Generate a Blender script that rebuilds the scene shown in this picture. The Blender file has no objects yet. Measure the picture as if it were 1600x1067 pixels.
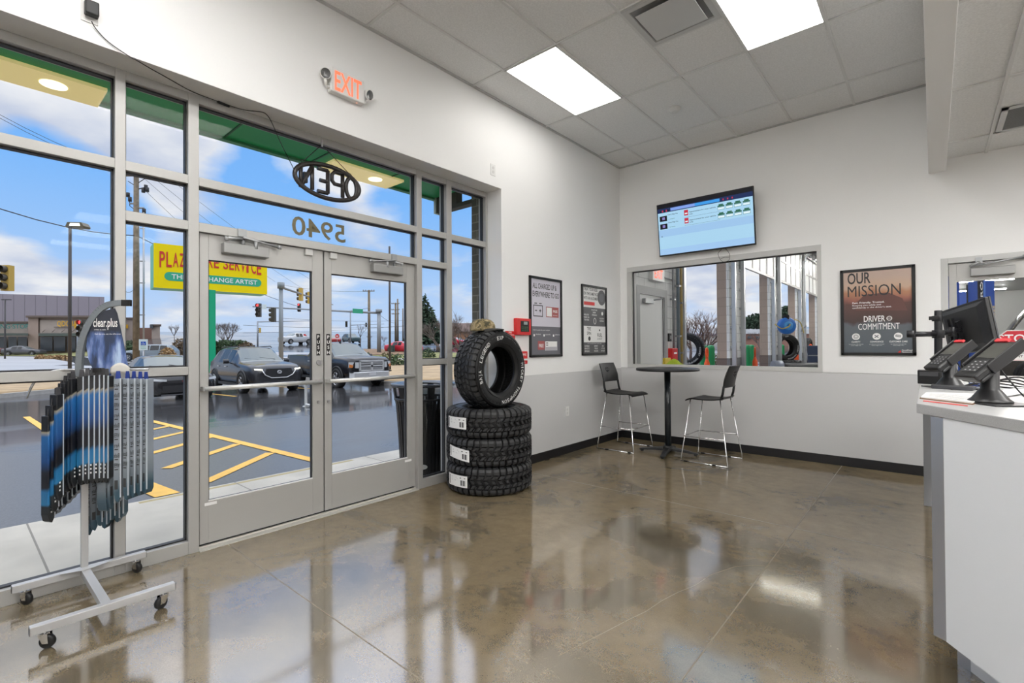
import bpy, bmesh, math, random
import numpy as np
from mathutils import Vector, Matrix, Euler
random.seed(7)
S = bpy.context.scene
COL = S.collection
PI = math.pi
R = math.radians

# ---------------------------------------------------------------- camera
F_PX = 760.54
YAW, PITCH, ROLL = 0.7136001, 0.0092616, -0.0064249
fw = Vector((-math.sin(YAW)*math.cos(PITCH), math.cos(YAW)*math.cos(PITCH), math.sin(PITCH)))
r0 = Vector((math.cos(YAW), math.sin(YAW), 0))
u0 = r0.cross(fw)
rt = r0*math.cos(ROLL) + u0*math.sin(ROLL)
up = u0*math.cos(ROLL) - r0*math.sin(ROLL)
EYE = Vector((3.505, 0.0, 1.357))
cam_d = bpy.data.cameras.new('camera')
cam = bpy.data.objects.new('camera', cam_d)
COL.objects.link(cam)
cam_d.sensor_width = 36.0
cam_d.lens = 36.0*F_PX/1600.0
cam_d.clip_start = 0.05
cam_d.clip_end = 2000
m4 = Matrix((rt, up, -fw)).transposed().to_4x4()
m4.translation = EYE
cam.matrix_world = m4
S.camera = cam

# ---------------------------------------------------------------- view and sky
S.view_settings.view_transform = 'Standard'
S.view_settings.look = 'None'
S.view_settings.exposure = 0.0
S.view_settings.gamma = 1.0
S.view_settings.use_curve_mapping = False
try:
    S.cycles.use_denoising = True
    S.cycles.max_bounces = 10
    S.cycles.diffuse_bounces = 5
    S.cycles.glossy_bounces = 5
    S.cycles.transparent_max_bounces = 16
    S.cycles.sample_clamp_indirect = 6.0
    S.cycles.caustics_reflective = False
except Exception:
    pass

FILL_LAMP = 18.5         # radiance of the unseen ceiling panels added as fill
SKY = 1.35          # strength of the sky

def ray(px, py):
    return fw + rt*((px-800)/F_PX) - up*((py-533.5)/F_PX)

def build_world():
    w = bpy.data.worlds.new('sky'); S.world = w; w.use_nodes = True
    nt = w.node_tree; N = nt.nodes; L = nt.links
    N.clear()
    out = N.new('ShaderNodeOutputWorld'); bg = N.new('ShaderNodeBackground')
    tc = N.new('ShaderNodeTexCoord'); sep = N.new('ShaderNodeSeparateXYZ')
    L.new(tc.outputs['Generated'], sep.inputs[0])
    # elevation gradient of clear sky
    cr = N.new('ShaderNodeValToRGB'); L.new(sep.outputs['Z'], cr.inputs[0])
    e = cr.color_ramp.elements
    e[0].position = 0.0; e[0].color = (.46, .54, .68, 1)
    e[1].position = 1.0; e[1].color = (.08, .25, .72, 1)
    for p, c in ((.12, (.30, .46, .72, 1)), (.28, (.16, .37, .74, 1)), (.45, (.12, .31, .70, 1))):
        k = e.new(p); k.color = c
    # flattened cloud layer: direction / (z + offset)
    mz = N.new('ShaderNodeMath'); mz.operation = 'MAXIMUM'; L.new(sep.outputs['Z'], mz.inputs[0]); mz.inputs[1].default_value = 0.0
    ad = N.new('ShaderNodeMath'); ad.operation = 'ADD'; L.new(mz.outputs[0], ad.inputs[0]); ad.inputs[1].default_value = .22
    dv = N.new('ShaderNodeVectorMath'); dv.operation = 'DIVIDE'
    cb = N.new('ShaderNodeCombineXYZ')
    for i in range(3): L.new(ad.outputs[0], cb.inputs[i])
    L.new(tc.outputs['Generated'], dv.inputs[0]); L.new(cb.outputs[0], dv.inputs[1])
    mp = N.new('ShaderNodeMapping'); L.new(dv.outputs[0], mp.inputs[0])
    mp.inputs['Location'].default_value = (3.1, 1.7, .6)
    mp.inputs['Scale'].default_value = (1.1, 1.1, 1.3)
    nz = N.new('ShaderNodeTexNoise'); L.new(mp.outputs[0], nz.inputs['Vector'])
    nz.inputs['Scale'].default_value = 1.35; nz.inputs['Detail'].default_value = 9; nz.inputs['Roughness'].default_value = .56
    # cloud banks standing at fixed bearings
    acc = nz.outputs['Fac']
    nb = N.new('ShaderNodeVectorMath'); nb.operation = 'NORMALIZE'; L.new(tc.outputs['Generated'], nb.inputs[0])
    for (px, py, rad, amt) in CLOUDS + [((.2, -.2, 1), 0, 1.05, .40), ((.7, -.7, .25), 0, 1.2, .25)]:  # last two banks lie out of view, added to whiten the daylight
        d = Vector(px).normalized() if isinstance(px, tuple) else ray(px, py).normalized()
        dp = N.new('ShaderNodeVectorMath'); dp.operation = 'DOT_PRODUCT'
        L.new(nb.outputs[0], dp.inputs[0]); dp.inputs[1].default_value = d
        mr = N.new('ShaderNodeMapRange'); L.new(dp.outputs['Value'], mr.inputs[0])
        mr.interpolation_type = 'SMOOTHSTEP'
        mr.inputs[1].default_value = math.cos(rad); mr.inputs[2].default_value = 1.0
        mr.inputs[3].default_value = 0.0; mr.inputs[4].default_value = amt
        s = N.new('ShaderNodeMath'); s.operation = 'ADD'
        L.new(acc, s.inputs[0]); L.new(mr.outputs[0], s.inputs[1]); acc = s.outputs[0]
    hz = N.new('ShaderNodeMapRange'); hz.interpolation_type = 'SMOOTHSTEP'; L.new(sep.outputs['Z'], hz.inputs[0])
    hz.inputs[1].default_value = .33; hz.inputs[2].default_value = .5; hz.inputs[3].default_value = 0.0; hz.inputs[4].default_value = .22
    s = N.new('ShaderNodeMath'); s.operation = 'ADD'; L.new(acc, s.inputs[0]); L.new(hz.outputs[0], s.inputs[1]); acc = s.outputs[0]
    ramp = N.new('ShaderNodeValToRGB'); L.new(acc, ramp.inputs[0])
    q = ramp.color_ramp.elements
    q[0].position = .44; q[0].color = (0, 0, 0, 1); q[1].position = .62; q[1].color = (1, 1, 1, 1)
    # cloud body colour: bright rims, bluish grey bellies
    n2 = N.new('ShaderNodeTexNoise'); L.new(mp.outputs[0], n2.inputs['Vector'])
    n2.inputs['Scale'].default_value = 2.6; n2.inputs['Detail'].default_value = 5
    cc = N.new('ShaderNodeValToRGB'); L.new(n2.outputs['Fac'], cc.inputs[0])
    g = cc.color_ramp.elements
    g[0].position = .36; g[0].color = (.40, .45, .58, 1); g[1].position = .62; g[1].color = (.66, .665, .69, 1)
    mx = N.new('ShaderNodeMix'); mx.data_type = 'RGBA'
    L.new(ramp.outputs[0], mx.inputs[0]); L.new(cr.outputs[0], mx.inputs[6]); L.new(cc.outputs[0], mx.inputs[7])
    # ground half of the world
    lt = N.new('ShaderNodeMath'); lt.operation = 'LESS_THAN'; L.new(sep.outputs['Z'], lt.inputs[0]); lt.inputs[1].default_value = -.01
    m2 = N.new('ShaderNodeMix'); m2.data_type = 'RGBA'
    L.new(lt.outputs[0], m2.inputs[0]); L.new(mx.outputs[2], m2.inputs[6]); m2.inputs[7].default_value = (.3, .3, .3, 1)
    L.new(m2.outputs[2], bg.inputs['Color']); bg.inputs['Strength'].default_value = SKY
    # an overcast sky is brightest overhead
    zr = N.new('ShaderNodeMapRange'); zr.interpolation_type = 'SMOOTHSTEP'; L.new(sep.outputs['Z'], zr.inputs[0])
    zr.inputs[1].default_value = .33; zr.inputs[2].default_value = .62; zr.inputs[3].default_value = SKY; zr.inputs[4].default_value = SKY*2.7
    L.new(zr.outputs[0], bg.inputs['Strength'])
    L.new(bg.outputs[0], out.inputs[0])

CLOUDS = [(120, 285, .14, -.26), (60, 410, .12, -.12), (60, 140, .22, .26), (240, 240, .16, .30), (-60, 330, .16, .18), (110, 300, .13, -.26), (330, 240, .10, -.20), (420, 330, .16, -.22),
          (580, 300, .12, .20), (620, 330, .08, -.12), (480, 270, .07, .10), (90, 440, .10, .16), (720, 340, .10, -.16), (1100, 470, .2, .14)]
build_world()

# ---------------------------------------------------------------- helpers
def at(px, py, d):
    """world point at depth d along the viewing axis, used to read the far surroundings off the photograph"""
    return EYE + ray(px, py)*d

def on(px, py, ax, val):
    r = ray(px, py)
    return EYE + r*((val-EYE[ax])/r[ax])

def gz(x, y=0.0):
    z = -.02 if x > -1.9 else max(-.02-.022*(-x-1.9), -.46)
    far = max(0.0, math.hypot(x-3.5, y)-42.0)
    k = min(1.0, max(0.0, (y-10.0)/22.0))
    return z+far*(.014+.036*k)*min(1.0, far/25.0+.2)

def gp(px, py, dz=0.0):
    r = ray(px, py); d = 2.0
    while d < 230:
        p = EYE+r*d
        if p.z <= gz(p.x, p.y): break
        d += .05 if d < 60 else .2
    p.z = gz(p.x, p.y)+dz
    return p

_M = {}
def M(name, col=(.5, .5, .5), rough=.5, metal=0.0, em=None, es=0.0, spec=.5, nz=None, bump=None, coat=0.0, alpha=None):
    """procedural principled material; nz=(scale, amount) mottles the colour, bump=(scale, strength)"""
    if name in _M: return _M[name]
    m = bpy.data.materials.new(name); m.use_nodes = True; _M[name] = m
    nt = m.node_tree; b = nt.nodes['Principled BSDF']
    b.inputs['Base Color'].default_value = (*col, 1); b.inputs['Roughness'].default_value = rough
    b.inputs['Metallic'].default_value = metal; b.inputs['Specular IOR Level'].default_value = spec
    b.inputs['Coat Weight'].default_value = coat
    m.diffuse_color = (*col, 1)
    if em is not None:
        b.inputs['Emission Color'].default_value = (*em, 1); b.inputs['Emission Strength'].default_value = es
    if nz or bump:
        tc = nt.nodes.new('ShaderNodeTexCoord')
    if nz:
        n = nt.nodes.new('ShaderNodeTexNoise'); n.inputs['Scale'].default_value = nz[0]; n.inputs['Detail'].default_value = 6
        nt.links.new(tc.outputs['Object'], n.inputs['Vector'])
        rp = nt.nodes.new('ShaderNodeValToRGB'); nt.links.new(n.outputs['Fac'], rp.inputs[0])
        a = nz[1]; e = rp.color_ramp.elements
        e[0].position = .3; e[1].position = .7
        e[0].color = (*[max(0, c*(1-a)) for c in col], 1); e[1].color = (*[min(1, c*(1+a)) for c in col], 1)
        nt.links.new(rp.outputs[0], b.inputs['Base Color'])
    if bump:
        n = nt.nodes.new('ShaderNodeTexNoise'); n.inputs['Scale'].default_value = bump[0]; n.inputs['Detail'].default_value = 4
        nt.links.new(tc.outputs['Object'], n.inputs['Vector'])
        bp = nt.nodes.new('ShaderNodeBump'); bp.inputs['Strength'].default_value = bump[1]; bp.inputs['Distance'].default_value = .01
        nt.links.new(n.outputs['Fac'], bp.inputs['Height']); nt.links.new(bp.outputs[0], b.inputs['Normal'])
    return m

def glass_mat(name, tint=(1, 1, 1), refl=.05):
    """thin clear pane: straight-through light plus a weak mirror reflection"""
    m = bpy.data.materials.new(name); m.use_nodes = True
    nt = m.node_tree; nt.nodes.clear()
    o = nt.nodes.new('ShaderNodeOutputMaterial'); mx = nt.nodes.new('ShaderNodeMixShader')
    t = nt.nodes.new('ShaderNodeBsdfTransparent'); g = nt.nodes.new('ShaderNodeBsdfGlossy')
    t.inputs[0].default_value = (*tint, 1); g.inputs['Roughness'].default_value = 0.0
    lw = nt.nodes.new('ShaderNodeFresnel'); lw.inputs[0].default_value = 1.0+refl*2.4
    nt.links.new(lw.outputs[0], mx.inputs[0]); nt.links.new(t.outputs[0], mx.inputs[1]); nt.links.new(g.outputs[0], mx.inputs[2])
    nt.links.new(mx.outputs[0], o.inputs[0])
    _M[name] = m
    return m

class MB:
    """mesh collector: shapes with material slots, linked as ONE object by build()"""
    def __init__(s, *mats):
        s.bm = bmesh.new(); s.mats = list(mats); s.i = 0
    def use(s, m):
        if m not in s.mats: s.mats.append(m)
        s.i = s.mats.index(m); return s
    def face(s, vs, smooth=False):
        try:
            f = s.bm.faces.new(vs)
        except ValueError:
            return None
        f.material_index = s.i; f.smooth = smooth
        return f
    def box(s, lo, hi, mx=None):
        v = [s.bm.verts.new(Vector((lo[0] if i & 1 == 0 else hi[0], lo[1] if i & 2 == 0 else hi[1], lo[2] if i & 4 == 0 else hi[2]))) for i in range(8)]
        if mx is not None:
            for q in v: q.co = mx @ q.co
        for a in ((0, 2, 3, 1), (4, 5, 7, 6), (0, 1, 5, 4), (2, 6, 7, 3), (0, 4, 6, 2), (1, 3, 7, 5)):
            s.face([v[k] for k in a])
        return s
    def cbox(s, c, size, rot=None):
        h = Vector(size)/2; mx = Matrix.Translation(Vector(c))
        if rot is not None: mx = mx @ Euler(rot).to_matrix().to_4x4()
        return s.box(-h, h, mx)
    def poly(s, pts):
        s.face([s.bm.verts.new(Vector(p)) for p in pts]); return s
    def quadp(s, o, r, u, w, h):
        o = Vector(o); r = Vector(r); u = Vector(u)
        return s.poly([o, o+r*w, o+r*w+u*h, o+u*h])
    def prism(s, pts, d):
        """closed prism: polygon pts swept by vector d"""
        d = Vector(d); a = [s.bm.verts.new(Vector(p)) for p in pts]; b = [s.bm.verts.new(Vector(p)+d) for p in pts]
        s.face(a[::-1]); s.face(b)
        n = len(a)
        for i in range(n): s.face([a[i], a[(i+1) % n], b[(i+1) % n], b[i]])
        return s
    def ring(s, c, ax, r, n, ph=0.0):
        ax = Vector(ax).normalized(); t = Vector((0, 0, 1)) if abs(ax.z) < .9 else Vector((1, 0, 0))
        a = ax.cross(t).normalized(); b = ax.cross(a)
        return [s.bm.verts.new(Vector(c)+a*(r*math.cos(ph+2*PI*k/n))+b*(r*math.sin(ph+2*PI*k/n))) for k in range(n)]
    def cyl(s, p, q, r, r2=None, n=16, caps=True):
        p = Vector(p); q = Vector(q); r2 = r if r2 is None else r2
        A = s.ring(p, q-p, r, n); B = s.ring(q, q-p, r2, n)
        for k in range(n): s.face([A[k], A[(k+1) % n], B[(k+1) % n], B[k]], True)
        if caps: s.face(A[::-1]); s.face(B)
        return s
    def tube(s, pts, r, n=8, closed=False, smooth=True):
        pts = [Vector(p) for p in pts]; m = len(pts); rings = []
        rr = r if isinstance(r, (list, tuple)) else [r]*m
        prev = None
        for i, p in enumerate(pts):
            if closed: t = pts[(i+1) % m]-pts[i-1]
            else: t = pts[min(i+1, m-1)]-pts[max(i-1, 0)]
            t.normalize()
            if prev is None:
                h = Vector((0, 0, 1)) if abs(t.z) < .9 else Vector((1, 0, 0)); a = t.cross(h).normalized()
            else:
                a = (prev-t*prev.dot(t)).normalized()
            prev = a; b = t.cross(a)
            rings.append([s.bm.verts.new(p+a*(rr[i]*math.cos(2*PI*k/n))+b*(rr[i]*math.sin(2*PI*k/n))) for k in range(n)])
        rng = range(m) if closed else range(m-1)
        for i in rng:
            A = rings[i]; B = rings[(i+1) % m]
            for k in range(n): s.face([A[k], A[(k+1) % n], B[(k+1) % n], B[k]], smooth)
        if not closed: s.face(rings[0][::-1]); s.face(rings[-1])
        return s
    def lathe(s, prof, n=32, mx=None, closed=False):
        """revolve [(r, z)] about local Z"""
        mx = mx or Matrix()
        rings = []
        for (r, z) in prof:
            if r < 1e-6: rings.append([s.bm.verts.new(mx @ Vector((0, 0, z)))])
            else: rings.append([s.bm.verts.new(mx @ Vector((r*math.cos(2*PI*k/n), r*math.sin(2*PI*k/n), z))) for k in range(n)])
        m = len(rings)
        for i in (range(m) if closed else range(m-1)):
            A = rings[i]; B = rings[(i+1) % m]
            for k in range(n):
                k2 = (k+1) % n
                if len(A) == 1 and len(B) == 1: continue
                if len(A) == 1: s.face([A[0], B[k2], B[k]], True)
                elif len(B) == 1: s.face([A[k], A[k2], B[0]], True)
                else: s.face([A[k], A[k2], B[k2], B[k]], True)
        return s
    def shell(s, fn, nu, nv, th, skip=()):
        """closed sheet of thickness th: fn(u, v) -> (point, normal)"""
        T = []; B = []
        for i in range(nu+1):
            ta = []; ba = []
            for j in range(nv+1):
                p, nn = fn(i/nu, j/nv); p = Vector(p); nn = Vector(nn).normalized()*th/2
                ta.append(s.bm.verts.new(p+nn)); ba.append(s.bm.verts.new(p-nn))
            T.append(ta); B.append(ba)
        for i in range(nu):
            for j in range(nv):
                if (i, j) in skip:
                    for (a, b) in (((i, j), (i+1, j)), ((i+1, j), (i+1, j+1)), ((i+1, j+1), (i, j+1)), ((i, j+1), (i, j))):
                        s.face([T[a[0]][a[1]], T[b[0]][b[1]], B[b[0]][b[1]], B[a[0]][a[1]]])
                    continue
                s.face([T[i][j], T[i+1][j], T[i+1][j+1], T[i][j+1]], True)
                s.face([B[i][j], B[i][j+1], B[i+1][j+1], B[i+1][j]], True)
        for i in range(nu):
            s.face([T[i][0], B[i][0], B[i+1][0], T[i+1][0]]); s.face([T[i][nv], T[i+1][nv], B[i+1][nv], B[i][nv]])
        for j in range(nv):
            s.face([T[0][j], T[0][j+1], B[0][j+1], B[0][j]]); s.face([T[nu][j], B[nu][j], B[nu][j+1], T[nu][j+1]])
        return s
    def text(s, txt, o, r, u, h, w=None, d=.001, bold=0.0, align='l'):
        """flat lettering: cap height h, fitted to width w; o is the lower left (or centre) of the line"""
        V, P = glyphs(txt, 0.0 if 'M' in txt and len(txt) < 12 else min(bold, .014))
        if not V: return s
        x0 = min(v[0] for v in V); x1 = max(v[0] for v in V)
        k = h/CAP; kx = k if w is None else w/(x1-x0)
        o = Vector(o); r = Vector(r); u = Vector(u); n = r.cross(u).normalized()*d
        if align == 'c': o = o-r*((x1-x0)*kx/2)
        for st in (0,):
            q = o+r*(st*h*.028*(1 if w is None else min(1.0, kx/k)))
            vs = [s.bm.verts.new(q+r*((v[0]-x0)*kx)+u*(v[1]*k)+n) for v in V]
            for p in P: s.face([vs[i] for i in p])
        return s
    def build(s, name, parent=None, bevel=0.0, world=True, recalc=True, segs=2):
        if recalc: bmesh.ops.recalc_face_normals(s.bm, faces=s.bm.faces[:])
        me = bpy.data.meshes.new(name); s.bm.to_mesh(me); s.bm.free()
        for m in s.mats: me.materials.append(m)
        o = bpy.data.objects.new(name, me); COL.objects.link(o)
        if bevel:
            b = o.modifiers.new('bevel', 'BEVEL'); b.width = bevel; b.segments = segs; b.limit_method = 'ANGLE'; b.angle_limit = R(40)
        if parent is not None:
            o.parent = parent
            if world: o.matrix_parent_inverse = WM(parent).inverted()
        return o

def WM(o):
    m = Matrix.Translation(o.location) @ o.rotation_euler.to_matrix().to_4x4() @ Matrix.Diagonal((*o.scale, 1))
    if o.parent: m = WM(o.parent) @ o.matrix_parent_inverse @ m
    return m

_G = {}
CAP = .70
def glyphs(txt, bold):
    k = (txt, bold)
    if k in _G: return _G[k]
    c = bpy.data.curves.new('t', 'FONT'); c.body = txt; c.size = 1.0; c.offset = bold; c.resolution_u = 3
    o = bpy.data.objects.new('t', c); COL.objects.link(o)
    dg = bpy.context.evaluated_depsgraph_get(); ev = o.evaluated_get(dg); me = ev.to_mesh()
    V = [tuple(v.co) for v in me.vertices]; P = [tuple(p.vertices) for p in me.polygons]
    ev.to_mesh_clear(); bpy.data.objects.remove(o); bpy.data.curves.remove(c)
    _G[k] = (V, P)
    return _G[k]

def tag(o, label, cat, group=None, kind=None):
    if label: o['label'] = label
    if cat: o['category'] = cat
    if group: o['group'] = group
    if kind: o['kind'] = kind
    return o

def thing(name, label, cat, loc=(0, 0, 0), rz=0.0, group=None, kind=None, rot=None):
    o = bpy.data.objects.new(name, None); COL.objects.link(o)
    o.empty_display_size = .1; o.location = loc; o.rotation_euler = rot if rot is not None else (0, 0, rz)
    return tag(o, label, cat, group, kind)

def struct(o, label=None):
    o['kind'] = 'structure'
    if label: o['label'] = label
    return o

def dup(root, loc=None, rz=None, label=None, group=None, scale=None, rot=None):
    c = root.copy(); COL.objects.link(c)
    if loc is not None: c.location = loc
    if rz is not None: c.rotation_euler = (0, 0, rz)
    if rot is not None: c.rotation_euler = rot
    if scale is not None: c.scale = (scale,)*3
    if label: c['label'] = label
    if group: c['group'] = group
    for ch in list(root.children):
        d = ch.copy(); COL.objects.link(d); d.parent = c; d.matrix_parent_inverse = ch.matrix_parent_inverse.copy()
        for g in list(ch.children):
            e = g.copy(); COL.objects.link(e); e.parent = d; e.matrix_parent_inverse = g.matrix_parent_inverse.copy()
    return c

ORD = ['first', 'second', 'third', 'fourth', 'fifth', 'sixth', 'seventh', 'eighth', 'ninth', 'tenth', 'eleventh', 'twelfth', 'thirteenth', 'fourteenth', 'fifteenth']
X, Y, Z = Vector((1, 0, 0)), Vector((0, 1, 0)), Vector((0, 0, 1))

# ---------------------------------------------------------------- materials
WHITE = M('white_wall_paint', (.88, .88, .875), .55, bump=(60, .02))
GREYW = M('grey_wall_paint', (.60, .60, .605), .5)
ALU = M('clear_anodised_aluminium', (.43, .425, .41), .38, .3)
ALUD = M('closer_silver_paint', (.30, .30, .295), .38, .4)
GASK = M('black_gasket', (.012, .012, .014), .5)
BLACK = M('black_plastic', (.009, .009, .0095), .42, spec=.35)
BLACKM = M('black_metal', (.01, .01, .012), .35, .3)
DGREY = M('dark_grey_plastic', (.05, .05, .055), .45)
CHROME = M('chrome', (.75, .75, .76), .12, 1.0)
STEEL = M('brushed_steel', (.55, .55, .56), .28, 1.0)
GALV = M('galvanised_steel', (.36, .37, .38), .38, .6)
PAPER = M('white_paper', (.86, .86, .85), .7)
RED = M('red_plastic', (.62, .02, .02), .4)
PANE = glass_mat('clear_glass', (.985, .99, .985), .05)
FILLM = M('fill_diffuser', (.9, .9, .88), .5, em=(1, .985, .965), es=FILL_LAMP)
LAMPV = M('lit_diffuser_dimmed', (.9, .9, .88), .5, em=(1, .975, .93), es=7.0)
GALVD = M('grey_galvanised_pole', (.26, .28, .30), .5, .3)
YEL = M('yellow_road_paint', (.80, .46, .07), .55, nz=(6, .12))
# ================================================================ the room
YB = 6.518      # back wall
ZC = 3.985      # ceiling
Y0, X1 = -3.2, 8.5

def floor_mat():
    m = bpy.data.materials.new('polished_concrete'); m.use_nodes = True
    nt = m.node_tree; N = nt.nodes; L = nt.links; N.clear()
    o = N.new('ShaderNodeOutputMaterial'); mx = N.new('ShaderNodeMixShader'); df = N.new('ShaderNodeBsdfDiffuse'); gl = N.new('ShaderNodeBsdfGlossy')
    tc = N.new('ShaderNodeTexCoord')
    n1 = N.new('ShaderNodeTexNoise'); n1.inputs['Scale'].default_value = 1.1; n1.inputs['Detail'].default_value = 8; n1.inputs['Roughness'].default_value = .62; n1.inputs['Distortion'].default_value = .6
    n2 = N.new('ShaderNodeTexNoise'); n2.inputs['Scale'].default_value = 9; n2.inputs['Detail'].default_value = 10; n2.inputs['Roughness'].default_value = .7
    n3 = N.new('ShaderNodeTexNoise'); n3.inputs['Scale'].default_value = 160; n3.inputs['Detail'].default_value = 2
    for n in (n1, n2, n3): L.new(tc.outputs['Object'], n.inputs['Vector'])
    r1 = N.new('ShaderNodeValToRGB'); L.new(n1.outputs['Fac'], r1.inputs[0]); e = r1.color_ramp.elements
    e[0].position = .32; e[0].color = (.10, .084, .057, 1); e[1].position = .68; e[1].color = (.225, .172, .104, 1)
    k = e.new(.5); k.color = (.185, .145, .090, 1)
    r2 = N.new('ShaderNodeValToRGB'); L.new(n2.outputs['Fac'], r2.inputs[0]); e = r2.color_ramp.elements
    e[0].position = .3; e[0].color = (.80, .80, .80, 1); e[1].position = .7; e[1].color = (1.12, 1.12, 1.12, 1)
    r3 = N.new('ShaderNodeValToRGB'); L.new(n3.outputs['Fac'], r3.inputs[0]); e = r3.color_ramp.elements
    e[0].position = .35; e[0].color = (.9, .9, .9, 1); e[1].position = .65; e[1].color = (1.08, 1.08, 1.08, 1)
    a = N.new('ShaderNodeMix'); a.data_type = 'RGBA'; a.blend_type = 'MULTIPLY'; a.inputs[0].default_value = 1
    L.new(r1.outputs[0], a.inputs[6]); L.new(r2.outputs[0], a.inputs[7])
    b = N.new('ShaderNodeMix'); b.data_type = 'RGBA'; b.blend_type = 'MULTIPLY'; b.inputs[0].default_value = 1
    L.new(a.outputs[2], b.inputs[6]); L.new(r3.outputs[0], b.inputs[7])
    L.new(b.outputs[2], df.inputs[0])
    mr = N.new('ShaderNodeMapRange'); L.new(n2.outputs['Fac'], mr.inputs[0]); mr.inputs[3].default_value = .06; mr.inputs[4].default_value = .14
    L.new(mr.outputs[0], gl.inputs['Roughness'])
    lw = N.new('ShaderNodeFresnel'); lw.inputs[0].default_value = 1.45
    m2 = N.new('ShaderNodeMapRange'); L.new(lw.outputs[0], m2.inputs[0]); m2.inputs[1].default_value = .03; m2.inputs[2].default_value = .5
    m2.inputs[3].default_value = .34; m2.inputs[4].default_value = .22
    L.new(m2.outputs[0], mx.inputs[0]); L.new(df.outputs[0], mx.inputs[1]); L.new(gl.outputs[0], mx.inputs[2]); L.new(mx.outputs[0], o.inputs[0])
    return m

f = MB(floor_mat())
f.box((-.32, Y0, -.12), (X1, YB+.2, 0))
f.use(M('saw_joint', (.18, .15, .11), .5))
for y in (1.26, 4.08): f.box((-.2, y-.003, 0), (X1, y+.003, .0004))
f.box((2.717, Y0, 0), (2.723, YB, .0004))
f.use(M('hairline_crack', (.21, .17, .12), .6))
ck = [(2.25, 1.75), (2.285, 1.9), (2.319, 2.055), (2.35, 2.2), (2.383, 2.329), (2.40, 2.48), (2.431, 2.623), (2.472, 2.75), (2.50, 2.95), (2.577, 3.151), (2.62, 3.2), (2.70, 3.27)]
for a, b in zip(ck, ck[1:]):
    a = Vector((*a, .0003)); b = Vector((*b, .0003)); n = (b-a).cross(Z).normalized()*.0016
    f.poly([a-n, b-n, b+n, a+n])
struct(f.build('floor'))

# ceiling: 2 x 4 ft lay-in tiles in a white tee grid
TILE = M('ceiling_tile', (.80, .80, .795), .9, nz=(80, .07), bump=(160, .2))
TEE = M('ceiling_tee', (.70, .70, .69), .5)
c = MB(TILE)
c.box((0, Y0, ZC+.012), (3.49, YB, ZC+.06))
c.use(TEE)
for x in [.43+.611*k for k in range(5)]: c.box((x-.011, Y0, ZC), (x+.011, YB, ZC+.014))
for y in [5.90-1.222*k for k in range(8)]: c.box((0, y-.011, ZC+.001), (3.49, y+.011, ZC+.014))
c.box((1.652, 4.06-.011, ZC+.001), (2.263, 4.06+.011, ZC+.014))
c.use(M('wall_angle', (.5, .5, .49), .5))
c.box((0, Y0, ZC-.004), (.022, YB, ZC+.014)); c.box((0, YB-.022, ZC-.004), (3.49, YB, ZC+.014))
struct(c.build('ceiling'))
ZL = 3.185
c = MB(TILE)
c.box((3.61, Y0, ZL+.012), (X1, YB, ZL+.06)); c.use(TEE)
for x in [3.908+.611*k for k in range(8)]: c.box((x-.011, Y0, ZL), (x+.011, YB, ZL+.014))
for y in [5.99-1.222*k for k in range(8)]: c.box((3.61, y-.011, ZL+.001), (X1, y+.011, ZL+.014))
struct(c.build('ceiling_low'))
b = MB(WHITE); b.box((3.485, Y0, 3.08), (3.62, YB, ZC+.06)); struct(b.build('trim_soffit_beam', bevel=.004))

# left wall with the storefront opening y -1.0..3.89, z 0..3.056
YA, YE, ZH = -1.0, 3.89, 3.056
w = MB(WHITE)
w.box((-.32, Y0, 0), (0, YA, ZC+.06)); w.box((-.32, YA, ZH), (0, YE, ZC+.06))
w.box((-.32, YE, 1.02), (0, YB, ZC+.06)); w.use(GREYW); w.box((-.32, YE, 0), (0, YB, 1.02))
struct(w.build('wall_left'))
# back wall with window and door openings
YT = YB+.16
WX0, WX1, WZ0, WZ1 = .107, 2.546, 1.032, 2.496
DX0, DX1, DZ = 3.568, 4.72, 2.205
w = MB(WHITE)
w.box((-.02, YB, WZ1), (DX0, YT, ZC+.06)); w.box((DX0, YB, DZ), (X1, YT, ZC+.06))
w.box((-.02, YB, 1.035), (WX0, YT, WZ1)); w.box((WX1, YB, 1.035), (DX0, YT, WZ1)); w.box((DX1, YB, 1.035), (X1, YT, DZ))
w.use(GREYW); w.box((-.02, YB, 0), (DX0, YT, 1.032)); w.box((DX1, YB, 0), (X1, YT, 1.035))
struct(w.build('wall_back'))
w = MB(WHITE); w.box((X1, Y0, 0), (X1+.15, YT, ZC)); struct(w.build('wall_right'))
w = MB(WHITE); w.box((-.32, Y0-.15, 0), (X1, Y0, ZC+.06)); struct(w.build('wall_front'))
BASE = M('black_vinyl_base', (.008, .008, .010), .35)
b = MB(BASE); b.box((0, YE, 0), (.008, YB, .103)); struct(b.build('baseboard_left', bevel=.003))
b = MB(BASE); b.box((.008, YB-.008, 0), (DX0, YB, .103)); struct(b.build('baseboard_back', bevel=.003))

TRW = M('white_metal_trim', (.92, .92, .92), .35, spec=.7)
t = MB(TRW); t.box((-.208, YA+.01, ZH-.004), (-.001, YE-.005, ZH)); t.box((-.208, YE-.004, .0), (-.001, YE, ZH-.004)); struct(t.build('trim_storefront_return'))
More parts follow.
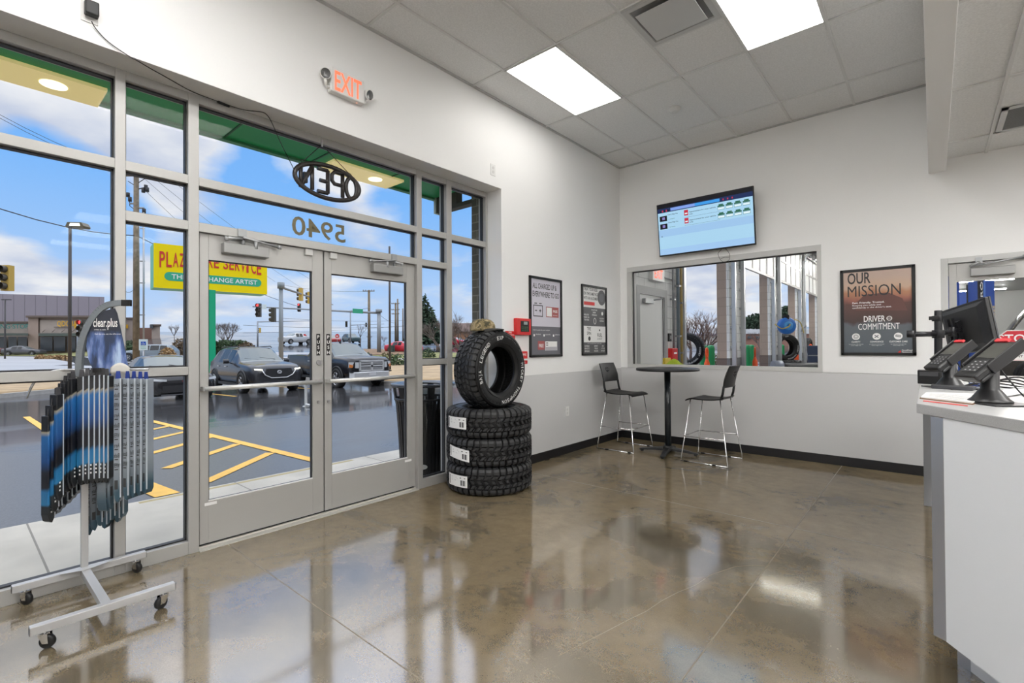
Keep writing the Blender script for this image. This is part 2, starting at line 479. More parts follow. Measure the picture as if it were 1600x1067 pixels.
# ---------------------------------------------------------------- storefront glazing
FX0, FX1, GX = -.32, -.21, -.268
def pane_kit(name, fr, y0, y1, rails, bottom=0.09, top=3.005, label=None):
    """one bay between mullions: rails = [(z0, z1)], panes and gaskets between them"""
    root = thing(name, label, None, (FX1, (y0+y1)/2, 0)); root['kind'] = 'structure'
    m = MB(ALU)
    for (a, b, lo, hi) in fr: m.box((FX0, a, lo), (FX1, b, hi))
    for (a, b) in rails: m.box((FX0+.002, y0, a), (FX1-.002, y1, b))
    m.build('window_frame', root, bevel=.002)
    lv = [bottom]+[v for r_ in rails for v in r_]+[top] if rails and rails[0][0] > bottom+.01 else [v for r_ in rails for v in r_][1:-1]
    lv = sorted(lv)
    g = MB(GASK)
    for i in range(0, len(lv)-1, 2):
        z0, z1 = lv[i], lv[i+1]
        p = MB(PANE); p.box((GX-.003, y0+.002, z0+.002), (GX+.003, y1-.002, z1-.002)); p.build('pane', root)
        for (a, b, e, f_) in ((y0, y0+.009, z0, z1), (y1-.009, y1, z0, z1), (y0, y1, z0, z0+.009), (y0, y1, z1-.009, z1)):
            g.box((GX-.02, a, e), (GX+.018, b, f_))
    g.build('gasket', root)
    return root
M1, M2, M3, M4, M5 = (.648, .70), (1.03, 1.092), (2.915, 2.975), (3.29, 3.36), (3.86, 3.89)
R1, R2, RM = (2.447, 2.505), (2.14, 2.20), (1.18, 1.234)
full = [(0, .085), RM, R1, (3.0, ZH)]
pane_kit('window_1', [(-1.0, -.95, 0, ZH), (*M1, 0, ZH)], -.95, M1[0], full, label='large left storefront bay of clear glass in aluminium frame')
four = [(0, .085), RM, R2, R1, (3.0, ZH)]
pane_kit('window_2', [(*M2, 0, ZH)], M1[1], M2[0], four, label='narrow storefront bay left of the entrance doors')
pane_kit('window_3', [(*M3, 0, ZH)], M2[1], M3[0], [R2, R1, (3.0, ZH)], bottom=2.2, label='two transom panes above the entrance doors')
pane_kit('window_4', [(*M4, 0, ZH)], M3[1], M4[0], four, label='narrow storefront bay right of the entrance doors')
pane_kit('window_5', [(*M5, 0, ZH)], M4[1], M5[0], full, label='storefront bay behind the tires')

# house number on the outside of the lower transom (read from the street)
n = MB(M('olive_vinyl', (.17, .14, .075), .6))
n.text('5940', (GX-.006, 2.205, 2.245), -Y, Z, .145, .458, d=.0, bold=.012)
tag(n.build('house_number'), 'olive number 5940 on the transom glass, mirrored from inside', 'number')

# ---------------------------------------------------------------- entrance doors
def leaf(name, y0, y1, hinge_left, label):
    root = thing(name, label, None, (-.267, (y0+y1)/2, 0)); root['kind'] = 'structure'
    xa, xb = -.292, -.246
    sl, sr = (.055, .092) if hinge_left else (.062, .08)
    gl, gr = y0+sl, y1-sr
    m = MB(ALU)
    m.box((xa, y0, .03), (xb, gl, 2.138)); m.box((xa, gr, .03), (xb, y1, 2.138))
    m.build('door_stile', root, bevel=.002)
    m = MB(ALU); m.box((xa, gl, 1.963), (xb, gr, 2.138)); m.build('top_rail', root, bevel=.002)
    m = MB(ALU); m.box((xa, gl, .03), (xb, gr, .31))
    m.use(PAPER)
    if hinge_left: m.box((xb, gl-.025, .283), (xb+.0015, gl+.05, .303))
    else: m.box((xb, gr-.03, .275), (xb+.0015, gr+.045, .296))
    m.build('kick_rail', root)
    p = MB(PANE); p.box((GX-.003, gl, .31), (GX+.003, gr, 1.963)); p.build('pane', root)
    g = MB(GASK)
    for (a, b, e, f_) in ((gl, gl+.006, .31, 1.963), (gr-.006, gr, .31, 1.963), (gl, gr, .31, .316), (gl, gr, 1.957, 1.963)):
        g.box((GX-.012, a, e), (GX+.012, b, f_))
    g.use(M('white_bead', (.75, .75, .75), .4)); g.box((GX+.012, gl, .31), (GX+.02, gr, .318))
    g.build('gasket', root)
    # push bar
    pb = MB(M('satin_aluminium', (.60, .60, .585), .3, .5))
    pb.cyl((-.185, y0+.01, 1.082), (-.185, y1-.045 if hinge_left else y1-.04, 1.082), .0165, n=14)
    for yy in (y0+.02, y1-.055 if hinge_left else y1-.05): pb.box((xb, yy-.014, 1.068), (-.18, yy+.014, 1.096))
    pb.build('push_bar', root)
    # closer
    ca, cb_ = ((1.235, 1.54) if hinge_left else (2.425, 2.74))
    k = MB(ALUD); k.box((xb, ca, 2.015), (xb+.062, cb_, 2.088)); cl = k.build('door_closer', root, bevel=.006)
    k = MB(GALV)
    e1, e2, piv = ((1.25, 1.62, 1.36) if hinge_left else (2.72, 2.40, 2.65))
    k.box((FX1+.001, piv-.028, 2.146), (FX1+.012, piv+.028, 2.20))
    k.cyl((xb+.03, piv+.01, 2.088), (xb+.03, piv+.01, 2.125), .012, n=10)
    k.cyl((-.18, e1, 2.118), (-.20, piv, 2.13), .011, n=8); k.cyl((-.21, e2, 2.108), (-.19, piv, 2.14), .009, n=8)
    k.cyl((-.20, e2, 2.095), (-.20, e2, 2.122), .013, n=10); k.cyl((-.18, e1, 2.10), (-.18, e1, 2.128), .013, n=10)
    k.cyl((-.19, (piv*2+e2)/3, 2.07), (-.19, (piv*2+e2)/3, 2.12), .012, n=10)
    a = k.build('closer_arm', root)
    s = MB(M('grey_switch_plastic', (.55, .55, .54), .5))
    yy = 1.86 if hinge_left else 2.07
    s.box((xb, yy-.03, 2.085), (xb+.025, yy+.03, 2.135)); s.build('door_contact', root, bevel=.004)
    # sticker, lock cylinder, flush bolt
    sy = 1.945 if hinge_left else 2.03
    s = MB(BLACK); s.box((xb, sy-.016, 1.29), (xb+.0015, sy+.016, 1.465)); s.use(PAPER)
    for i, ch in enumerate('PUSH'): s.text(ch, (xb+.0025, sy, 1.428-.042*i), Y, Z, .026, None, d=0, bold=.02, align='c')
    s.build('push_sticker', root)
    s = MB(STEEL)
    s.cyl((xb, sy, .915), (xb+.008, sy, .915), .012, n=14)
    if hinge_left: s.cyl((xb, sy+.003, 1.235), (xb+.014, sy+.003, 1.235), .021, n=18)
    s.build('lock_cylinder', root)
    return root
leaf('door_1', 1.104, 1.988, True, 'left leaf of the aluminium glass entrance doors')
leaf('door_2', 1.998, 2.90, False, 'right leaf of the aluminium glass entrance doors')
t = MB(M('dark_gap', (.01, .01, .01), .8)); t.box((-.29, 1.988, .03), (-.27, 1.998, 2.138)); t.box((-.285, 1.1, .008), (-.262, 2.9, .03))  # near-black strips filling the gaps between and under the leaves
struct(t.build('trim_door_gap'))
t = MB(M('mill_aluminium', (.60, .58, .54), .4, .4)); t.box((-.33, 1.092, 0), (-.245, 2.915, .016)); t.box((-.245, 1.092, 0), (-.19, 2.915, .006))
struct(t.build('trim_threshold'))
t = MB(ALU); t.box((FX0, 1.092, .016), (-.25, 1.102, 2.14)); t.box((FX0, 2.902, .016), (-.25, 2.915, 2.14)); struct(t.build('trim_door_jamb'))

# ---------------------------------------------------------------- interior window in the back wall
FRG = M('painted_window_frame', (.55, .55, .54), .45)
root = thing('window_6', 'wide interior window looking into the service bay', None, ((WX0+WX1)/2, YB, WZ0)); root['kind'] = 'structure'
m = MB(FRG)
a, b = .075, .055
m.box((WX0, YB-.006, WZ1-.07), (WX1, YB+.14, WZ1)); m.box((WX0, YB-.006, WZ0), (WX1, YB+.14, WZ0+.052))
m.box((WX0, YB-.006, WZ0+.052), (WX0+.08, YB+.14, WZ1-.07)); m.box((WX1-.045, YB-.006, WZ0+.052), (WX1, YB+.14, WZ1-.07))
m.build('window_frame', root, bevel=.002)
p = MB(PANE); p.box((WX0+.08, YB+.05, WZ0+.05), (WX1-.045, YB+.056, WZ1-.07)); p.build('pane', root)
g = MB(GASK); g.box((WX0+.08, YB+.02, WZ1-.082), (WX1-.045, YB+.05, WZ1-.07)); g.box((WX0+.08, YB+.02, WZ0+.05), (WX0+.092, YB+.05, WZ1-.07))
g.build('gasket', root)

# glazed door to the service bay
root = thing('door_3', 'glazed aluminium door from the showroom to the service bay', None, ((DX0+DX1)/2, YB, 0)); root['kind'] = 'structure'
m = MB(FRG); m.box((DX0, YB-.004, 0), (DX0+.055, YB+.15, DZ)); m.box((DX1-.055, YB-.004, 0), (DX1, YB+.15, DZ)); m.box((DX0+.055, YB-.004, DZ-.055), (DX1-.055, YB+.15, DZ))
m.build('door_frame', root, bevel=.003)
DY = YB+.03
m = MB(ALU)
m.box((DX0+.06, DY, .01), (DX0+.118, DY+.045, 2.145)); m.box((DX1-.12, DY, .01), (DX1-.06, DY+.045, 2.145))
m.box((DX0+.118, DY, 1.965), (DX1-.12, DY+.045, 2.145)); m.box((DX0+.118, DY, .01), (DX1-.12, DY+.045, .28)); m.build('door_stile', root, bevel=.002)
p = MB(PANE); p.box((DX0+.118, DY+.02, .28), (DX1-.12, DY+.026, 1.965)); p.build('pane', root)
k = MB(ALUD); k.box((3.785, DY-.06, 2.005), (4.09, DY, 2.085)); k.build('door_closer', root, bevel=.006)
k = MB(GALV); k.box((3.82, YB-.012, 2.13), (3.87, YB-.004, 2.185)); k.cyl((3.78, YB-.03, 2.1), (4.16, YB-.03, 2.155), .009, n=8); k.cyl((3.78, YB-.03, 2.1), (3.85, YB-.03, 2.14), .012, n=8)
k.cyl((4.15, YB-.03, 2.14), (4.15, YB-.03, 2.17), .014, n=10); k.build('closer_arm', root)
# STOP notice stuck on the door glass
cx, cz, rr = 4.09, 1.332, .145
oc = [(cx+rr/math.cos(PI/8)*math.cos(PI/8+k*PI/4), cz+rr/math.cos(PI/8)*math.sin(PI/8+k*PI/4)) for k in range(8)]
yy = DY+.018
s = MB(PAPER); s.prism([(x, yy, z) for x, z in oc], (0, .002, 0))
RD = M('sign_red', (.55, .015, .03), .5)
def clip(pts, zmin=None, k=1.0):
    return [(cx+(x-cx)*k, cz+(z-cz)*k) for x, z in pts]
inner = clip(oc, k=.94)
top = [(x, max(z, cz+.008)) for x, z in inner]
s.use(RD); s.poly([(x, yy-.001, z) for x, z in top])
for i in range(8):
    a, b = oc[i], oc[(i+1) % 8]; c1, d1 = clip([a, b], k=.965)
    if min(a[1], b[1]) < cz+.05: s.poly([(c1[0], yy-.001, c1[1]), (d1[0], yy-.001, d1[1]), *[(q[0], yy-.001, q[1]) for q in clip([b, a], k=.94)]])
s.use(PAPER); s.text('STOP', (cx, yy-.0016, cz+.03), X, Z, .074, .235, d=0, bold=.03, align='c')
s.use(BLACK)
for i, (t_, w_) in enumerate((('SAFETY GLASSES', .23), ('REQUIRED', .15), ('BEYOND THIS', .18), ('POINT', .095))):
    s.text(t_, (cx, yy-.0016, cz-.022-.03*i), X, Z, .019, w_, d=0, bold=.02, align='c')
tag(s.build('stop_notice'), 'red and white octagonal STOP notice on the glass of the bay door', 'sign')
# ================================================================ things on the ceiling
def panel(x, y, label, z=ZC, lamp=None):
    t = thing('ceiling_light', label, 'ceiling light', (x+.305, y+.611, z), group='flat ceiling light panels')
    m = MB(M('light_frame_white', (.75, .75, .74), .4))
    w, d = .6, 1.21
    for (a, b, c, e) in ((0, .014, 0, d), (w-.014, w, 0, d), (0, w, 0, .014), (0, w, d-.014, d)): m.box((x+.006+a, y+.006+c, z-.004), (x+.006+b, y+.006+e, z+.012))
    m.build('light_frame', t)
    m = MB(lamp or FILLM); m.box((x+.02, y+.02, z+.001), (x+.592, y+1.202, z+.010)); m.build('diffuser', t)
    return t
panel(.43, 3.456, 'lit flat ceiling panel nearer the storefront wall', lamp=LAMPV)
panel(2.263, 3.456, 'lit flat ceiling panel near the soffit beam, cut by the top of the frame', lamp=LAMPV)
for i, (x, y) in enumerate(((1.04, -.21), (2.263, 1.012), (2.263, -1.432), (.43, -2.65))):  # unseen panels added as fill, brighter than the two in view
    panel(x, y, 'unseen fill panel added to the ceiling behind the viewpoint, %s of that row' % ORD[i])
for i, (x, y) in enumerate([(4.52+.611*2*a, y) for y in (3.546, 1.102, -1.342) for a in range(3)]):  # more unseen panels, added to light the counter side
    panel(x, y, 'unseen fill panel added to the low ceiling over the counter, %s counted from the beam' % ORD[i], ZL)

t = thing('air_diffuser', 'white square air diffuser with drop plate in the ceiling grid', 'air vent', (1.96, 3.77, ZC))
DW = M('diffuser_white_enamel', (.58, .58, .575), .35)
m = MB(DW); x0, x1, y0, y1 = 1.664, 2.252, 3.468, 4.05
for k, (i, dz) in enumerate(((0, 0), (.05, .02))):
    pass
def frust(m, a, za, b, zb):
    """sloped square collar between inset a at za and inset b at zb"""
    A = [(x0+a, y0+a, za), (x1-a, y0+a, za), (x1-a, y1-a, za), (x0+a, y1-a, za)]; B = [(x0+b, y0+b, zb), (x1-b, y0+b, zb), (x1-b, y1-b, zb), (x0+b, y1-b, zb)]
    for i in range(4): m.poly([A[i], A[(i+1) % 4], B[(i+1) % 4], B[i]])
frust(m, 0, ZC-.002, .045, ZC-.002); frust(m, .045, ZC-.002, .05, ZC+.009); m.build('collar', t, recalc=False)
m = MB(M('throat_grey', (.22, .22, .22), .6)); m.box((x0+.05, y0+.05, ZC+.006), (x1-.05, y1-.05, ZC+.011)); m.build('throat', t)
m = MB(DW); m.box((x0+.085, y0+.07, ZC-.036), (x1-.075, y1-.11, ZC-.031)); m.build('drop_plate', t, bevel=.004)
m = MB(GALV); m.box((x0+.10, y0+.13, ZC-.031), (x0+.106, y0+.17, ZC+.006)); m.build('hanger', t); m = MB(GALV); m.box((x1-.12, y1-.2, ZC-.031), (x1-.114, y1-.16, ZC+.006)); m.build('hanger', t)

t = thing('smoke_detector', 'small round white smoke detector on the ceiling', 'smoke detector', (1.352, 5.28, ZC))
m = MB(M('detector_white', (.72, .72, .71), .4))
mx = Matrix.Translation((1.352, 5.28, ZC+.010)) @ Matrix.Rotation(PI, 4, 'X')
m.lathe([(0, 0), (.066, 0), (.066, .014), (.05, .022), (.05, .024)], 28, mx); m.build('detector_base', t)
m = MB(M('detector_white')); m.lathe([(.05, .024), (.047, .038), (.03, .048), (.028, .043), (0, .043)], 28, mx); m.build('detector_cap', t)

t = thing('return_grille', 'square grey air grille in the low ceiling right of the beam', 'air vent', (4.22, 5.67, ZL))
m = MB(DW)
for (a, b, c, e) in ((3.93, 4.50, 5.39, 5.42), (3.93, 4.50, 5.92, 5.95), (3.93, 3.97, 5.39, 5.95), (4.46, 4.50, 5.39, 5.95)): m.box((a, c, ZL-.006), (b, e, ZL+.006))
m.build('grille_frame', t)
m = MB(M('grille_mesh', (.12, .12, .125), .7)); m.box((3.97, 5.42, ZL+.002), (4.46, 5.92, ZL+.006)); m.use(M('grille_bar', (.25, .25, .25), .5))
for i in range(24): m.box((3.97, 5.43+.0205*i, ZL-.002), (4.46, 5.436+.0205*i, ZL+.002))
m.build('grille_core', t)

# ================================================================ things on the storefront wall
t = thing('exit_sign', 'white wall EXIT sign with red letters and two lamp heads', 'exit sign', (0, 2.03, 3.30))
EW = M('exit_white', (.78, .77, .75), .4)
m = MB(EW); m.box((0, 1.895, 3.315), (.06, 2.185, 3.50)); m.build('sign_housing', t, bevel=.006)
m = MB(M('exit_red_lit', (.9, .2, .1), .5, em=(1, .13, .06), es=.95)); m.text('EXIT', (.0608, 1.925, 3.333), Y, Z, .148, .23, d=0, bold=.016); m.build('lettering', t)
m = MB(M('test_led', (.9, .2, .1), .5, em=(1, .3, .2), es=4)); m.cyl((.03, 2.13, 3.313), (.03, 2.13, 3.317), .004, n=8); m.build('test_lamp', t)
for (yy, sgn) in ((1.855, -1), (2.225, 1)):
    m = MB(EW); c0 = Vector((.045, yy, 3.43 if sgn < 0 else 3.41)); dr = Vector((.9, .25*sgn, -.3)).normalized()
    m.lathe([(0, -.03), (.03, -.028), (.04, .0), (.042, .02), (.036, .02)], 20, Matrix.Translation(c0) @ dr.to_track_quat('Z', 'Y').to_matrix().to_4x4())
    m.cyl(c0-Vector((0, 0, .035)), (.03, yy-sgn*.015, 3.35), .012, n=8); m.cyl((.03, yy-sgn*.015, 3.35), (.03, yy-sgn*.04, 3.345), .012, n=8)
    h = m.build('lamp_head', t)
    m = MB(M('lamp_lens', (.13, .13, .13), .2, .6)); m.lathe([(0, .012), (.02, .014), (.037, .02)], 20, Matrix.Translation(c0) @ dr.to_track_quat('Z', 'Y').to_matrix().to_4x4()); m.build('lens', h)

def plate(name, label, cat, y, z, w=.075, h=.12, kind='outlet', ax='x', sockets=True):
    t = thing(name, label, cat, (0, y, z))
    PW = M('cover_plate_white', (.78, .78, .77), .4)
    m = MB(PW); m.box((0, y-w/2, z-h/2), (.006, y+w/2, z+h/2)); m.build('cover_plate', t, bevel=.002)
    if sockets:
        m = MB(M('socket_white', (.66, .66, .65), .4))
        for dz in (-.022, .022): m.cyl((.005, y, z+dz), (.0075, y, z+dz), .016, n=14)
        m.build('socket', t)
    return t
plate('wall_outlet', 'white double outlet low on the grey wall right of the tires', 'outlet', 5.10, .53)
plate('wall_outlet', 'white outlet plate high on the wall above the right storefront corner', 'outlet', 3.756, 3.22)
plate('wall_outlet', 'white outlet plate holding the black power adapter at the top of the wall', 'outlet', .50, 3.215, sockets=False)

# power supply and lead of the OPEN sign
t = thing('power_adapter', 'black plug-in power adapter with its thin lead running to the open sign', 'power adapter', (0, .50, 3.21))
m = MB(BLACK); m.box((.006, .475, 3.185), (.05, .535, 3.262)); m.build('adapter_body', t, bevel=.006)
m = MB(BLACK)
pts = [on(143, 33, 0, .022), on(150, 45, 0, .01), on(170, 66, 0, .008), on(205, 90, 0, .008), on(212, 93.5, 2, 3.05), on(235, 107, 2, 3.05), on(262, 122, 2, 3.05), on(300, 143, 2, 3.05), on(345, 160, 2, 3.05),
       on(378, 171, 2, 3.05), on(400, 174, 2, 3.05), on(414, 177, 2, 3.045), on(424, 190, 0, -.19), on(438, 222, 0, -.19), on(455, 256, 0, -.19), on(461, 268, 0, -.19)]
def smooth(P, n=4):
    P = [Vector(p) for p in P]; out = []
    for i in range(len(P)-1):
        p0 = P[max(i-1, 0)]; p1 = P[i]; p2 = P[i+1]; p3 = P[min(i+2, len(P)-1)]
        for k in range(n):
            s = k/n
            out.append(.5*((2*p1)+(p2-p0)*s+(2*p0-5*p1+4*p2-p3)*s*s+(3*p1-p0-3*p2+p3)*s**3))
    return out+[P[-1]]
m.tube(smooth(pts), .0028, 6); m.build('lead', t)
m = MB(BLACK); q = on(345, 160, 2, 3.05); q2 = on(353, 164, 2, 3.05); m.cyl(q-Vector((0, .02, 0)), q2+Vector((0, .02, 0)), .011, n=10); m.build('inline_switch', t)

# OPEN sign, facing the street
t = thing('open_sign', 'black oval neon OPEN sign hanging at the transom, seen from behind', 'sign', (-.2, 2.01, 2.69))
NE = M('sign_black_tube', (.015, .011, .010), .35)
cy, cz, sx = 2.01, 2.695, -.195
m = MB(NE)
m.tube([(sx, cy+.277*math.cos(a), cz+.133*math.sin(a)) for a in [2*PI*k/56 for k in range(56)]], .0185, 8, closed=True); m.build('oval_rim', t)
m = MB(NE)
def stroke(P, closed=False):
    # letters are laid out as the street reads them: +u runs towards -Y
    m.tube([(sx, cy+.245-u*.485, cz-.088+v*.176) for u, v in P], .0165, 8, closed=closed)
stroke([(.085+.10*math.cos(2*PI*k/24), .5+.5*math.sin(2*PI*k/24)) for k in range(24)], True)
stroke([(.25, -.04), (.25, 1.06)]); stroke([(.25, 1.06), (.40, 1.06), (.445, .90), (.445, .64), (.40, .50), (.25, .50)])
stroke([(.52, 1.02), (.70, 1.02)]); stroke([(.52, -.02), (.70, -.02)]); stroke([(.52, 1.02), (.52, -.02)]); stroke([(.52, .5), (.66, .5)])
stroke([(.79, -.02), (.79, 1.02)]); stroke([(.79, 1.02), (.98, -.02)]); stroke([(.98, -.02), (.98, 1.0)])
m.build('lettering', t)
for yy in (1.80, 2.20):
    m = MB(BLACK); m.tube([(sx, yy+.016*math.cos(2*PI*k/12), cz+.108+.016*math.sin(2*PI*k/12)) for k in range(12)], .0028, 5, closed=True); m.build('hanging_ring', t)
m = MB(BLACK); m.box((sx-.012, 1.80, cz-.05), (sx+.014, 1.83, cz+.03)); m.build('transformer', t)
m = MB(M('chain_dark', (.04, .04, .04), .4, .6))
m.tube([(sx, 1.80, cz+.115), (-.205, 1.955, 2.985)], .0032, 5); m.tube([(sx, 2.20, cz+.115), (-.205, 1.965, 2.985)], .0032, 5); m.build('chain', t)
m = MB(STEEL); m.box((-.209, 1.953, 2.975), (-.2, 1.967, 3.03)); m.build('ceiling_hook', t)

# fire panel, extinguisher notice, pull station
t = thing('fire_annunciator', 'red fire alarm annunciator box with small grey screen', 'alarm panel', (0, 4.195, 1.57))
m = MB(RED); m.box((0, 4.075, 1.48), (.05, 4.325, 1.665)); m.build('panel_box', t, bevel=.008)
m = MB(BLACK); m.box((.05, 4.14, 1.515), (.053, 4.285, 1.635)); m.build('key_panel', t)
m = MB(M('lcd_grey', (.32, .36, .36), .3)); m.box((.053, 4.19, 1.595), (.0545, 4.255, 1.628)); m.build('display', t)
m = MB(M('key_green', (.15, .5, .2), .5))
for i in range(4):
    for j in range(3): m.box((.053, 4.155+.03*i, 1.525+.02*j), (.0545, 4.163+.03*i, 1.53+.02*j))
m.build('keypad', t)
t = thing('extinguisher_notice', 'red and white fire extinguisher notice behind the standing tire', 'sign', (0, 4.01, 1.43))
m = MB(PAPER); m.box((0, 3.925, 1.33), (.003, 4.105, 1.527)); m.use(RED); m.box((.003, 3.932, 1.337), (.0036, 4.098, 1.52)); m.build('notice_board', t)
m = MB(PAPER); m.text('FIRE', (.004, 4.015, 1.497), Y, Z, .016, .05, d=0, align='c', bold=.02); m.text('EXTINGUISHER', (.004, 4.015, 1.472), Y, Z, .014, .15, d=0, align='c', bold=.02)
m.box((.0036, 3.995, 1.36), (.0042, 4.04, 1.43)); m.box((.0036, 4.005, 1.43), (.0042, 4.03, 1.45)); m.box((.0036, 4.03, 1.435), (.0042, 4.06, 1.445)); m.box((.0036, 4.055, 1.385), (.0042, 4.062, 1.445)); m.build('pictogram', t)
t = thing('pull_station', 'red fire alarm pull station below the alarm panel', 'alarm switch', (0, 4.2, 1.225))
m = MB(RED); m.box((0, 4.135, 1.155), (.045, 4.265, 1.297)); m.build('station_box', t, bevel=.006)
m = MB(PAPER); m.box((.045, 4.15, 1.195), (.055, 4.25, 1.215)); m.build('pull_bar', t)
m = MB(PAPER); m.text('FIRE', (.0455, 4.2, 1.25), Y, Z, .022, .08, d=0, align='c', bold=.03); m.text('PULL', (.0455, 4.2, 1.168), Y, Z, .015, .05, d=0, align='c', bold=.02); m.build('lettering', t)

# ---------------------------------------------------------------- posters
def frame_x(t, y0, y1, z0, z1, fwid=.028):
    m = MB(BLACK)
    for (a, b, c, e) in ((y0, y1, z1-fwid, z1), (y0, y1, z0, z0+fwid), (y0, y0+fwid, z0, z1), (y1-fwid, y1, z0, z1)): m.box((0, a, c), (.022, b, e))
    m.build('poster_frame', t, bevel=.002)
INK = M('ink_dark', (.03, .03, .032), .6); PGREY = M('poster_grey', (.13, .13, .15), .45); PWH = M('poster_white', (.62, .60, .68), .4); PDK = M('poster_charcoal', (.085, .085, .09), .45)
PRED = M('poster_red', (.38, .09, .09), .5)
y0, y1, z0, z1 = 4.345, 4.985, 1.225, 2.168
t = thing('framed_poster', 'framed poster with a battery drawing, white above and grey below', 'poster', (0, 4.665, 1.7))
frame_x(t, y0, y1, z0, z1)
m = MB(PWH); m.box((0, y0+.02, 1.585), (.008, y1-.02, z1-.02)); m.use(PGREY); m.box((0, y0+.02, z0+.02), (.008, y1-.02, 1.585))
m.use(PRED); m.box((.008, 4.665, 1.70), (.0086, 4.92, 1.825)); m.box((.008, 4.50, 1.31), (.0086, 4.63, 1.415))
m.use(PAPER); m.box((.0086, 4.675, 1.71), (.0092, 4.78, 1.815)); m.box((.008, 4.645, 1.30), (.0086, 4.885, 1.41))
m.use(M('panel_light', (.45, .44, .48), .5)); m.box((.0086, 4.65, 1.30), (.009, 4.88, 1.345))
m.build('print', t)
m = MB(INK)
m.text('ALL CHARGED UP &', (.0084, 4.41, 2.03), Y, Z, .062, .47, d=0, bold=.02); m.text('EVERYWHERE TO GO', (.0084, 4.41, 1.935), Y, Z, .062, .52, d=0, bold=.02)
for (a, b, c, e) in ((4.42, 4.60, 1.825, 1.835), (4.42, 4.60, 1.70, 1.71), (4.42, 4.43, 1.70, 1.835), (4.59, 4.60, 1.70, 1.835), (4.44, 4.49, 1.85, 1.86), (4.53, 4.58, 1.85, 1.86), (4.45, 4.49, 1.765, 1.775), (4.53, 4.57, 1.765, 1.775), (4.545, 4.555, 1.75, 1.79)):
    m.box((.008, a, c), (.0086, b, e))
m.use(PAPER); m.text('FREE', (.0088, 4.565, 1.34), Y, Z, .038, .09, d=0, bold=.02, align='c'); m.text('FREE', (.0094, 4.85, 1.76), Y, Z, .03, .09, d=0, bold=.02, align='c'); m.text('BATTERY TEST', (.0094, 4.85, 1.72), Y, Z, .012, .09, d=0, align='c')
m.text('WHAT TO LOOK FOR, HOW TO KNOW', (.0084, 4.41, 1.535), Y, Z, .013, .33, d=0)
for k, w_ in enumerate(('CRANKING', 'LIGHTS', 'CORROSION')): m.text(w_, (.0084, 4.46+.19*k, 1.485), Y, Z, .013, .10, d=0); m.box((.008, 4.42+.19*k, 1.468), (.0086, 4.445+.19*k, 1.493))
m.use(INK)
for k in range(2): m.box((.0086, 4.66, 1.385-.025*k), (.009, 4.70, 1.395-.025*k))
m.build('lettering', t)
y0, y1, z0, z1 = 5.443, 6.083, 1.226, 2.17
t = thing('framed_poster', 'framed poster with alternating white and charcoal bands and a tire picture', 'poster', (0, 5.763, 1.7))
frame_x(t, y0, y1, z0, z1)
m = MB(PAPER); m.box((0, y0+.02, 1.87), (.008, y1-.02, z1-.02)); m.box((0, y0+.02, 1.40), (.008, y1-.02, 1.62))
m.use(PDK); m.box((0, y0+.02, 1.62), (.008, y1-.02, 1.87)); m.box((0, y0+.02, z0+.02), (.008, y1-.02, 1.40))
m.use(RED); m.box((.008, 5.50, 1.90), (.0086, 5.77, 1.945))
m.use(PDK); m.cyl((.008, 5.955, 2.02), (.0088, 5.955, 2.02), .105, n=32)
m.use(PGREY); m.cyl((.0088, 5.955, 2.02), (.0092, 5.955, 2.02), .06, n=28)
m.build('print', t)
m = MB(INK)
for i, w_ in enumerate(("TREAT YOUR RIDE", 'ON THE SAME PAGE', 'WITH AN ALIGNMENT')): m.text(w_, (.0084, 5.495, 2.095-.06*i), Y, Z, .04, .35+.02*i, d=0, bold=.02)
m.text('TIRE', (.0084, 5.62, 1.56), Y, Z, .045, .1, d=0, bold=.03, align='c'); m.text('SPIN', (.0084, 5.62, 1.50), Y, Z, .045, .1, d=0, bold=.03, align='c'); m.text('FUEL', (.0084, 5.9, 1.475), Y, Z, .05, .13, d=0, bold=.03, align='c'); m.text('ECONOMY', (.0084, 5.9, 1.435), Y, Z, .025, .13, d=0, bold=.03, align='c')
m.cyl((.008, 5.63, 1.45), (.0086, 5.63, 1.45), .03, n=16); m.box((.008, 5.88, 1.555), (.0086, 5.91, 1.58))
m.use(PAPER)
for (a, c, L_) in ((5.56, 1.76, ('REDUCES', 'WEAR ON', 'YOUR TIRES')), (5.76, 1.83, ('SMOOTHER', 'SAFER', 'STEERING')), (5.96, 1.72, ('FULL CONTACT', 'FOOTPRINT')), (5.57, 1.34, ('FAST FRIENDLY', 'SERVICE TO', 'KEEP ROLLING')), (5.80, 1.34, ('EXPERT', 'TECHS', 'ON SITE')), (5.98, 1.34, ('ASK', 'A TEAM', 'MEMBER'))):
    for i, w_ in enumerate(L_): m.text(w_, (.0084, a, c-.034*i), Y, Z, .02, None if len(w_) < 9 else .12, d=0, bold=.02, align='c')
m.tube([(.009, 5.77+.03*math.cos(2*PI*k/20), 1.69+.04*math.sin(2*PI*k/20)) for k in range(20)], .004, 4, closed=True); m.cyl((.008, 5.97, 1.80), (.0086, 5.97, 1.80), .025, n=16)
m.text('GET THE MOST FROM YOUR TIRES', (.0084, 5.76, 1.378), Y, Z, .011, .36, d=0, align='c')
m.build('lettering', t)

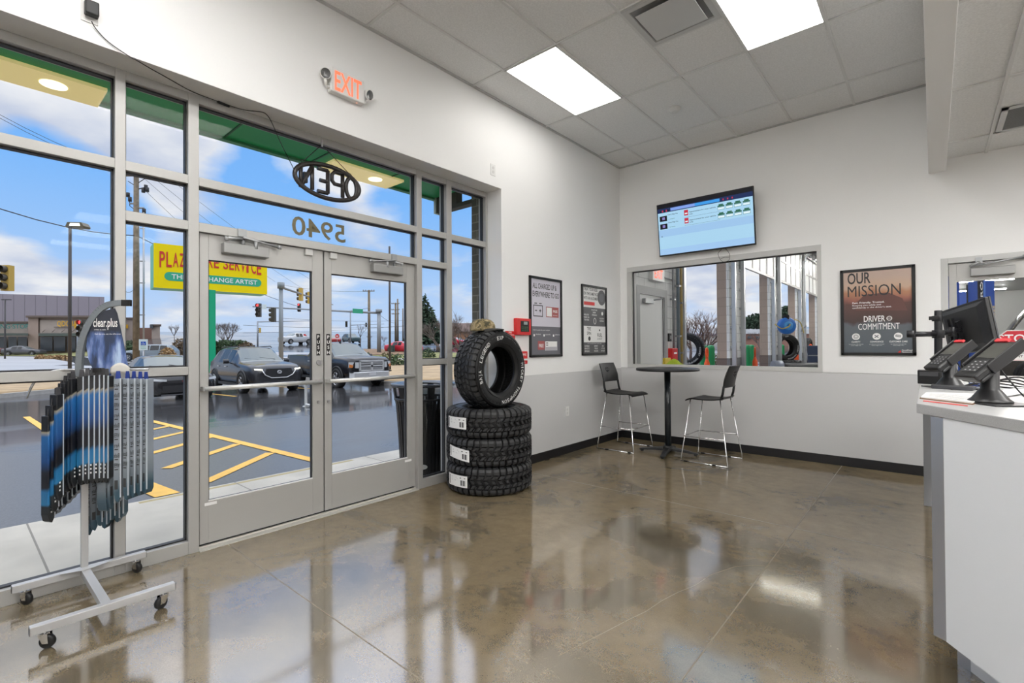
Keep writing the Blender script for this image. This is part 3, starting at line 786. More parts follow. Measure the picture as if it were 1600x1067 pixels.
# mission poster on the back wall
x0, x1, z0, z1 = 2.725, 3.372, 1.231, 2.173
t = thing('framed_poster', 'framed OUR MISSION poster showing a car interior at sunset', 'poster', (3.05, YB, 1.7))
m = MB(BLACK)
for (a, b, c, e) in ((x0, x1, z1-.03, z1), (x0, x1, z0, z0+.03), (x0, x0+.03, z0, z1), (x1-.03, x1, z0, z1)): m.box((a, YB-.022, c), (b, YB, e))
m.build('poster_frame', t, bevel=.002)
def poster_mat():
    m_ = bpy.data.materials.new('mission_print'); m_.use_nodes = True
    nt = m_.node_tree; N = nt.nodes; L = nt.links; b_ = N['Principled BSDF']; b_.inputs['Roughness'].default_value = .35
    tc = N.new('ShaderNodeTexCoord'); sp = N.new('ShaderNodeSeparateXYZ'); L.new(tc.outputs['Generated'], sp.inputs[0])
    n = N.new('ShaderNodeTexNoise'); n.inputs['Scale'].default_value = 4.0; L.new(tc.outputs['Generated'], n.inputs['Vector'])
    a = N.new('ShaderNodeMath'); a.operation = 'MULTIPLY_ADD'; L.new(n.outputs['Fac'], a.inputs[0]); a.inputs[1].default_value = .16; L.new(sp.outputs['Z'], a.inputs[2])
    rp = N.new('ShaderNodeValToRGB'); L.new(a.outputs[0], rp.inputs[0]); e = rp.color_ramp.elements
    e[0].position = 0; e[0].color = (.075, .095, .115, 1); e[1].position = 1.0; e[1].color = (.48, .36, .30, 1)
    for p_, c_ in ((.42, (.10, .115, .13, 1)), (.45, (.055, .03, .028, 1)), (.68, (.10, .045, .038, 1)), (.75, (.30, .11, .075, 1)), (.82, (.42, .20, .11, 1)), (.87, (.52, .36, .26, 1))):
        k = e.new(p_); k.color = c_
    L.new(rp.outputs[0], b_.inputs['Base Color'])
    return m_
m = MB(poster_mat()); m.box((x0+.02, YB-.012, z0+.02), (x1-.02, YB-.001, z1-.02)); m.build('print', t)
m = MB(M('seat_print', (.12, .05, .042), .5)); yy = YB-.0126
m.poly([(x0+.14, yy, 1.72), (x0+.14, yy, 1.80), (x0+.22, yy, 1.89), (x0+.42, yy, 1.90), (x0+.54, yy, 1.83), (x0+.58, yy, 1.70)])
m.build('seat_picture', t)
m = MB(INK); yy = YB-.0135
m.text('OUR', (x0+.068, yy, 2.015), X, Z, .118, .205, d=0, bold=.035); m.text('MISSION', (x0+.068, yy, 1.873), X, Z, .118, .46, d=0, bold=.035)
m.use(PAPER)
m.text('Fast. Friendly. Trusted.', (x0+.11, yy, 1.795), X, Z, .018, .28, d=0, bold=.02)
m.text('Keeping you safely and', (x0+.11, yy, 1.768), X, Z, .017, .25, d=0); m.text("confidently in the driver's seat.", (x0+.11, yy, 1.742), X, Z, .017, .34, d=0)
m.text('DRIVER', (x0+.21, yy, 1.595), X, Z, .062, .185, d=0, bold=.03); m.text('COMMITMENT', (x0+.16, yy, 1.51), X, Z, .066, .355, d=0, bold=.03)
m.tube([(x0+.43+.021*math.cos(2*PI*k/20), yy, 1.625+.021*math.sin(2*PI*k/20)) for k in range(20)], .003, 4, closed=True); m.box((x0+.41, yy, 1.624), (x0+.45, yy+.001, 1.628))
for k, w_ in enumerate(('CLARITY', 'CONFIDENCE', 'CUSTOMER CARE')):
    cx_ = x0+.138+.182*k
    m.use(PAPER); m.cyl((cx_, yy, 1.435), (cx_, yy+.001, 1.435), .036, n=24); m.text(w_, (cx_, yy, 1.37), X, Z, .017, min(.15, .0115*len(w_)), d=0, bold=.02, align='c')
    m.text('we value your time and trust', (cx_, yy, 1.348), X, Z, .008, .13, d=0, align='c'); m.text('every single visit', (cx_, yy, 1.335), X, Z, .008, .09, d=0, align='c')
    m.use(PGREY)
    if k == 0:
        for r_ in (.022, .012): m.tube([(cx_+r_*math.cos(2*PI*q/18), yy-.001, 1.435+r_*math.sin(2*PI*q/18)) for q in range(18)], .0022, 4, closed=True)
    elif k == 1:
        m.cbox((cx_, yy-.001, 1.435), (.045, .001, .008), (0, .7, 0)); m.cbox((cx_, yy-.001, 1.435), (.045, .001, .008), (0, -.7, 0))
    else:
        m.cbox((cx_, yy-.001, 1.437), (.045, .001, .02), (0, .2, 0)); m.use(PAPER); m.cbox((cx_, yy-.002, 1.437), (.035, .001, .006), (0, .2, 0))
m.use(PAPER); m.text('GoodDeed', (x0+.53, yy, 1.28), X, Z, .014, .085, d=0, bold=.03); m.text('Network', (x0+.53, yy, 1.262), X, Z, .012, .085, d=0, bold=.03)
m.use(RED); m.poly([(x0+.495, yy, 1.262), (x0+.522, yy, 1.262), (x0+.52, yy, 1.288)])
m.build('lettering', t)

# ---------------------------------------------------------------- television
t = thing('television', 'wall-mounted flat television showing a light blue check-in screen', 'television', (1.265, YB, 2.93))
tilt = math.atan2(.085, .69)
B = Matrix.Translation((1.268, 6.39, 2.925)) @ Matrix.Rotation(tilt, 4, 'X')
W2, H2 = .615, .352
def tvb(m, u0, u1, v0, v1, d0, d1): m.box((u0, d0, v0), (u1, d1, v1), B); return m
m = MB(BLACK); tvb(m, -W2, W2, -H2, H2, -.008, .02); tvb(m, -.35, .35, -.28, .12, .02, .05); m.build('television_body', t, bevel=.004)
SC = lambda n, c_, e=1.0: M('screen_'+n, (0, 0, 0), .3, em=c_, es=e, spec=.2)
m = MB()
u0, u1, v0, v1 = -W2+.012, W2-.012, -H2+.018, H2-.012
def q(mat_, a, b, c, e, k=0):
    m.use(mat_); U = lambda s: u0+(u1-u0)*s; Vv = lambda s: v0+(v1-v0)*s
    d = -.0085-.0003*k
    m.poly([B @ Vector((U(a), d, Vv(c))), B @ Vector((U(b), d, Vv(c))), B @ Vector((U(b), d, Vv(e))), B @ Vector((U(a), d, Vv(e)))])
def tx(mat_, s_, a, c, h, w=None):
    m.use(mat_); m.text(s_, B @ Vector((u0+(u1-u0)*a, -.0098, v0+(v1-v0)*c)), B.to_3x3() @ X, B.to_3x3() @ Z, h, w, d=0, bold=.015)
LB, LB2, NV, SB = SC('pale_blue', (.40, .66, .86)), SC('sky_blue', (.36, .58, .86)), SC('navy', (.01, .025, .10)), SC('bright_blue', (.05, .33, .80))
BK, GRN, WHT, RDS = SC('black', (.006, .006, .01)), SC('green', (.03, .14, .09)), SC('white', (.75, .9, .95)), SC('red', (.55, .03, .06))
q(LB, 0, 1, 0, .84)
q(LB2, 0, 1, .0, .12, 1); q(SC('mid_blue', (.34, .56, .83)), 0, 1, .36, .50, 1)
q(BK, 0, 1, .925, 1); q(NV, 0, 1, .84, .925); q(SB, .15, .68, .855, .91, 1); q(SC('tab', (.22, .36, .82)), .15, .42, .855, .91, 2)
for k in range(5): q(RDS if k % 2 else BK, .03+.022*k, .042+.022*k, .85+.0*k, .89, 2)
for k in range(3): q(RDS, .71+.045*k, .722+.045*k, .865, .895, 2)
for r_ in range(2):
    b_ = .70-.155*r_
    q(BK, .02, .105, b_-.03, b_+.075, 2); q(SC('violet', (.25, .22, .55)), .05, .08, b_, b_+.05, 3); q(RDS, .30, .345, b_+.01, b_+.115, 2); q(WHT, .308, .337, b_+.035, b_+.06, 3)
    tx(BK, 'Cherry Ridge Way', .115, b_+.075, .014, .14); tx(BK, 'Appointment for your vehicle', .355, b_+.055, .014, .34); tx(BK, 'today', .355, b_+.015, .012, .05); tx(GRN, 'in progress', .12, b_-.01, .01, .09)
    q(NV, .30, .68, b_-.028, b_-.025, 2)
    for k in range(4):
        a = .655+.083*k; zz = b_+.02
        q(GRN, a+.012, a+.058, zz+.06, zz+.085, 2); q(GRN, a, a+.07, zz+.035, zz+.06, 2); q(GRN, a, a+.07, zz-.02, zz-.015, 2); q(GRN, a, a+.002, zz-.02, zz+.03, 2); q(GRN, a+.068, a+.07, zz-.02, zz+.03, 2); q(GRN, a, a+.07, zz+.025, zz+.03, 2); q(WHT, a+.004, a+.066, zz-.012, zz+.022, 2)
q(NV, .03, .04, .36, .38, 2)
m.build('screen', t, recalc=False)
m = MB(BLACKM); m.box((1.1, 6.45, 2.8), (1.44, YB-.001, 3.05)); m.build('wall_bracket', t)
t = thing('television_cable', 'thin black cable looped below the television', 'cable', (1.48, YB, 2.5))
m = MB(BLACK)
P = [on(x, y, 1, 6.49) for x, y in ((1130, 386), (1126, 391), (1122, 396), (1124, 403), (1128, 408), (1133, 409.5), (1139, 406), (1140, 401), (1139.5, 396), (1136, 391), (1132, 386))]
m.tube(smooth(P), .0026, 6); P2 = [on(x, y, 1, 6.495) for x, y in ((1126, 404), (1132, 402), (1139, 402))]; m.tube(P2, .0026, 6)
m.build('cable_loop', t)
# ================================================================ bar table and stools
t = thing('bar_table', 'round black bar-height table on a pedestal in the corner', 'table', (.975, 5.90, 0))
m = MB(M('table_laminate', (.022, .023, .025), .42, spec=.3)); m.lathe([(0, 1.034), (.365, 1.034), (.381, 1.038), (.383, 1.052), (.381, 1.066), (.37, 1.068), (0, 1.068)], 56); m.build('tabletop', t, world=False)
m = MB(M('column_powder_coat', (.012, .016, .02), .3)); m.cyl((0, 0, .09), (0, 0, 1.02), .038, n=24); m.lathe([(0, 1.02), (.12, 1.022), (.12, 1.034), (0, 1.034)], 24); m.build('column', t, world=False)
m = MB(M('base_cast_iron', (.014, .015, .016), .45))
m.lathe([(0, .10), (.05, .10), (.065, .075), (.07, .04), (0, .035)], 24)
for k in range(4):
    a = R(12)+k*PI/2; d = Vector((math.cos(a), math.sin(a), 0)); n = Vector((-d.y, d.x, 0))
    L_ = [(.03, .085, .04, .045), (.15, .07, .034, .035), (.28, .045, .03, .02), (.345, .034, .03, .012), (.36, .028, .02, .010)]
    rings = []
    for (r_, z_, w_, h_) in L_:
        rings.append([m.bm.verts.new(d*r_+n*w_+Z*z_*.8), m.bm.verts.new(d*r_+n*w_*.7+Z*(z_)), m.bm.verts.new(d*r_-n*w_*.7+Z*z_), m.bm.verts.new(d*r_-n*w_+Z*z_*.8), m.bm.verts.new(d*r_-n*w_+Z*(z_-h_)), m.bm.verts.new(d*r_+n*w_+Z*(z_-h_))])
    for A, B_ in zip(rings, rings[1:]):
        for i in range(6): m.face([A[i], A[(i+1) % 6], B_[(i+1) % 6], B_[i]])
    m.face(rings[-1]); m.face(rings[0][::-1])
    m.cyl(d*.325, d*.325+Z*.022, .022, n=12)
m.build('cross_base', t, world=False)

def make_stool(label):
    t = thing('bar_stool', label, 'stool', (.405, 5.86, 0), 0, 'black bar stools at the round table')
    PL = M('stool_plastic', (.009, .009, .0095), .5, spec=.3)
    m = MB(PL)
    def seat(u, v):
        x = -.205+.425*u; y = (v-.5)*(.44-.05*(1-u))
        z = .742-.018*math.sin(PI*u)-.012*(1-abs(2*v-1)**2)*math.sin(PI*min(1, u*1.2))
        if u > .8: z -= ((u-.8)/.2)**2*.035
        if u < .12: z += ((.12-u)/.12)**2*.012
        return (x, y, z), (0, 0, 1)
    m.shell(seat, 16, 14, .014); m.build('seat', t, world=False)
    m = MB(PL)
    def back(u, v):
        y = (v-.5)*(.41-.05*abs(u-.35)); z = .872+.245*u
        x = -.205-.07*u-.028*(1-(2*v-1)**2)+.012*math.sin(PI*u)
        return (x, y, z), (1, 0, .25)
    holes = {(13, 8), (13, 11), (13, 14), (11, 9), (11, 11), (11, 13), (14, 10), (14, 13), (10, 11)}
    m.shell(back, 20, 24, .012, holes)
    for s_ in (-1, 1):
        m.tube([(-.175, s_*.19, .735), (-.195, s_*.192, .80), (-.207, s_*.188, .885)], .014, 8)
    m.build('backrest', t, world=False)
    c = .0062
    for s_ in (-1, 1):
        m = MB(CHROME); m.tube([(.165, s_*.20, .722), (.255, s_*.272, .02), (.258, s_*.273, .0085)], c, 8); m.build('leg', t, world=False)
        m = MB(CHROME); m.tube([(-.165, s_*.185, .73), (-.265, s_*.272, .02), (-.268, s_*.273, .0085)], c, 8); m.build('leg', t, world=False)
        m = MB(CHROME); m.cyl((.262, s_*.273, .0085), (-.272, s_*.273, .0085), c, n=8); m.build('floor_runner', t, world=False)
        for x_ in (.20, -.12):
            m = MB(BLACK); m.box((x_-.02, s_*.273-.011, 0), (x_+.02, s_*.273+.011, .018)); m.build('glide', t, world=False, bevel=.003)
        m = MB(CHROME); m.cyl((.22, s_*.245, .295), (-.226, s_*.244, .295), c, n=8); m.build('footrest', t, world=False)
    m = MB(CHROME); m.cyl((.225, -.25, .295), (.225, .25, .295), c*1.1, n=8); m.build('footrest', t, world=False)
    m = MB(CHROME); m.cyl((.165, -.2, .722), (.165, .2, .722), c, n=8); m.cyl((-.165, -.185, .728), (-.165, .185, .728), c, n=8); m.build('seat_frame', t, world=False)
    return t
st = make_stool('black bar stool on chrome sled legs in the corner, its back to the storefront wall')
dup(st, (1.515, 5.87, 0), PI, 'black bar stool on chrome sled legs right of the table, its back to the counter')

# ================================================================ tires
RUB = M('tire_rubber', (.0045, .0045, .005), .5, spec=.35); TRD = M('tire_tread', (.024, .0245, .026), .5, spec=.4); RIN = M('tire_inner', (.008, .008, .008), .7)  # groove shade put into the colours: carcass darkened, lugs lightened
ZS = .93
def tire_profile(k):
    return [(r_, z_*ZS) for r_, z_ in [(.222, -.095), (.228, -.118), (.25, -.128), (.30, -.141), (.345, -.138), (.362, -.130), (.372*k, -.122), (.388*k, -.095), (.391*k, 0), (.388*k, .095), (.372*k, .122), (.362, .130), (.345, .138), (.30, .141), (.25, .128), (.228, .118), (.222, .095),
            (.235, .095), (.27, .115), (.33, .118), (.37, .10), (.378, 0), (.37, -.10), (.33, -.118), (.27, -.115), (.235, -.095)]]
def tread_mesh(k):
    m = MB(TRD); n = 44; ro = .413*k; ri = .386*k
    def blk(a0, a1, z0, z1, sk=0.0, r1=ro, r0_=ri):
        v = []
        for r_ in (r0_, r1):
            sh = 1.0 if r_ == r0_ else .9
            for (a, z_) in ((a0, z0), (a1, z0), (a1+sk, z1), (a0+sk, z1)):
                am = (a0+a1+sk)/2; zm = (z0+z1)/2
                aa = am+(a-am)*sh; zz = zm+(z_-zm)*sh
                v.append(m.bm.verts.new((r_*math.cos(aa), r_*math.sin(aa), zz)))
        for f_ in ((4, 5, 6, 7), (0, 1, 5, 4), (1, 2, 6, 5), (2, 3, 7, 6), (3, 0, 4, 7)): m.face([v[i] for i in f_])
    p = 2*PI/n
    def shoulder(a0, a1, s_, deep):
        # lug from the tread shoulder down over the rounded corner onto the sidewall
        sec = [(.412*k, .072), (.411*k, .098), (.398*k, .120), (.372*k, .135), (.345*k-deep, .143)]
        inn = [(.385*k, .072), (.382*k, .094), (.374*k, .108), (.358*k, .118), (.338*k-deep, .130)]
        A = []
        for aa, f in ((a0, 0), (a1, 0)):
            A.append([m.bm.verts.new((r_*math.cos(aa), r_*math.sin(aa), s_*z_)) for r_, z_ in sec])
            A.append([m.bm.verts.new((r_*math.cos(aa), r_*math.sin(aa), s_*z_)) for r_, z_ in inn])
        o0, i0, o1, i1 = A
        for q in range(4):
            m.face([o0[q], o1[q], o1[q+1], o0[q+1]]); m.face([o0[q], o0[q+1], i0[q+1], i0[q]]); m.face([o1[q+1], o1[q], i1[q], i1[q+1]])
        m.face([o0[0], i0[0], i1[0], o1[0]]); m.face([o0[4], o1[4], i1[4], i0[4]])
    n = 40; p = 2*PI/n
    for i in range(n):
        a = i*p; big = .74 if i % 2 else .64
        shoulder(a, a+p*big, -1, .006*(i % 2)); shoulder(a+p*.45, a+p*(.45+big), 1, .006*(i % 2))
        blk(a+p*.12, a+p*.60, -.062, -.026, p*.40); blk(a+p*.05, a+p*.52, .026, .062, p*.42)
        blk(a+p*.35, a+p*.80, -.016, .016, -p*.30)
        blk(a+p*.70, a+p*.98, -.062, -.040, p*.2, ro-.002); blk(a+p*.62, a+p*.92, .034, .060, p*.2, ro-.002)
    for v in m.bm.verts: v.co.z *= ZS
    return m
def make_tire(name, label, cat, loc, rot=None, letters=False, k=1.0, stick=None, group=None):
    t = thing(name, label, cat, loc, rot=rot, group=group)
    m = MB(RUB); m.lathe(tire_profile(k), 88, closed=True); m.build('carcass', t, world=False)
    tread_mesh(k).build('tread', t, world=False)
    m = MB(RUB)
    for r_, z_ in ((.262, .1335*ZS), (.335, .1415*ZS), (.262, -.1335*ZS), (.335, -.1415*ZS)): m.tube([(r_*math.cos(2*PI*q/72), r_*math.sin(2*PI*q/72), z_) for q in range(72)], .0028, 5, closed=True)
    m.build('sidewall_rib', t, world=False)
    if letters:
        m = MB(M('raised_white_letter', (.72, .72, .71), .6))
        def arc(s_, a0, a1, rad, h):
            n = len(s_)
            for i, ch in enumerate(s_):
                if ch == ' ': continue
                a = a0+(a1-a0)*(i+.5)/n
                rd = Vector((math.cos(a), math.sin(a), 0)); tg = Vector((math.sin(a), -math.cos(a), 0))
                m.text(ch, rd*(rad-h/2)+Z*(.1425*ZS), tg, rd, h, abs(a1-a0)/n*rad*(.80 if ch not in 'IJ' else .3), d=0, bold=.035, align='c')
        for s_, a0, a1 in (('MICKEY', 12, -26), ('THOMPSON', -34, -92), ('BAJA', 202, 178), ('LEGEND', 166, 124), ('EXP', 104, 86)): arc(s_, R(a0), R(a1), .308, .036)
        m.build('lettering', t, world=False)
    if stick:
        a0, a1, z0, z1, rip = stick
        m = MB(PAPER); rr = .418*k; n = 10
        A = [(rr*math.cos(a0+(a1-a0)*i/n), rr*math.sin(a0+(a1-a0)*i/n)) for i in range(n+1)]
        for i in range(n):
            q0, q1 = z0+rip*i/n, z0+rip*(i+1)/n; h = z1-z0
            m.poly([(*A[i], q0), (*A[i+1], q1), (*A[i+1], q1+h), (*A[i], q0+h)])
        m.use(INK)
        for (f0, f1, c0, c1) in ((.06, .10, .1, .9), (.70, .76, .15, .6), (.78, .80, .15, .6), (.82, .88, .15, .6), (.90, .91, .15, .6), (.2, .5, .78, .8), (.2, .55, .66, .68), (.2, .45, .5, .52), (.66, .92, .75, .82)):
            g0 = a0+(a1-a0)*f0; g1 = a0+(a1-a0)*f1; r2 = rr+.0008; h = z1-z0
            m.poly([(r2*math.cos(g0), r2*math.sin(g0), z0+rip*f0+h*c0), (r2*math.cos(g1), r2*math.sin(g1), z0+rip*f1+h*c0), (r2*math.cos(g1), r2*math.sin(g1), z0+rip*f1+h*c1), (r2*math.cos(g0), r2*math.sin(g0), z0+rip*f0+h*c1)])
        m.build('size_sticker', t, world=False)
    return t
TX, TY = .215, 3.45
aS = R(-90)   # sticker bearing
tires = []
for i, (w_, da, rip) in enumerate((('bottom', -.03, 0), ('middle', .02, -.03), ('top', -.05, 0))):
    tires.append(make_tire('tire', 'black all-terrain tire lying flat, %s of the three in the stack' % w_, 'tire', (TX, TY, .136+.257*i), rot=(0, 0, .06*i), k=1.005,
              stick=(aS+da-.06*i-.30, aS+da-.06*i+.30, -.055+.006*i, .05+.006*i, rip), group='all-terrain tires stacked by the storefront'))
stand_t = make_tire('tire', 'black all-terrain tire standing upright on the stack, white raised letters', 'tire', (TX+.022, TY+.004, 1.128), rot=Euler((PI/2, 0, PI/2+R(1))), letters=True, k=.93, group='all-terrain tires stacked by the storefront')
stand_t.scale = (1, 1, 1.14)
# camouflage cap on the standing tire
t = thing('baseball_cap', 'camouflage baseball cap with dark visor resting on the standing tire', 'cap', (.10, 3.42, 1.497))
def camo():
    m_ = M('camo_cloth', (.22, .17, .09), .9); nt = m_.node_tree; N = nt.nodes; L = nt.links
    tc = N.new('ShaderNodeTexCoord'); n = N.new('ShaderNodeTexNoise'); n.inputs['Scale'].default_value = 22; n.inputs['Detail'].default_value = 3; L.new(tc.outputs['Object'], n.inputs['Vector'])
    r_ = N.new('ShaderNodeValToRGB'); r_.color_ramp.interpolation = 'CONSTANT'; e = r_.color_ramp.elements
    e[0].position = 0; e[0].color = (.06, .055, .03, 1); e[1].position = .42; e[1].color = (.20, .155, .075, 1); k = e.new(.52); k.color = (.34, .27, .16, 1); k = e.new(.62); k.color = (.12, .10, .055, 1)
    L.new(n.outputs['Fac'], r_.inputs[0]); L.new(r_.outputs[0], N['Principled BSDF'].inputs['Base Color']); return m_
CAMO = camo()
m = MB(CAMO)
prof = [(.098, 0), (.099, .02), (.096, .045), (.084, .072), (.062, .09), (.03, .099), (0, .101)]
m.lathe(prof, 28, Matrix.Diagonal((1.0, 1.12, 1, 1))); m.build('crown', t, world=False)
m = MB(CAMO); m.lathe([(0, .099), (.008, .104), (0, .107)], 12); m.build('button', t, world=False)
m = MB(M('visor_cloth', (.025, .024, .022), .8))
def vis(u, v):
    a = R(62)*(2*v-1); r_ = .088+.085*u*math.cos(a*.9)
    return (r_*math.sin(a)*.92, r_*math.cos(a)*1.1, .016-.008*u*u-.028*(abs(2*v-1)**2)*u), (0, 0, 1)
m.shell(vis, 8, 16, .005); m.build('visor', t, world=False)
t.rotation_euler = (0, R(0), R(-72))
t.location = (.175, 3.41, 1.508); t.scale = (1.15, 1.15, 1.15)

# ================================================================ wiper blade stand
SX, SY = -.165, .505      # upright
t = thing('wiper_display_stand', 'wheeled grey steel display stand hung with wiper blades at the storefront', 'display stand', (.15, .5, 0))
SG = M('stand_silver_paint', (.46, .46, .465), .35, .3)
zb0, zb1 = .078, .116
m = MB(SG); m.box((SX-.019, .215, zb0), (SX+.019, .79, zb1)); m.build('foot_bar', t, bevel=.003)
m = MB(SG); m.box((.421, .235, zb0), (.459, .785, zb1)); m.build('foot_bar', t, bevel=.003)
m = MB(SG); m.box((SX+.019, .486, zb0), (.421, .524, zb1-.002)); m.prism([(SX-.0, .40, zb1), (SX+.03, .40, zb1), (SX+.06, .486, zb1), (SX+.06, .524, zb1), (SX+.03, .61, zb1), (SX, .61, zb1)], (0, 0, .003)); m.build('cross_bar', t, bevel=.002)
for (x_, y_) in ((SX, .215), (SX, .79), (.44, .235), (.44, .785)):
    m = MB(BLACK); e = -.001 if y_ < .5 else .001; m.box((x_-.017, y_+min(e, 0), zb0+.002), (x_+.017, y_+max(e, 0)+.0005, zb1-.002)); m.build('end_cap', t)
m = MB(SG); m.box((SX-.016, SY-.016, zb1), (SX+.016, SY+.016, 1.24)); m.build('upright', t, bevel=.002)
for (x_, y_, a) in ((SX, .265, .6), (SX, .74, .5), (.44, .285, .9), (.44, .735, -1.2)):
    c_ = MB(BLACK); rr = .031; dx, dy = math.cos(a), math.sin(a); ox, oy = x_+.012*dx, y_+.012*dy
    ax = Vector((-dy, dx, 0))
    mx = Matrix.Translation((ox, oy, rr)) @ ax.to_track_quat('Z', 'Y').to_matrix().to_4x4()
    c_.lathe([(0, -.012), (.026, -.012), (.031, -.007), (.031, .007), (.026, .012), (0, .012)], 20, mx); w = c_.build('caster', t)
    c_ = MB(CHROME)
    for s_ in (-1, 1):
        o_ = ax*(.0145*s_); c_.prism([Vector((ox, oy, rr))+o_+Vector((dx*-.012, dy*-.012, -.004)), Vector((ox, oy, rr))+o_+Vector((dx*.012, dy*.012, -.004)), Vector((x_, y_, .07))+o_+Vector((dx*.02, dy*.02, 0)), Vector((x_, y_, .07))+o_-Vector((dx*.02, dy*.02, 0))], ax*(.002*s_))
    c_.box((x_-.016, y_-.016, .066), (x_+.016, y_+.016, .071)); c_.cyl((x_, y_, .066), (x_, y_, zb0), .009, n=10); c_.build('fork', w)
# arched header frame and printed board
hd = Vector((.62, .78, 0)).normalized()   # across the board, left to right from the room
nn = Vector((hd.y, -hd.x, 0))             # towards the room
def hp(a, z, d=0.0): return Vector((SX, SY, 0))+hd*a+nn*d+Z*z
m = MB(M('header_frame_grey', (.17, .19, .21), .3, .3))
P = [hp(-.02, 1.2), hp(-.018, 1.30), hp(-.005, 1.40), hp(.03, 1.50), hp(.075, 1.57), hp(.12, 1.606), hp(.165, 1.618), hp(.195, 1.62)]
P = smooth(P, 4)
for a, b in zip(P, P[1:]):
    d_ = (b-a).normalized(); s_ = nn.cross(d_).normalized()
    m.prism([a-s_*.016, a+s_*.016, b+s_*.016, b-s_*.016], nn*.022)
m.build('header_arch', t)
m = MB(BLACK); q0 = hp(.195, 1.62); m.prism([q0-Z*.018, q0+hd*.045-Z*.018, q0+hd*.045+Z*.018, q0+Z*.018], nn*.022); m.build('arch_end_cap', t)
def header_print():
    m_ = M('header_print', (.02, .03, .06), .35); nt = m_.node_tree; N = nt.nodes; L = nt.links
    tc = N.new('ShaderNodeTexCoord'); sp = N.new('ShaderNodeSeparateXYZ'); L.new(tc.outputs['Object'], sp.inputs[0])
    mp = N.new('ShaderNodeMapping'); L.new(tc.outputs['Object'], mp.inputs[0]); mp.inputs['Rotation'].default_value = (.4, .5, .3); mp.inputs['Scale'].default_value = (30, 14, 5)
    n = N.new('ShaderNodeTexNoise'); n.inputs['Scale'].default_value = 1.2; n.inputs['Detail'].default_value = 5; L.new(mp.outputs[0], n.inputs['Vector'])
    r_ = N.new('ShaderNodeValToRGB'); e = r_.color_ramp.elements
    e[0].position = .36; e[0].color = (.016, .03, .075, 1); e[1].position = .68; e[1].color = (.40, .52, .70, 1); k = e.new(.47); k.color = (.05, .10, .26, 1); k = e.new(.56); k.color = (.16, .22, .45, 1)
    L.new(n.outputs['Fac'], r_.inputs[0])
    mr = N.new('ShaderNodeMapRange'); L.new(sp.outputs['Z'], mr.inputs[0]); mr.inputs[1].default_value = 1.44; mr.inputs[2].default_value = 1.462
    mx_ = N.new('ShaderNodeMix'); mx_.data_type = 'RGBA'; L.new(mr.outputs[0], mx_.inputs[0]); L.new(r_.outputs[0], mx_.inputs[6]); mx_.inputs[7].default_value = (.014, .018, .032, 1)
    L.new(mx_.outputs[2], N['Principled BSDF'].inputs['Base Color']); return m_
m = MB(header_print())
edge = [(.055, 1.225), (.027, 1.30), (.018, 1.37), (.022, 1.44), (.04, 1.50), (.07, 1.545), (.11, 1.575), (.16, 1.588), (.172, 1.56), (.195, 1.44), (.215, 1.33), (.23, 1.235), (.16, 1.215)]
m.prism([hp(a, z, .012) for a, z in edge], nn*.004); m.build('header_board', t)
m = MB(PAPER)
m.text('clear.plus', hp(.052, 1.482, .0168), hd, Z, .050, .122, d=0, bold=.03); m.text('WIPER BLADES', hp(.056, 1.462, .0168), hd, Z, .006, .06, d=0); m.text('Feel the one, see the difference', hp(.06, 1.437, .0168), hd, Z, .008, .13, d=0)
m.build('lettering', t)
m = MB(M('card_holder', (.62, .60, .56), .5)); m.shell(lambda u, v: (hp(.145+.10*u, 1.215+.06*v-.03*(2*u-1)**2*v, .03), nn), 8, 4, .004); m.build('card_holder', t)

# arms
YS = hd
def arm_pts(side, low):
    z = 1.235-low
    if side < 0: return [hp(.0, z+.0, .02), hp(-.05, z+.003, .05), hp(-.13, z, .07), hp(-.19, z-.03, .08), hp(-.225, z-.075, .09), hp(-.25, z-.15, .095)]
    return [hp(.0, z, .02), hp(.06, z+.004, .04), hp(.15, z+.002, .05), hp(.33, z, .05)]
for side in (-1, 1):
    for low in (0, .21):
        P_ = arm_pts(side, low); P_ = P_ if low == 0 else P_[:3]
        m = MB(STEEL); m.tube(smooth([v-nn*.045 for v in P_], 4), .006, 8)
        if side > 0 and low == 0: m.use(BLACK); m.prism([hp(.075, 1.222, .058), hp(.115, 1.222, .058), hp(.115, 1.248, .058), hp(.075, 1.248, .058)], nn*.004)
        m.build('hanging_arm', t)

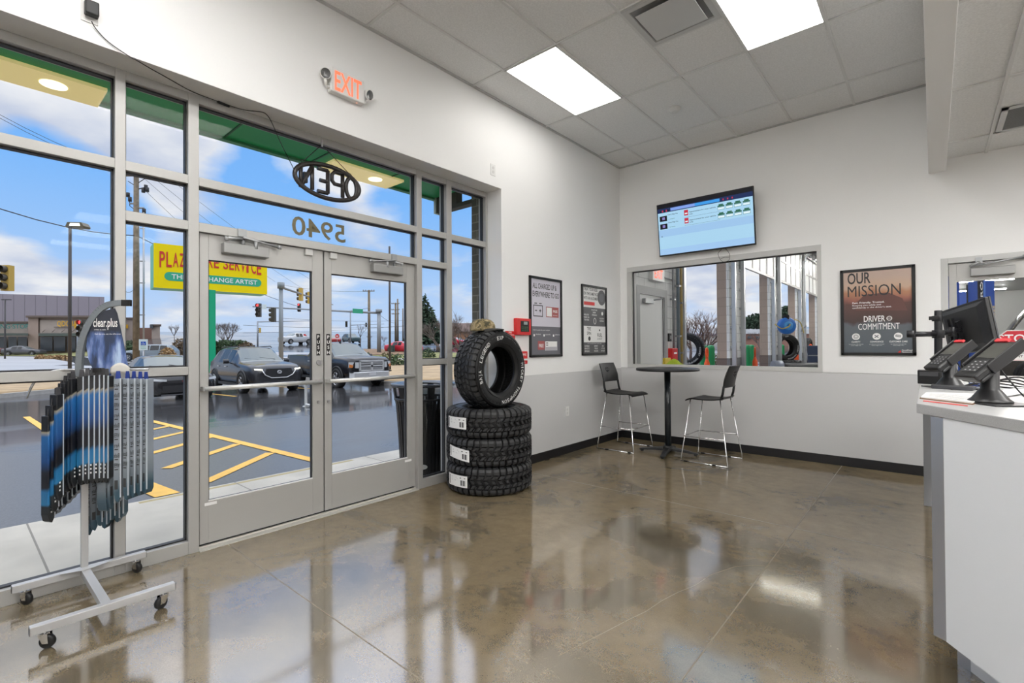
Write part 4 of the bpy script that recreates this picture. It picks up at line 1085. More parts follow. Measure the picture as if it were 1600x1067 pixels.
# wiper blade packs, each hung by its own tab
def pack_mats(kind):
    m_ = M('pack_print_'+kind, (.02, .02, .03), .3); nt = m_.node_tree; N = nt.nodes; L = nt.links
    tc = N.new('ShaderNodeTexCoord'); sp = N.new('ShaderNodeSeparateXYZ'); L.new(tc.outputs['Object'], sp.inputs[0])
    mr = N.new('ShaderNodeMapRange'); L.new(sp.outputs['Z'], mr.inputs[0]); mr.inputs[1].default_value = -.64; mr.inputs[2].default_value = 0
    ad = N.new('ShaderNodeMath'); ad.operation = 'MULTIPLY_ADD'; L.new(sp.outputs['X'], ad.inputs[0]); ad.inputs[1].default_value = 1.2; L.new(mr.outputs[0], ad.inputs[2])
    r_ = N.new('ShaderNodeValToRGB'); L.new(ad.outputs[0], r_.inputs[0]); e = r_.color_ramp.elements
    if kind == 'black_blue':
        ks = [(0, (.012, .013, .015)), (.17, (.015, .02, .025)), (.19, (.02, .16, .34)), (.30, (.015, .13, .30)), (.34, (.006, .007, .012)), (.48, (.006, .007, .012)), (.58, (.012, .06, .20)), (.80, (.016, .12, .34)), (.84, (.30, .27, .20)), (.85, (.01, .011, .014)), (1, (.01, .011, .014))]
    else:
        ks = [(0, (.03, .07, .10)), (.1, (.16, .19, .22)), (.3, (.25, .28, .32)), (.7, (.17, .20, .25)), (.95, (.24, .27, .31)), (1, (.16, .18, .21))]
    e[0].position = ks[0][0]; e[0].color = (*ks[0][1], 1); e[1].position = ks[-1][0]; e[1].color = (*ks[-1][1], 1)
    for p_, c_ in ks[1:-1]: k = e.new(p_); k.color = (*c_, 1)
    L.new(r_.outputs[0], N['Principled BSDF'].inputs['Base Color']); return m_
PB, PS = pack_mats('black_blue'), pack_mats('silver'); SLV = M('pack_edge_silver', (.55, .60, .66), .3, .3); TABB = M('pack_tab_blue', (.01, .035, .22), .4); DKB = M('pack_side_dark', (.02, .035, .06), .4)
def make_pack(kind, length, label, group):
    """sleeve hanging from its own origin: narrow printed front towards +Y, wide sides along Y"""
    t = thing('wiper_blade_pack', label, 'wiper blade', (0, 0, 0), group=group)
    w, dp = .034, .05
    m = MB(PB if kind == 'black_blue' else PS)
    body = [(-w/2, 0, -.02), (w/2, 0, -.02), (w/2, 0, -length+.05), (w/2-.008, 0, -length+.012), (-w/2+.012, 0, -length), (-w/2, 0, -length+.03)]
    m.prism(body, (0, -dp, 0)); m.build('sleeve', t, world=False, bevel=.003, segs=1)
    m = MB(SLV)
    m.box((-w/2-.0016, -.004, -length+.03), (-w/2+.0038, .0014, -.018)); m.build('seam', t, world=False)
    m = MB(TABB if kind == 'silver' else DGREY)
    m.prism([(-w/2+.004, -.012, -.02), (w/2-.004, -.012, -.02), (w/2-.008, -.012, .022), (-w/2+.008, -.012, .022)], (0, -.004, 0)); m.build('hanging_tab', t, world=False)
    m = MB(INK if kind == 'silver' else PAPER)
    if kind == 'silver':
        for i in range(9):
            m.text(('Aero', 'Blade', 'WIPER')[i % 3], (-w/2+.006, .0008, -.066-.055*i), X, Z, .024, .025, d=0, bold=.04)
            m.box((-w/2+.012, .0002, -.080-.055*i), (w/2-.006, .0006, -.074-.055*i))
        m.box((-.004, .0002, -length+.075), (.012, .0006, -length+.125))
    else:
        for i in range(3): m.box((-.003, .0002, -length+.06+.022*i), (.004, .0006, -length+.07+.022*i))
    m.build('lettering', t, world=False)
    return t
def rz_for(v):   # turn local +Y to direction v
    return math.atan2(-v[0], v[1])
d0 = (EYE-Vector((SX, SY, 1.2)))
DEP = (Vector((SX, SY, 1.2))-EYE).dot(fw)
protoB = make_pack('black_blue', .64, 'x', 'black and blue wiper blade packs'); protoS = make_pack('silver', .70, 'x', 'silver wiper blade packs')
used = {}
def hang(proto, px, py, d, turn, label, ln=1.0):
    p = at(px, py, d); v = EYE-p; a = rz_for((v.x, v.y))+turn
    o = proto if proto.name not in used else dup(proto)
    used[proto.name] = 1
    o.location = p; o.rotation_euler = (0, 0, a); o.scale = (1, 1, ln); o['label'] = label
    return o
# upper left arm: thirteen black and blue packs fanned along the curved arm
UL = [(81, 644), (87, 628), (94, 611), (101, 600), (106, 593), (111.5, 589), (117, 586), (125, 583.5), (134, 582), (142.5, 581.5), (150.5, 581), (157.5, 581), (164, 582)]
for i, (x_, y_) in enumerate(UL):
    hang(protoB, x_, y_, DEP-.10+.006*i-(.06 if i < 3 else 0), (.62 if i < 7 else -.55), 'black and blue wiper pack, %s from the left, upper left arm' % ORD[i], .98 if i > 2 else .93)
for i, x_ in enumerate((85, 92, 101, 108, 115, 122, 129)):
    hang(protoB, x_, 652-i*2, DEP+.03+.008*i, -.5, 'black and blue wiper pack of the lower left arm, %s end from the left' % ORD[i], .88-.03*i)
UR = [(183, 586), (196, 586), (206, 586), (216, 586.5), (225, 587)]
for i, (x_, y_) in enumerate(UR):
    hang(protoS, x_, y_, DEP-.06+.012*i, (-.75 if i else -.35), 'silver wiper pack with black print, %s from left, upper right arm' % ORD[i], 1.02-.015*i)
for i, (x_, y_) in enumerate(((169, 592), (175, 590))):
    hang(protoS, x_, y_, DEP+.0+.01*i, .9, 'silver wiper blade pack side-on between the arms, %s from the left' % ORD[i], 1.08)
for i, x_ in enumerate((140, 148, 155, 162, 168, 175, 182, 188)):
    hang(protoS, x_, 664-3*i, DEP+.09+.006*i, (.4 if i < 2 else -.5), 'silver wiper pack of the lower right arm, %s end from the left' % ORD[i], .93-.02*(i % 3))
# ================================================================ service counter
ZT = 1.10
E_ = Vector((.58, -.815, 0)).normalized(); NI = Vector((.815, .58, 0)).normalized()   # along the front edge, and inwards
LAM = M('counter_white_laminate', (.80, .82, .85), .35); TOPM = M('countertop_grey', (.40, .40, .40), .35, nz=(300, .10)); LAMG = M('laminate_grey_edge', (.27, .27, .28), .4)
P0 = Vector((3.447, 2.718, 0)); P1 = P0+E_*2.9
t = thing('countertop', 'grey speckled worktop running along the white service counter', 'countertop', (3.9, 2.6, ZT))
m = MB(TOPM)
m.prism([v+Z*(ZT-.042) for v in (P0, P1, P1+NI*.78, P0+NI*.78+E_*.45, Vector((4.25, 3.45, 0)), Vector((4.25, 5.40, 0)), Vector((3.425, 5.40, 0)))], Z*.042)
m.build('worktop_slab', t, bevel=.003)
t = thing('service_counter', 'white angled service counter with a polished steel corner', 'counter', (4.0, 2.4, 0))
ZU = ZT-.0425
a = Vector((3.531, 2.608, 0)); b = a+E_*2.75; cst = Vector((3.492, 2.634, 0))
m = MB(LAM); m.prism([v+Z*.165 for v in (a, b, b+NI*.03, a+NI*.03)], Z*(ZU-.165)); m.build('front_panel', t)
m = MB(STEEL); m.prism([v+Z*.165 for v in (cst, a, a+NI*.03, cst+Vector((.03, .03, 0)))], Z*(ZU-.165)); m.build('corner_strip', t, bevel=.002)
m = MB(LAMG); m.prism([v+Z*.165 for v in (cst, cst+Vector((.02, 0, 0)), Vector((3.512, 5.30, 0)), Vector((3.492, 5.30, 0)))], Z*(ZU-.165)); m.build('side_panel', t)
k0 = Vector((3.567, 2.790, 0)); k1 = Vector((3.607, 2.765, 0))
m = MB(STEEL); m.prism([k0, k1, k1+NI*.03, k0+NI*.05], Z*.165); m.use(LAM); k2 = k1+E_*2.5; m.prism([k1, k2, k2+NI*.03, k1+NI*.03], Z*.165); m.build('toe_kick', t)
m = MB(LAMG); m.box((3.431, 5.34, 0), (4.2, 5.375, ZU)); m.build('end_panel', t, bevel=.002)
m = MB(LAM); m.prism([v+Z*.165 for v in (b, b+NI*.7, b+NI*.7-E_*.02, b-E_*.02)], Z*(ZU-.165)); m.build('end_panel', t)

# card terminals on stands
def terminal(p, label, first=None):
    if first: return dup(first, (p.x, p.y, ZT), label=label)
    t = thing('card_terminal', label, 'card terminal', (p.x, p.y, ZT), group='card terminals on swivel stands')
    BL = M('terminal_black', (.014, .014, .015), .35)
    m = MB(BL)
    m.prism([E_*-.10+NI*-.085, E_*.13+NI*-.085, E_*.13+NI*.10, E_*-.10+NI*.10], Z*.006)
    m.build('base_plate', t, world=False, bevel=.002)
    m = MB(BL); m.lathe([(0, .006), (.072, .006), (.072, .012), (.060, .022), (.038, .055), (.031, .062), (.031, .145), (.026, .15), (0, .15)], 36); m.build('stand_post', t, world=False)
    tl = R(40); L_ = NI*math.cos(tl)+Z*math.sin(tl); n = L_.cross(E_).normalized(); n = n if n.z > 0 else -n
    o = Vector((0, 0, .175))-E_*.0-NI*.005
    def bx(m, l0, l1, w0, w1, h0, h1):
        A = [o+L_*l+E_*w+n*h for h in (h0, h1) for (l, w) in ((l0, w0), (l1, w0), (l1, w1), (l0, w1))]
        v = [m.bm.verts.new(q_) for q_ in A]
        for f_ in ((0, 3, 2, 1), (4, 5, 6, 7), (0, 1, 5, 4), (1, 2, 6, 5), (2, 3, 7, 6), (3, 0, 4, 7)): m.face([v[i] for i in f_])
    m = MB(BL); bx(m, -.115, .115, -.058, .058, -.01, .02); bx(m, -.105, -.02, -.054, .054, -.028, -.01); m.build('terminal_body', t, world=False, bevel=.008)
    m = MB(BL); bx(m, -.05, .125, -.066, -.058, -.02, .03); bx(m, -.05, .125, .058, .066, -.02, .03); bx(m, .0, .06, -.05, .05, -.03, -.008); m.cyl(Vector((0, 0, .14)), o-n*.02, .018, n=12); m.build('cradle', t, world=False, bevel=.003)
    m = MB(M('terminal_screen', (.09, .09, .08), .15)); bx(m, .005, .10, -.047, .047, .02, .0212); m.build('display', t, world=False)
    m = MB(M('terminal_key', (.035, .035, .037), .4)); bx(m, -.085, -.012, -.036, .036, .02, .022)
    m.use(M('key_legend', (.55, .55, .55), .5))
    for i in range(4):
        for j in range(3): bx(m, -.078+.018*i, -.074+.018*i, -.027+.024*j, -.019+.024*j, .022, .0225)
    m.build('keypad', t, world=False)
    m = MB(M('terminal_red', (.75, .05, .06), .4)); bx(m, .108, .126, -.052, .012, .018, .028); m.build('reader_tab', t, world=False, bevel=.002)
    m = MB(BLACK); m.tube(smooth([o-n*.02+E_*.03, Vector((0, 0, .09))+E_*.08+NI*.02, Vector((0, 0, .03))+E_*.10+NI*.06, Vector((0, 0, .008))+E_*.1+NI*.14]), .003, 6); m.build('cord', t, world=False)
    return t
T2 = terminal(on(1547, 630, 2, ZT), 'nearer black card terminal on the counter corner, tilted to the customer')
terminal(on(1484, 606, 2, ZT), 'farther black card terminal on the counter, just left of the monitor', T2)

# monitor on a pole mount
pm = on(1466, 598, 2, ZT); dpm = (pm-EYE).dot(fw)
t = thing('monitor', 'black monitor on a pole mount behind the card terminals, seen from the back', 'monitor', (pm.x, pm.y, ZT))
top = at(1466, 485, dpm); arm = at(1466, 522, dpm)
m = MB(BLACKM); m.cyl(pm, top, .021, n=18); m.cyl(pm, pm+Z*.012, .05, n=20); m.cyl((arm.x, arm.y, arm.z-.026), (arm.x, arm.y, arm.z+.026), .033, n=18); m.cyl((pm.x, pm.y, top.z-.07), (pm.x, pm.y, top.z-.035), .029, n=18)
q = at(1459, 497, dpm); m.box((q.x-.025, q.y-.01, q.z-.012), (q.x+.03, q.y+.01, q.z+.012)); m.build('mount_pole', t, bevel=.002)
e1 = at(1423, 522, dpm-.05); mc = at(1500, 516, dpm+.12)
m = MB(BLACKM)
m.tube([(arm.x, arm.y, arm.z), e1], .017, 8); m.cyl(e1-Z*.022, e1+Z*.022, .022, n=14)
m.tube([(arm.x, arm.y, arm.z), arm.lerp(mc, .55)], .016, 8); k = arm.lerp(mc, .6); m.cyl(k-Z*.03, k+Z*.03, .022, n=14); m.tube([k, mc], .015, 8); m.build('mount_arm', t)
uM = Vector((.42, -.90, 0)).normalized(); fM = Vector((.90, .42, .0)).normalized()   # width axis, screen side
roll = R(-7); uu = (uM*math.cos(roll)-Z*math.sin(roll)).normalized(); vv = (Z*math.cos(roll)+uM*math.sin(roll)).normalized()
vv = (vv-fM*.10).normalized()
nF = uu.cross(vv).normalized(); nF = nF if nF.dot(fM) > 0 else -nF
cM = at(1509, 513, dpm+.16)
def mbx(m, u0, u1, v0, v1, d0, d1, k=1.0):
    A = [cM+uu*(u*(k if d == d0 else 1))+vv*(v*(k if d == d0 else 1))+nF*d for d in (d0, d1) for (u, v) in ((u0, v0), (u1, v0), (u1, v1), (u0, v1))]
    vx = [m.bm.verts.new(q_) for q_ in A]
    for f_ in ((0, 3, 2, 1), (4, 5, 6, 7), (0, 1, 5, 4), (1, 2, 6, 5), (2, 3, 7, 6), (3, 0, 4, 7)): m.face([vx[i] for i in f_])
m = MB(M('monitor_plastic', (.018, .018, .019), .38)); mbx(m, -.25, .25, -.165, .165, .0, .022); mbx(m, -.235, .235, -.15, .15, -.02, .0, .8); m.build('monitor_body', t, bevel=.004)
m = MB(M('monitor_bezel', (.05, .05, .052), .3)); mbx(m, -.252, .252, -.167, .167, .022, .03); m.build('bezel', t)
m = MB(BLACKM); mbx(m, -.11, .0, -.08, .06, -.045, -.02, .8); mbx(m, -.09, -.07, -.1, .08, -.06, -.045); mbx(m, -.04, -.02, -.1, .08, -.06, -.045); m.build('mount_plate', t)
m = MB(BLACK); m.tube(smooth([cM-nF*.03-uu*.05-vv*.08, cM-nF*.06-uu*.08-vv*.18, Vector((pm.x+.1, pm.y+.02, ZT+.06)), Vector((pm.x+.15, pm.y+.05, ZT+.006))]), .0035, 6); m.build('cord', t)

# small things on the worktop
c0, c1, c2, c3 = on(1437, 623, 2, ZT), on(1520, 632.5, 2, ZT), on(1560, 619, 2, ZT), on(1446, 615.5, 2, ZT)
t = thing('clipboard', 'brown clipboard with printed white sheets at the counter corner', 'clipboard', c0)
m = MB(M('hardboard_brown', (.22, .12, .06), .6)); m.prism([c0, c1, c2, c3], Z*.004); m.build('board', t)
m = MB(PAPER); ce = (c0+c1+c2+c3)/4; sh = [ce+(v-ce)*.96+Z*.0042 for v in (c0, c1, c2, c3)]; m.prism(sh, Z*.006)
m.use(INK)
for i in range(6):
    f0 = .12+.12*i; a_ = sh[0].lerp(sh[3], f0)+Z*.0063; b_ = sh[1].lerp(sh[2], f0)+Z*.0063; m.poly([a_.lerp(b_, .08), a_.lerp(b_, .8), a_.lerp(b_, .8)+(sh[3]-sh[0])*.03, a_.lerp(b_, .08)+(sh[3]-sh[0])*.03])
m.build('sheet', t)
r0_, r1_ = on(1442, 627, 2, ZT), on(1512, 635, 2, ZT)
m = MB(M('red_paper', (.65, .06, .05), .6)); n_ = (c3-c0).normalized()*.035
t = tag(MB(M('red_paper')).prism([r0_, r1_, r1_+n_, r0_+n_], Z*.0015).build('leaflet'), 'red leaflet under the front edge of the clipboard', 'leaflet')
w = [on(x, y, 2, ZT) for x, y in ((1560, 623), (1640, 610), (1625, 603), (1558, 613))]
tag(MB(PAPER).prism([v+Z*.0055 for v in w], Z*.004).build('paper_sheet'), 'loose white sheet lying right of the nearer card terminal', 'paper')
p = on(1453, 600, 2, ZT)
t = thing('receipt_printer', 'small black box on the counter left of the mount pole', 'printer', p)
m = MB(BLACK); m.box((p.x-.06, p.y, ZT), (p.x+.05, p.y+.12, ZT+.085)); m.build('printer_body', t, bevel=.004)
m = MB(DGREY); m.box((p.x-.05, p.y-.002, ZT+.05), (p.x+.04, p.y, ZT+.075)); m.use(PAPER); m.box((p.x-.01, p.y+.04, ZT+.085), (p.x+.035, p.y+.045, ZT+.11)); m.build('paper_slot', t)
p = on(1455, 607, 2, ZT); p2 = on(1520, 611, 2, ZT)
tag(MB(DGREY).prism([p, p2, p2+Vector((.02, .12, 0)), p+Vector((.0, .12, 0))], Z*.02).build('keyboard', bevel=.003), 'dark keyboard lying behind the farther card terminal', 'keyboard')
p = on(1530, 604, 2, ZT)
t = thing('highlighter', 'yellow marker leaning among the cables behind the nearer terminal', 'marker', p)
m = MB(M('marker_yellow', (.6, .45, .02), .4)); m.cyl(p+Z*.012, p+Vector((.07, .09, .055)), .011, n=12); m.build('barrel', t)
m = MB(M('marker_blue', (.03, .06, .25), .4)); m.cyl(p+Z*.012, p+Vector((-.04, -.05, .012)), .012, n=12); m.build('marker_cap', t)
t = thing('desk_cables', 'tangle of black cables on the worktop under the monitor', 'cable', on(1545, 605, 2, ZT))
m = MB(BLACK)
for k in range(5):
    a_ = on(1500+9*k, 606-k, 2, ZT); m.tube(smooth([a_+Z*.006, a_+Vector((.08, .02+.02*k, .03)), a_+Vector((.16, .05, .012+.01*k)), a_+Vector((.26, -.02+.03*k, .008)), a_+Vector((.34, .08, .006))]), .0045, 6)
m.build('cable_loop', t)
# clerk's chair behind the counter
pc = Vector((4.62, 3.15, 0))
t = thing('office_chair', 'black office chair behind the counter, only its curved arm and back showing', 'chair', pc)
m = MB(DGREY)
def ob(u, v):
    return (pc.x+.02*math.cos(3*v)-.06*(2*v-1)**2, pc.y+(v-.5)*.46, .70+.55*u), (1, 0, .1)
m.shell(ob, 10, 10, .05); m.build('backrest', t, bevel=.004)
m = MB(DGREY); m.shell(lambda u, v: ((pc.x+.06+.44*u, pc.y+(v-.5)*.48, .55-.02*math.sin(PI*u)), (0, 0, 1)), 8, 8, .07); m.build('seat', t)
for s_ in (-1, 1):
    m = MB(BLACK); m.tube(smooth([pc+Vector((.02, s_*.25, .78)), pc+Vector((.05, s_*.29, .90)), pc+Vector((.18, s_*.29, .93)), pc+Vector((.36, s_*.28, .88)), pc+Vector((.40, s_*.26, .70)), pc+Vector((.34, s_*.22, .55))]), .022, 8); m.build('armrest', t)
m = MB(BLACKM); m.cyl(pc+Vector((.28, 0, .08)), pc+Vector((.28, 0, .52)), .03, n=14)
for k in range(5):
    a_ = 2*PI*k/5; m.tube([pc+Vector((.28, 0, .1)), pc+Vector((.28+.3*math.cos(a_), .3*math.sin(a_), .07))], .02, 8); m.cyl(pc+Vector((.28+.3*math.cos(a_), .3*math.sin(a_), 0)), pc+Vector((.28+.3*math.cos(a_), .3*math.sin(a_), .06)), .025, n=10)
m.build('star_base', t)
# ================================================================ ground outside
def asphalt():
    m = bpy.data.materials.new('wet_asphalt'); m.use_nodes = True; nt = m.node_tree; N = nt.nodes; L = nt.links; b = N['Principled BSDF']
    tc = N.new('ShaderNodeTexCoord')
    n1 = N.new('ShaderNodeTexNoise'); n1.inputs['Scale'].default_value = .28; n1.inputs['Detail'].default_value = 6; n1.inputs['Distortion'].default_value = .5
    n2 = N.new('ShaderNodeTexNoise'); n2.inputs['Scale'].default_value = 60; n2.inputs['Detail'].default_value = 3
    mp = N.new('ShaderNodeMapping'); mp.inputs['Scale'].default_value = (1.0, .35, 1); mp.inputs['Rotation'].default_value = (0, 0, .35)
    L.new(tc.outputs['Object'], mp.inputs[0]); L.new(mp.outputs[0], n1.inputs['Vector']); L.new(tc.outputs['Object'], n2.inputs['Vector'])
    r = N.new('ShaderNodeValToRGB'); L.new(n2.outputs['Fac'], r.inputs[0]); e = r.color_ramp.elements
    e[0].position = .35; e[0].color = (.030, .030, .032, 1); e[1].position = .65; e[1].color = (.080, .079, .082, 1)
    L.new(r.outputs[0], b.inputs['Base Color'])
    # puddled film of water: more of it away from the building
    sp = N.new('ShaderNodeSeparateXYZ'); L.new(tc.outputs['Object'], sp.inputs[0])
    far = N.new('ShaderNodeMapRange'); L.new(sp.outputs['X'], far.inputs[0]); far.inputs[1].default_value = -3; far.inputs[2].default_value = -9; far.inputs[3].default_value = -.14; far.inputs[4].default_value = .24
    ad = N.new('ShaderNodeMath'); ad.operation = 'ADD'; L.new(n1.outputs['Fac'], ad.inputs[0]); L.new(far.outputs[0], ad.inputs[1])
    w = N.new('ShaderNodeMapRange'); w.interpolation_type = 'SMOOTHSTEP'; L.new(ad.outputs[0], w.inputs[0]); w.inputs[1].default_value = .42; w.inputs[2].default_value = .72
    ro = N.new('ShaderNodeMapRange'); L.new(w.outputs[0], ro.inputs[0]); ro.inputs[3].default_value = .36; ro.inputs[4].default_value = .09
    L.new(ro.outputs[0], b.inputs['Roughness'])
    mx = N.new('ShaderNodeMapRange'); L.new(w.outputs[0], mx.inputs[0]); mx.inputs[3].default_value = .55; mx.inputs[4].default_value = 1.0
    L.new(mx.outputs[0], b.inputs['Specular IOR Level']); b.inputs['IOR'].default_value = 2.0
    return m
ASP = asphalt()
CONC = M('sidewalk_concrete', (.52, .485, .42), .6, nz=(2.2, .14)); CURB = M('curb_concrete', (.42, .40, .37), .7, nz=(5, .15))
ROAD = M('pale_wet_road', (.36, .36, .37), .42, nz=(.2, .12)); DRY = M('dry_grass', (.40, .29, .17), .95, nz=(1.3, .25)); LAWN = M('winter_lawn', (.21, .21, .08), .95, nz=(1.0, .3)); MULCH = M('mulch_bed', (.23, .15, .09), .95, nz=(1.5, .3))
m = MB(ASP)
XS = [-1.9, -4, -8, -12, -16, -21.9]+[-26-4*k for k in range(36)]; YS = [-80, -50, -30, -15]+[-8+4*k for k in range(52)]
V = [[m.bm.verts.new((a, y, gz(a, y))) for y in YS] for a in XS]
for i in range(len(XS)-1):
    for j in range(len(YS)-1): m.face([V[i][j], V[i+1][j], V[i+1][j+1], V[i][j+1]], True)
m.poly([(-1.9, 40, -.021), (3, 40, -.021), (3, 200, 3), (-1.9, 200, 3)])
o = m.build('parking_lot'); struct(o)
m = MB(CONC); m.box((-1.89, -14, -.3), (-.32, 40, -.012))
m.use(M('sidewalk_joint', (.25, .23, .20), .7))
for y in (-2.6, -1.1, .4, 1.9, 3.4, 4.9, 6.4): m.box((-1.885, y-.006, -.012), (-.5, y+.006, -.0112))
m.use(M('sidewalk_edge_stain', (.40, .33, .17), .7)); m.box((-1.86, 1.1, -.012), (-1.80, 3.2, -.0115))
struct(m.build('sidewalk'))
# painted lines
m = MB(YEL)
def line(a, b, w=.125):
    a = Vector(a); b = Vector(b); n = (b-a).normalized(); n = Vector((-n.y, n.x))*w/2
    k = max(2, int((b-a).length/1.0))
    for i in range(k):
        p = a+(b-a)*i/k; q = a+(b-a)*(i+1)/k
        m.poly([(p.x-n.x, p.y-n.y, gz(p.x, p.y)+.006), (q.x-n.x, q.y-n.y, gz(q.x, q.y)+.006), (q.x+n.x, q.y+n.y, gz(q.x, q.y)+.006), (p.x+n.x, p.y+n.y, gz(p.x, p.y)+.006)])
line((-1.93, 2.92), (-9.2, 2.78)); line((-2.15, 1.32), (-9.2, 1.20), .30 if False else .10)
for k in range(5):
    x = -2.17-1.12*k; line((x, 1.72-.06*k), (x-1.02, 2.80))
m.poly([(-1.93, 1.24, gz(-1.93)+.006), (-2.68, 1.18, gz(-2.68)+.006), (-2.68, 1.38, gz(-2.68)+.006), (-1.93, 1.44, gz(-1.93)+.006)])
for (y, x0) in ((6.35, -14.4), (3.2, -14.4), (9.55, -14.6)): line((x0, y), (-20.5, y), .12)
line((-12.9, 1.2), (-8.2, 1.2), .12)
m.use(M('white_road_paint', (.62, .62, .60), .5))
for (y, a, b) in ((.2, -12.5, -18.5), (-1.6, -12.5, -18.5), (1.75, -13.0, -19)): line((a, y), (b, y+.6), .10)
struct(m.build('road_marking'))

def sheet(name, pts, mat_, dz, label=None, kind='structure', thick=.0):
    m = MB(mat_); n = len(pts); xs = [p[0] for p in pts]; x0, x1 = min(xs), max(xs)
    k = max(2, int((x1-x0)/12)); rows = []
    for i in range(k+1):
        x = x0+(x1-x0)*(i+1e-3)/(k+2e-3); hits = []
        for a, b in zip(pts, pts[1:]+pts[:1]):
            if (a[0]-x)*(b[0]-x) < 0: hits.append(a[1]+(b[1]-a[1])*(x-a[0])/(b[0]-a[0]))
        if len(hits) < 2: continue
        y0, y1 = min(hits), max(hits)
        P = [gp(x, y0+(y1-y0)*j/6, dz) for j in range(7)]
        if thick: P = [P[0]-Z*thick]+P+[P[-1]-Z*thick]
        rows.append([m.bm.verts.new(p) for p in P])
    for A, B in zip(rows, rows[1:]):
        for j in range(len(A)-1): m.face([A[j], B[j], B[j+1], A[j+1]], True)
    o = m.build(name); o['kind'] = kind
    if label: o['label'] = label
    return o
sheet('road', [(-260, 588), (130, 583), (330, 580), (600, 573.5), (720, 570), (900, 558), (900, 551), (640, 553), (300, 548.5), (-260, 552)], ROAD, .012)
sheet('lawn_dry_strip', [(-260, 622), (0, 620.5), (100, 610.5), (210, 603), (335, 594), (520, 592), (600, 600), (700, 598), (900, 590), (900, 562), (700, 569), (600, 573), (330, 583), (130, 588), (-260, 594)], DRY, .14, thick=.3)
m = MB(CURB); P = [gp(x, y, 0) for x, y in ((-260, 624), (0, 622.5), (100, 612.5), (210, 605), (335, 596), (520, 594), (600, 602), (700, 600), (900, 592))]
for a, b in zip(P, P[1:]):
    n = (b-a); n.z = 0; n = Vector((-n.y, n.x, 0)).normalized()*.16; n = n if n.x < 0 or True else n
    m.prism([a-Z*.2, b-Z*.2, b+n-Z*.2, a+n-Z*.2], Z*.36)
struct(m.build('curb'))
sheet('lawn_far_verge', [(-260, 557.5), (0, 556.5), (120, 557.5), (300, 554.5), (300, 551), (-260, 550)], LAWN, .10)
sheet('lawn_corner', [(590, 560), (604, 571), (660, 573.5), (800, 570), (800, 553), (640, 551.5), (560, 552)], LAWN, .10)
sheet('mulch_bed', [(555, 557), (640, 556), (642, 548), (555, 547)], MULCH, .18)
sheet('lawn_island', [(395, 553), (424, 552), (420, 547.5), (402, 546)], M('island_grass', (.36, .27, .13), .95), .15)
sheet('pavement_path', [(588, 560), (640, 565), (800, 561), (800, 558.5), (640, 562)], CONC, .13)

# canopy over the shopfront
GRC = M('canopy_green', (.02, .40, .12), .45); GRD = M('canopy_edge_green', (.08, .32, .15), .5)
t = thing('canopy', 'green metal canopy over the storefront, with cream soffit panels', 'canopy', (-.8, 1.5, 3.25))
m = MB(GRC); m.box((-1.30, -6, 3.25), (-.47, 4.05, 3.34)); m.build('canopy_deck', t)
m = MB(GRD); m.box((-1.34, -6, 3.27), (-1.28, 4.1, 3.55))
for (a, b) in ((-6, -1.6), (.745, 2.52), (3.37, 4.1)): m.box((-1.34, a, 3.225), (-1.28, b, 3.27))
m.build('fascia', t)
m = MB(M('canopy_seam', (.008, .10, .03), .5))
for k in range(12): m.box((-1.28, -5.6+.8*k, 3.243), (-.47, -5.585+.8*k, 3.25))
m.box((-.72, -6, 3.235), (-.70, 4.05, 3.25)); m.build('seam', t)
CRM = M('soffit_cream_glow', (.95, .80, .34), .5, em=(1, .80, .36), es=.36)  # added glow stands in for light bounced up onto the cream panels
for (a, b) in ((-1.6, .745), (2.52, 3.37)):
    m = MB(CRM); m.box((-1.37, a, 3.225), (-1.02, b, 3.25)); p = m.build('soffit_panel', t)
    m = MB(M('soffit_lamp', (.9, .9, .8), .4, em=(1, .95, .7), es=1.6)); m.cyl((-1.18, b-.27, 3.221), (-1.18, b-.27, 3.225), .075, n=24); m.build('downlight', p)
# brick outside wall
def brick(name, c1, c2, cm, sx, sy):
    m_ = bpy.data.materials.new(name); m_.use_nodes = True; nt = m_.node_tree; N = nt.nodes; L = nt.links
    b = N.new('ShaderNodeTexBrick'); tc = N.new('ShaderNodeTexCoord'); sp = N.new('ShaderNodeSeparateXYZ'); cb = N.new('ShaderNodeCombineXYZ'); ad = N.new('ShaderNodeMath'); ad.operation = 'ADD'
    L.new(tc.outputs['Object'], sp.inputs[0]); L.new(sp.outputs['X'], ad.inputs[0]); L.new(sp.outputs['Y'], ad.inputs[1]); L.new(ad.outputs[0], cb.inputs[0]); L.new(sp.outputs['Z'], cb.inputs[1]); L.new(cb.outputs[0], b.inputs['Vector'])
    b.inputs['Color1'].default_value = (*c1, 1); b.inputs['Color2'].default_value = (*c2, 1); b.inputs['Mortar'].default_value = (*cm, 1)
    b.inputs['Scale'].default_value = 1.0; b.inputs['Brick Width'].default_value = sx; b.inputs['Row Height'].default_value = sy; b.inputs['Mortar Size'].default_value = .006
    L.new(b.outputs['Color'], N['Principled BSDF'].inputs['Base Color']); N['Principled BSDF'].inputs['Roughness'].default_value = .8
    return m_
BRK = brick('olive_brick', (.15, .135, .10), (.11, .10, .08), (.26, .24, .20), .19, .092)
m = MB(BRK); m.box((-.47, 3.9, -.02), (-.321, 7.0, 5.2)); m.box((-.47, -8, -.02), (-.321, -1.02, 5.2)); m.box((-.47, -1.02, 3.36), (-.321, 3.9, 5.2))
struct(m.build('wall_brick'))
t = thing('steel_bracket', 'dark olive bracket under the canopy at the brick corner', 'bracket', (-.9, 4.2, 3.15))
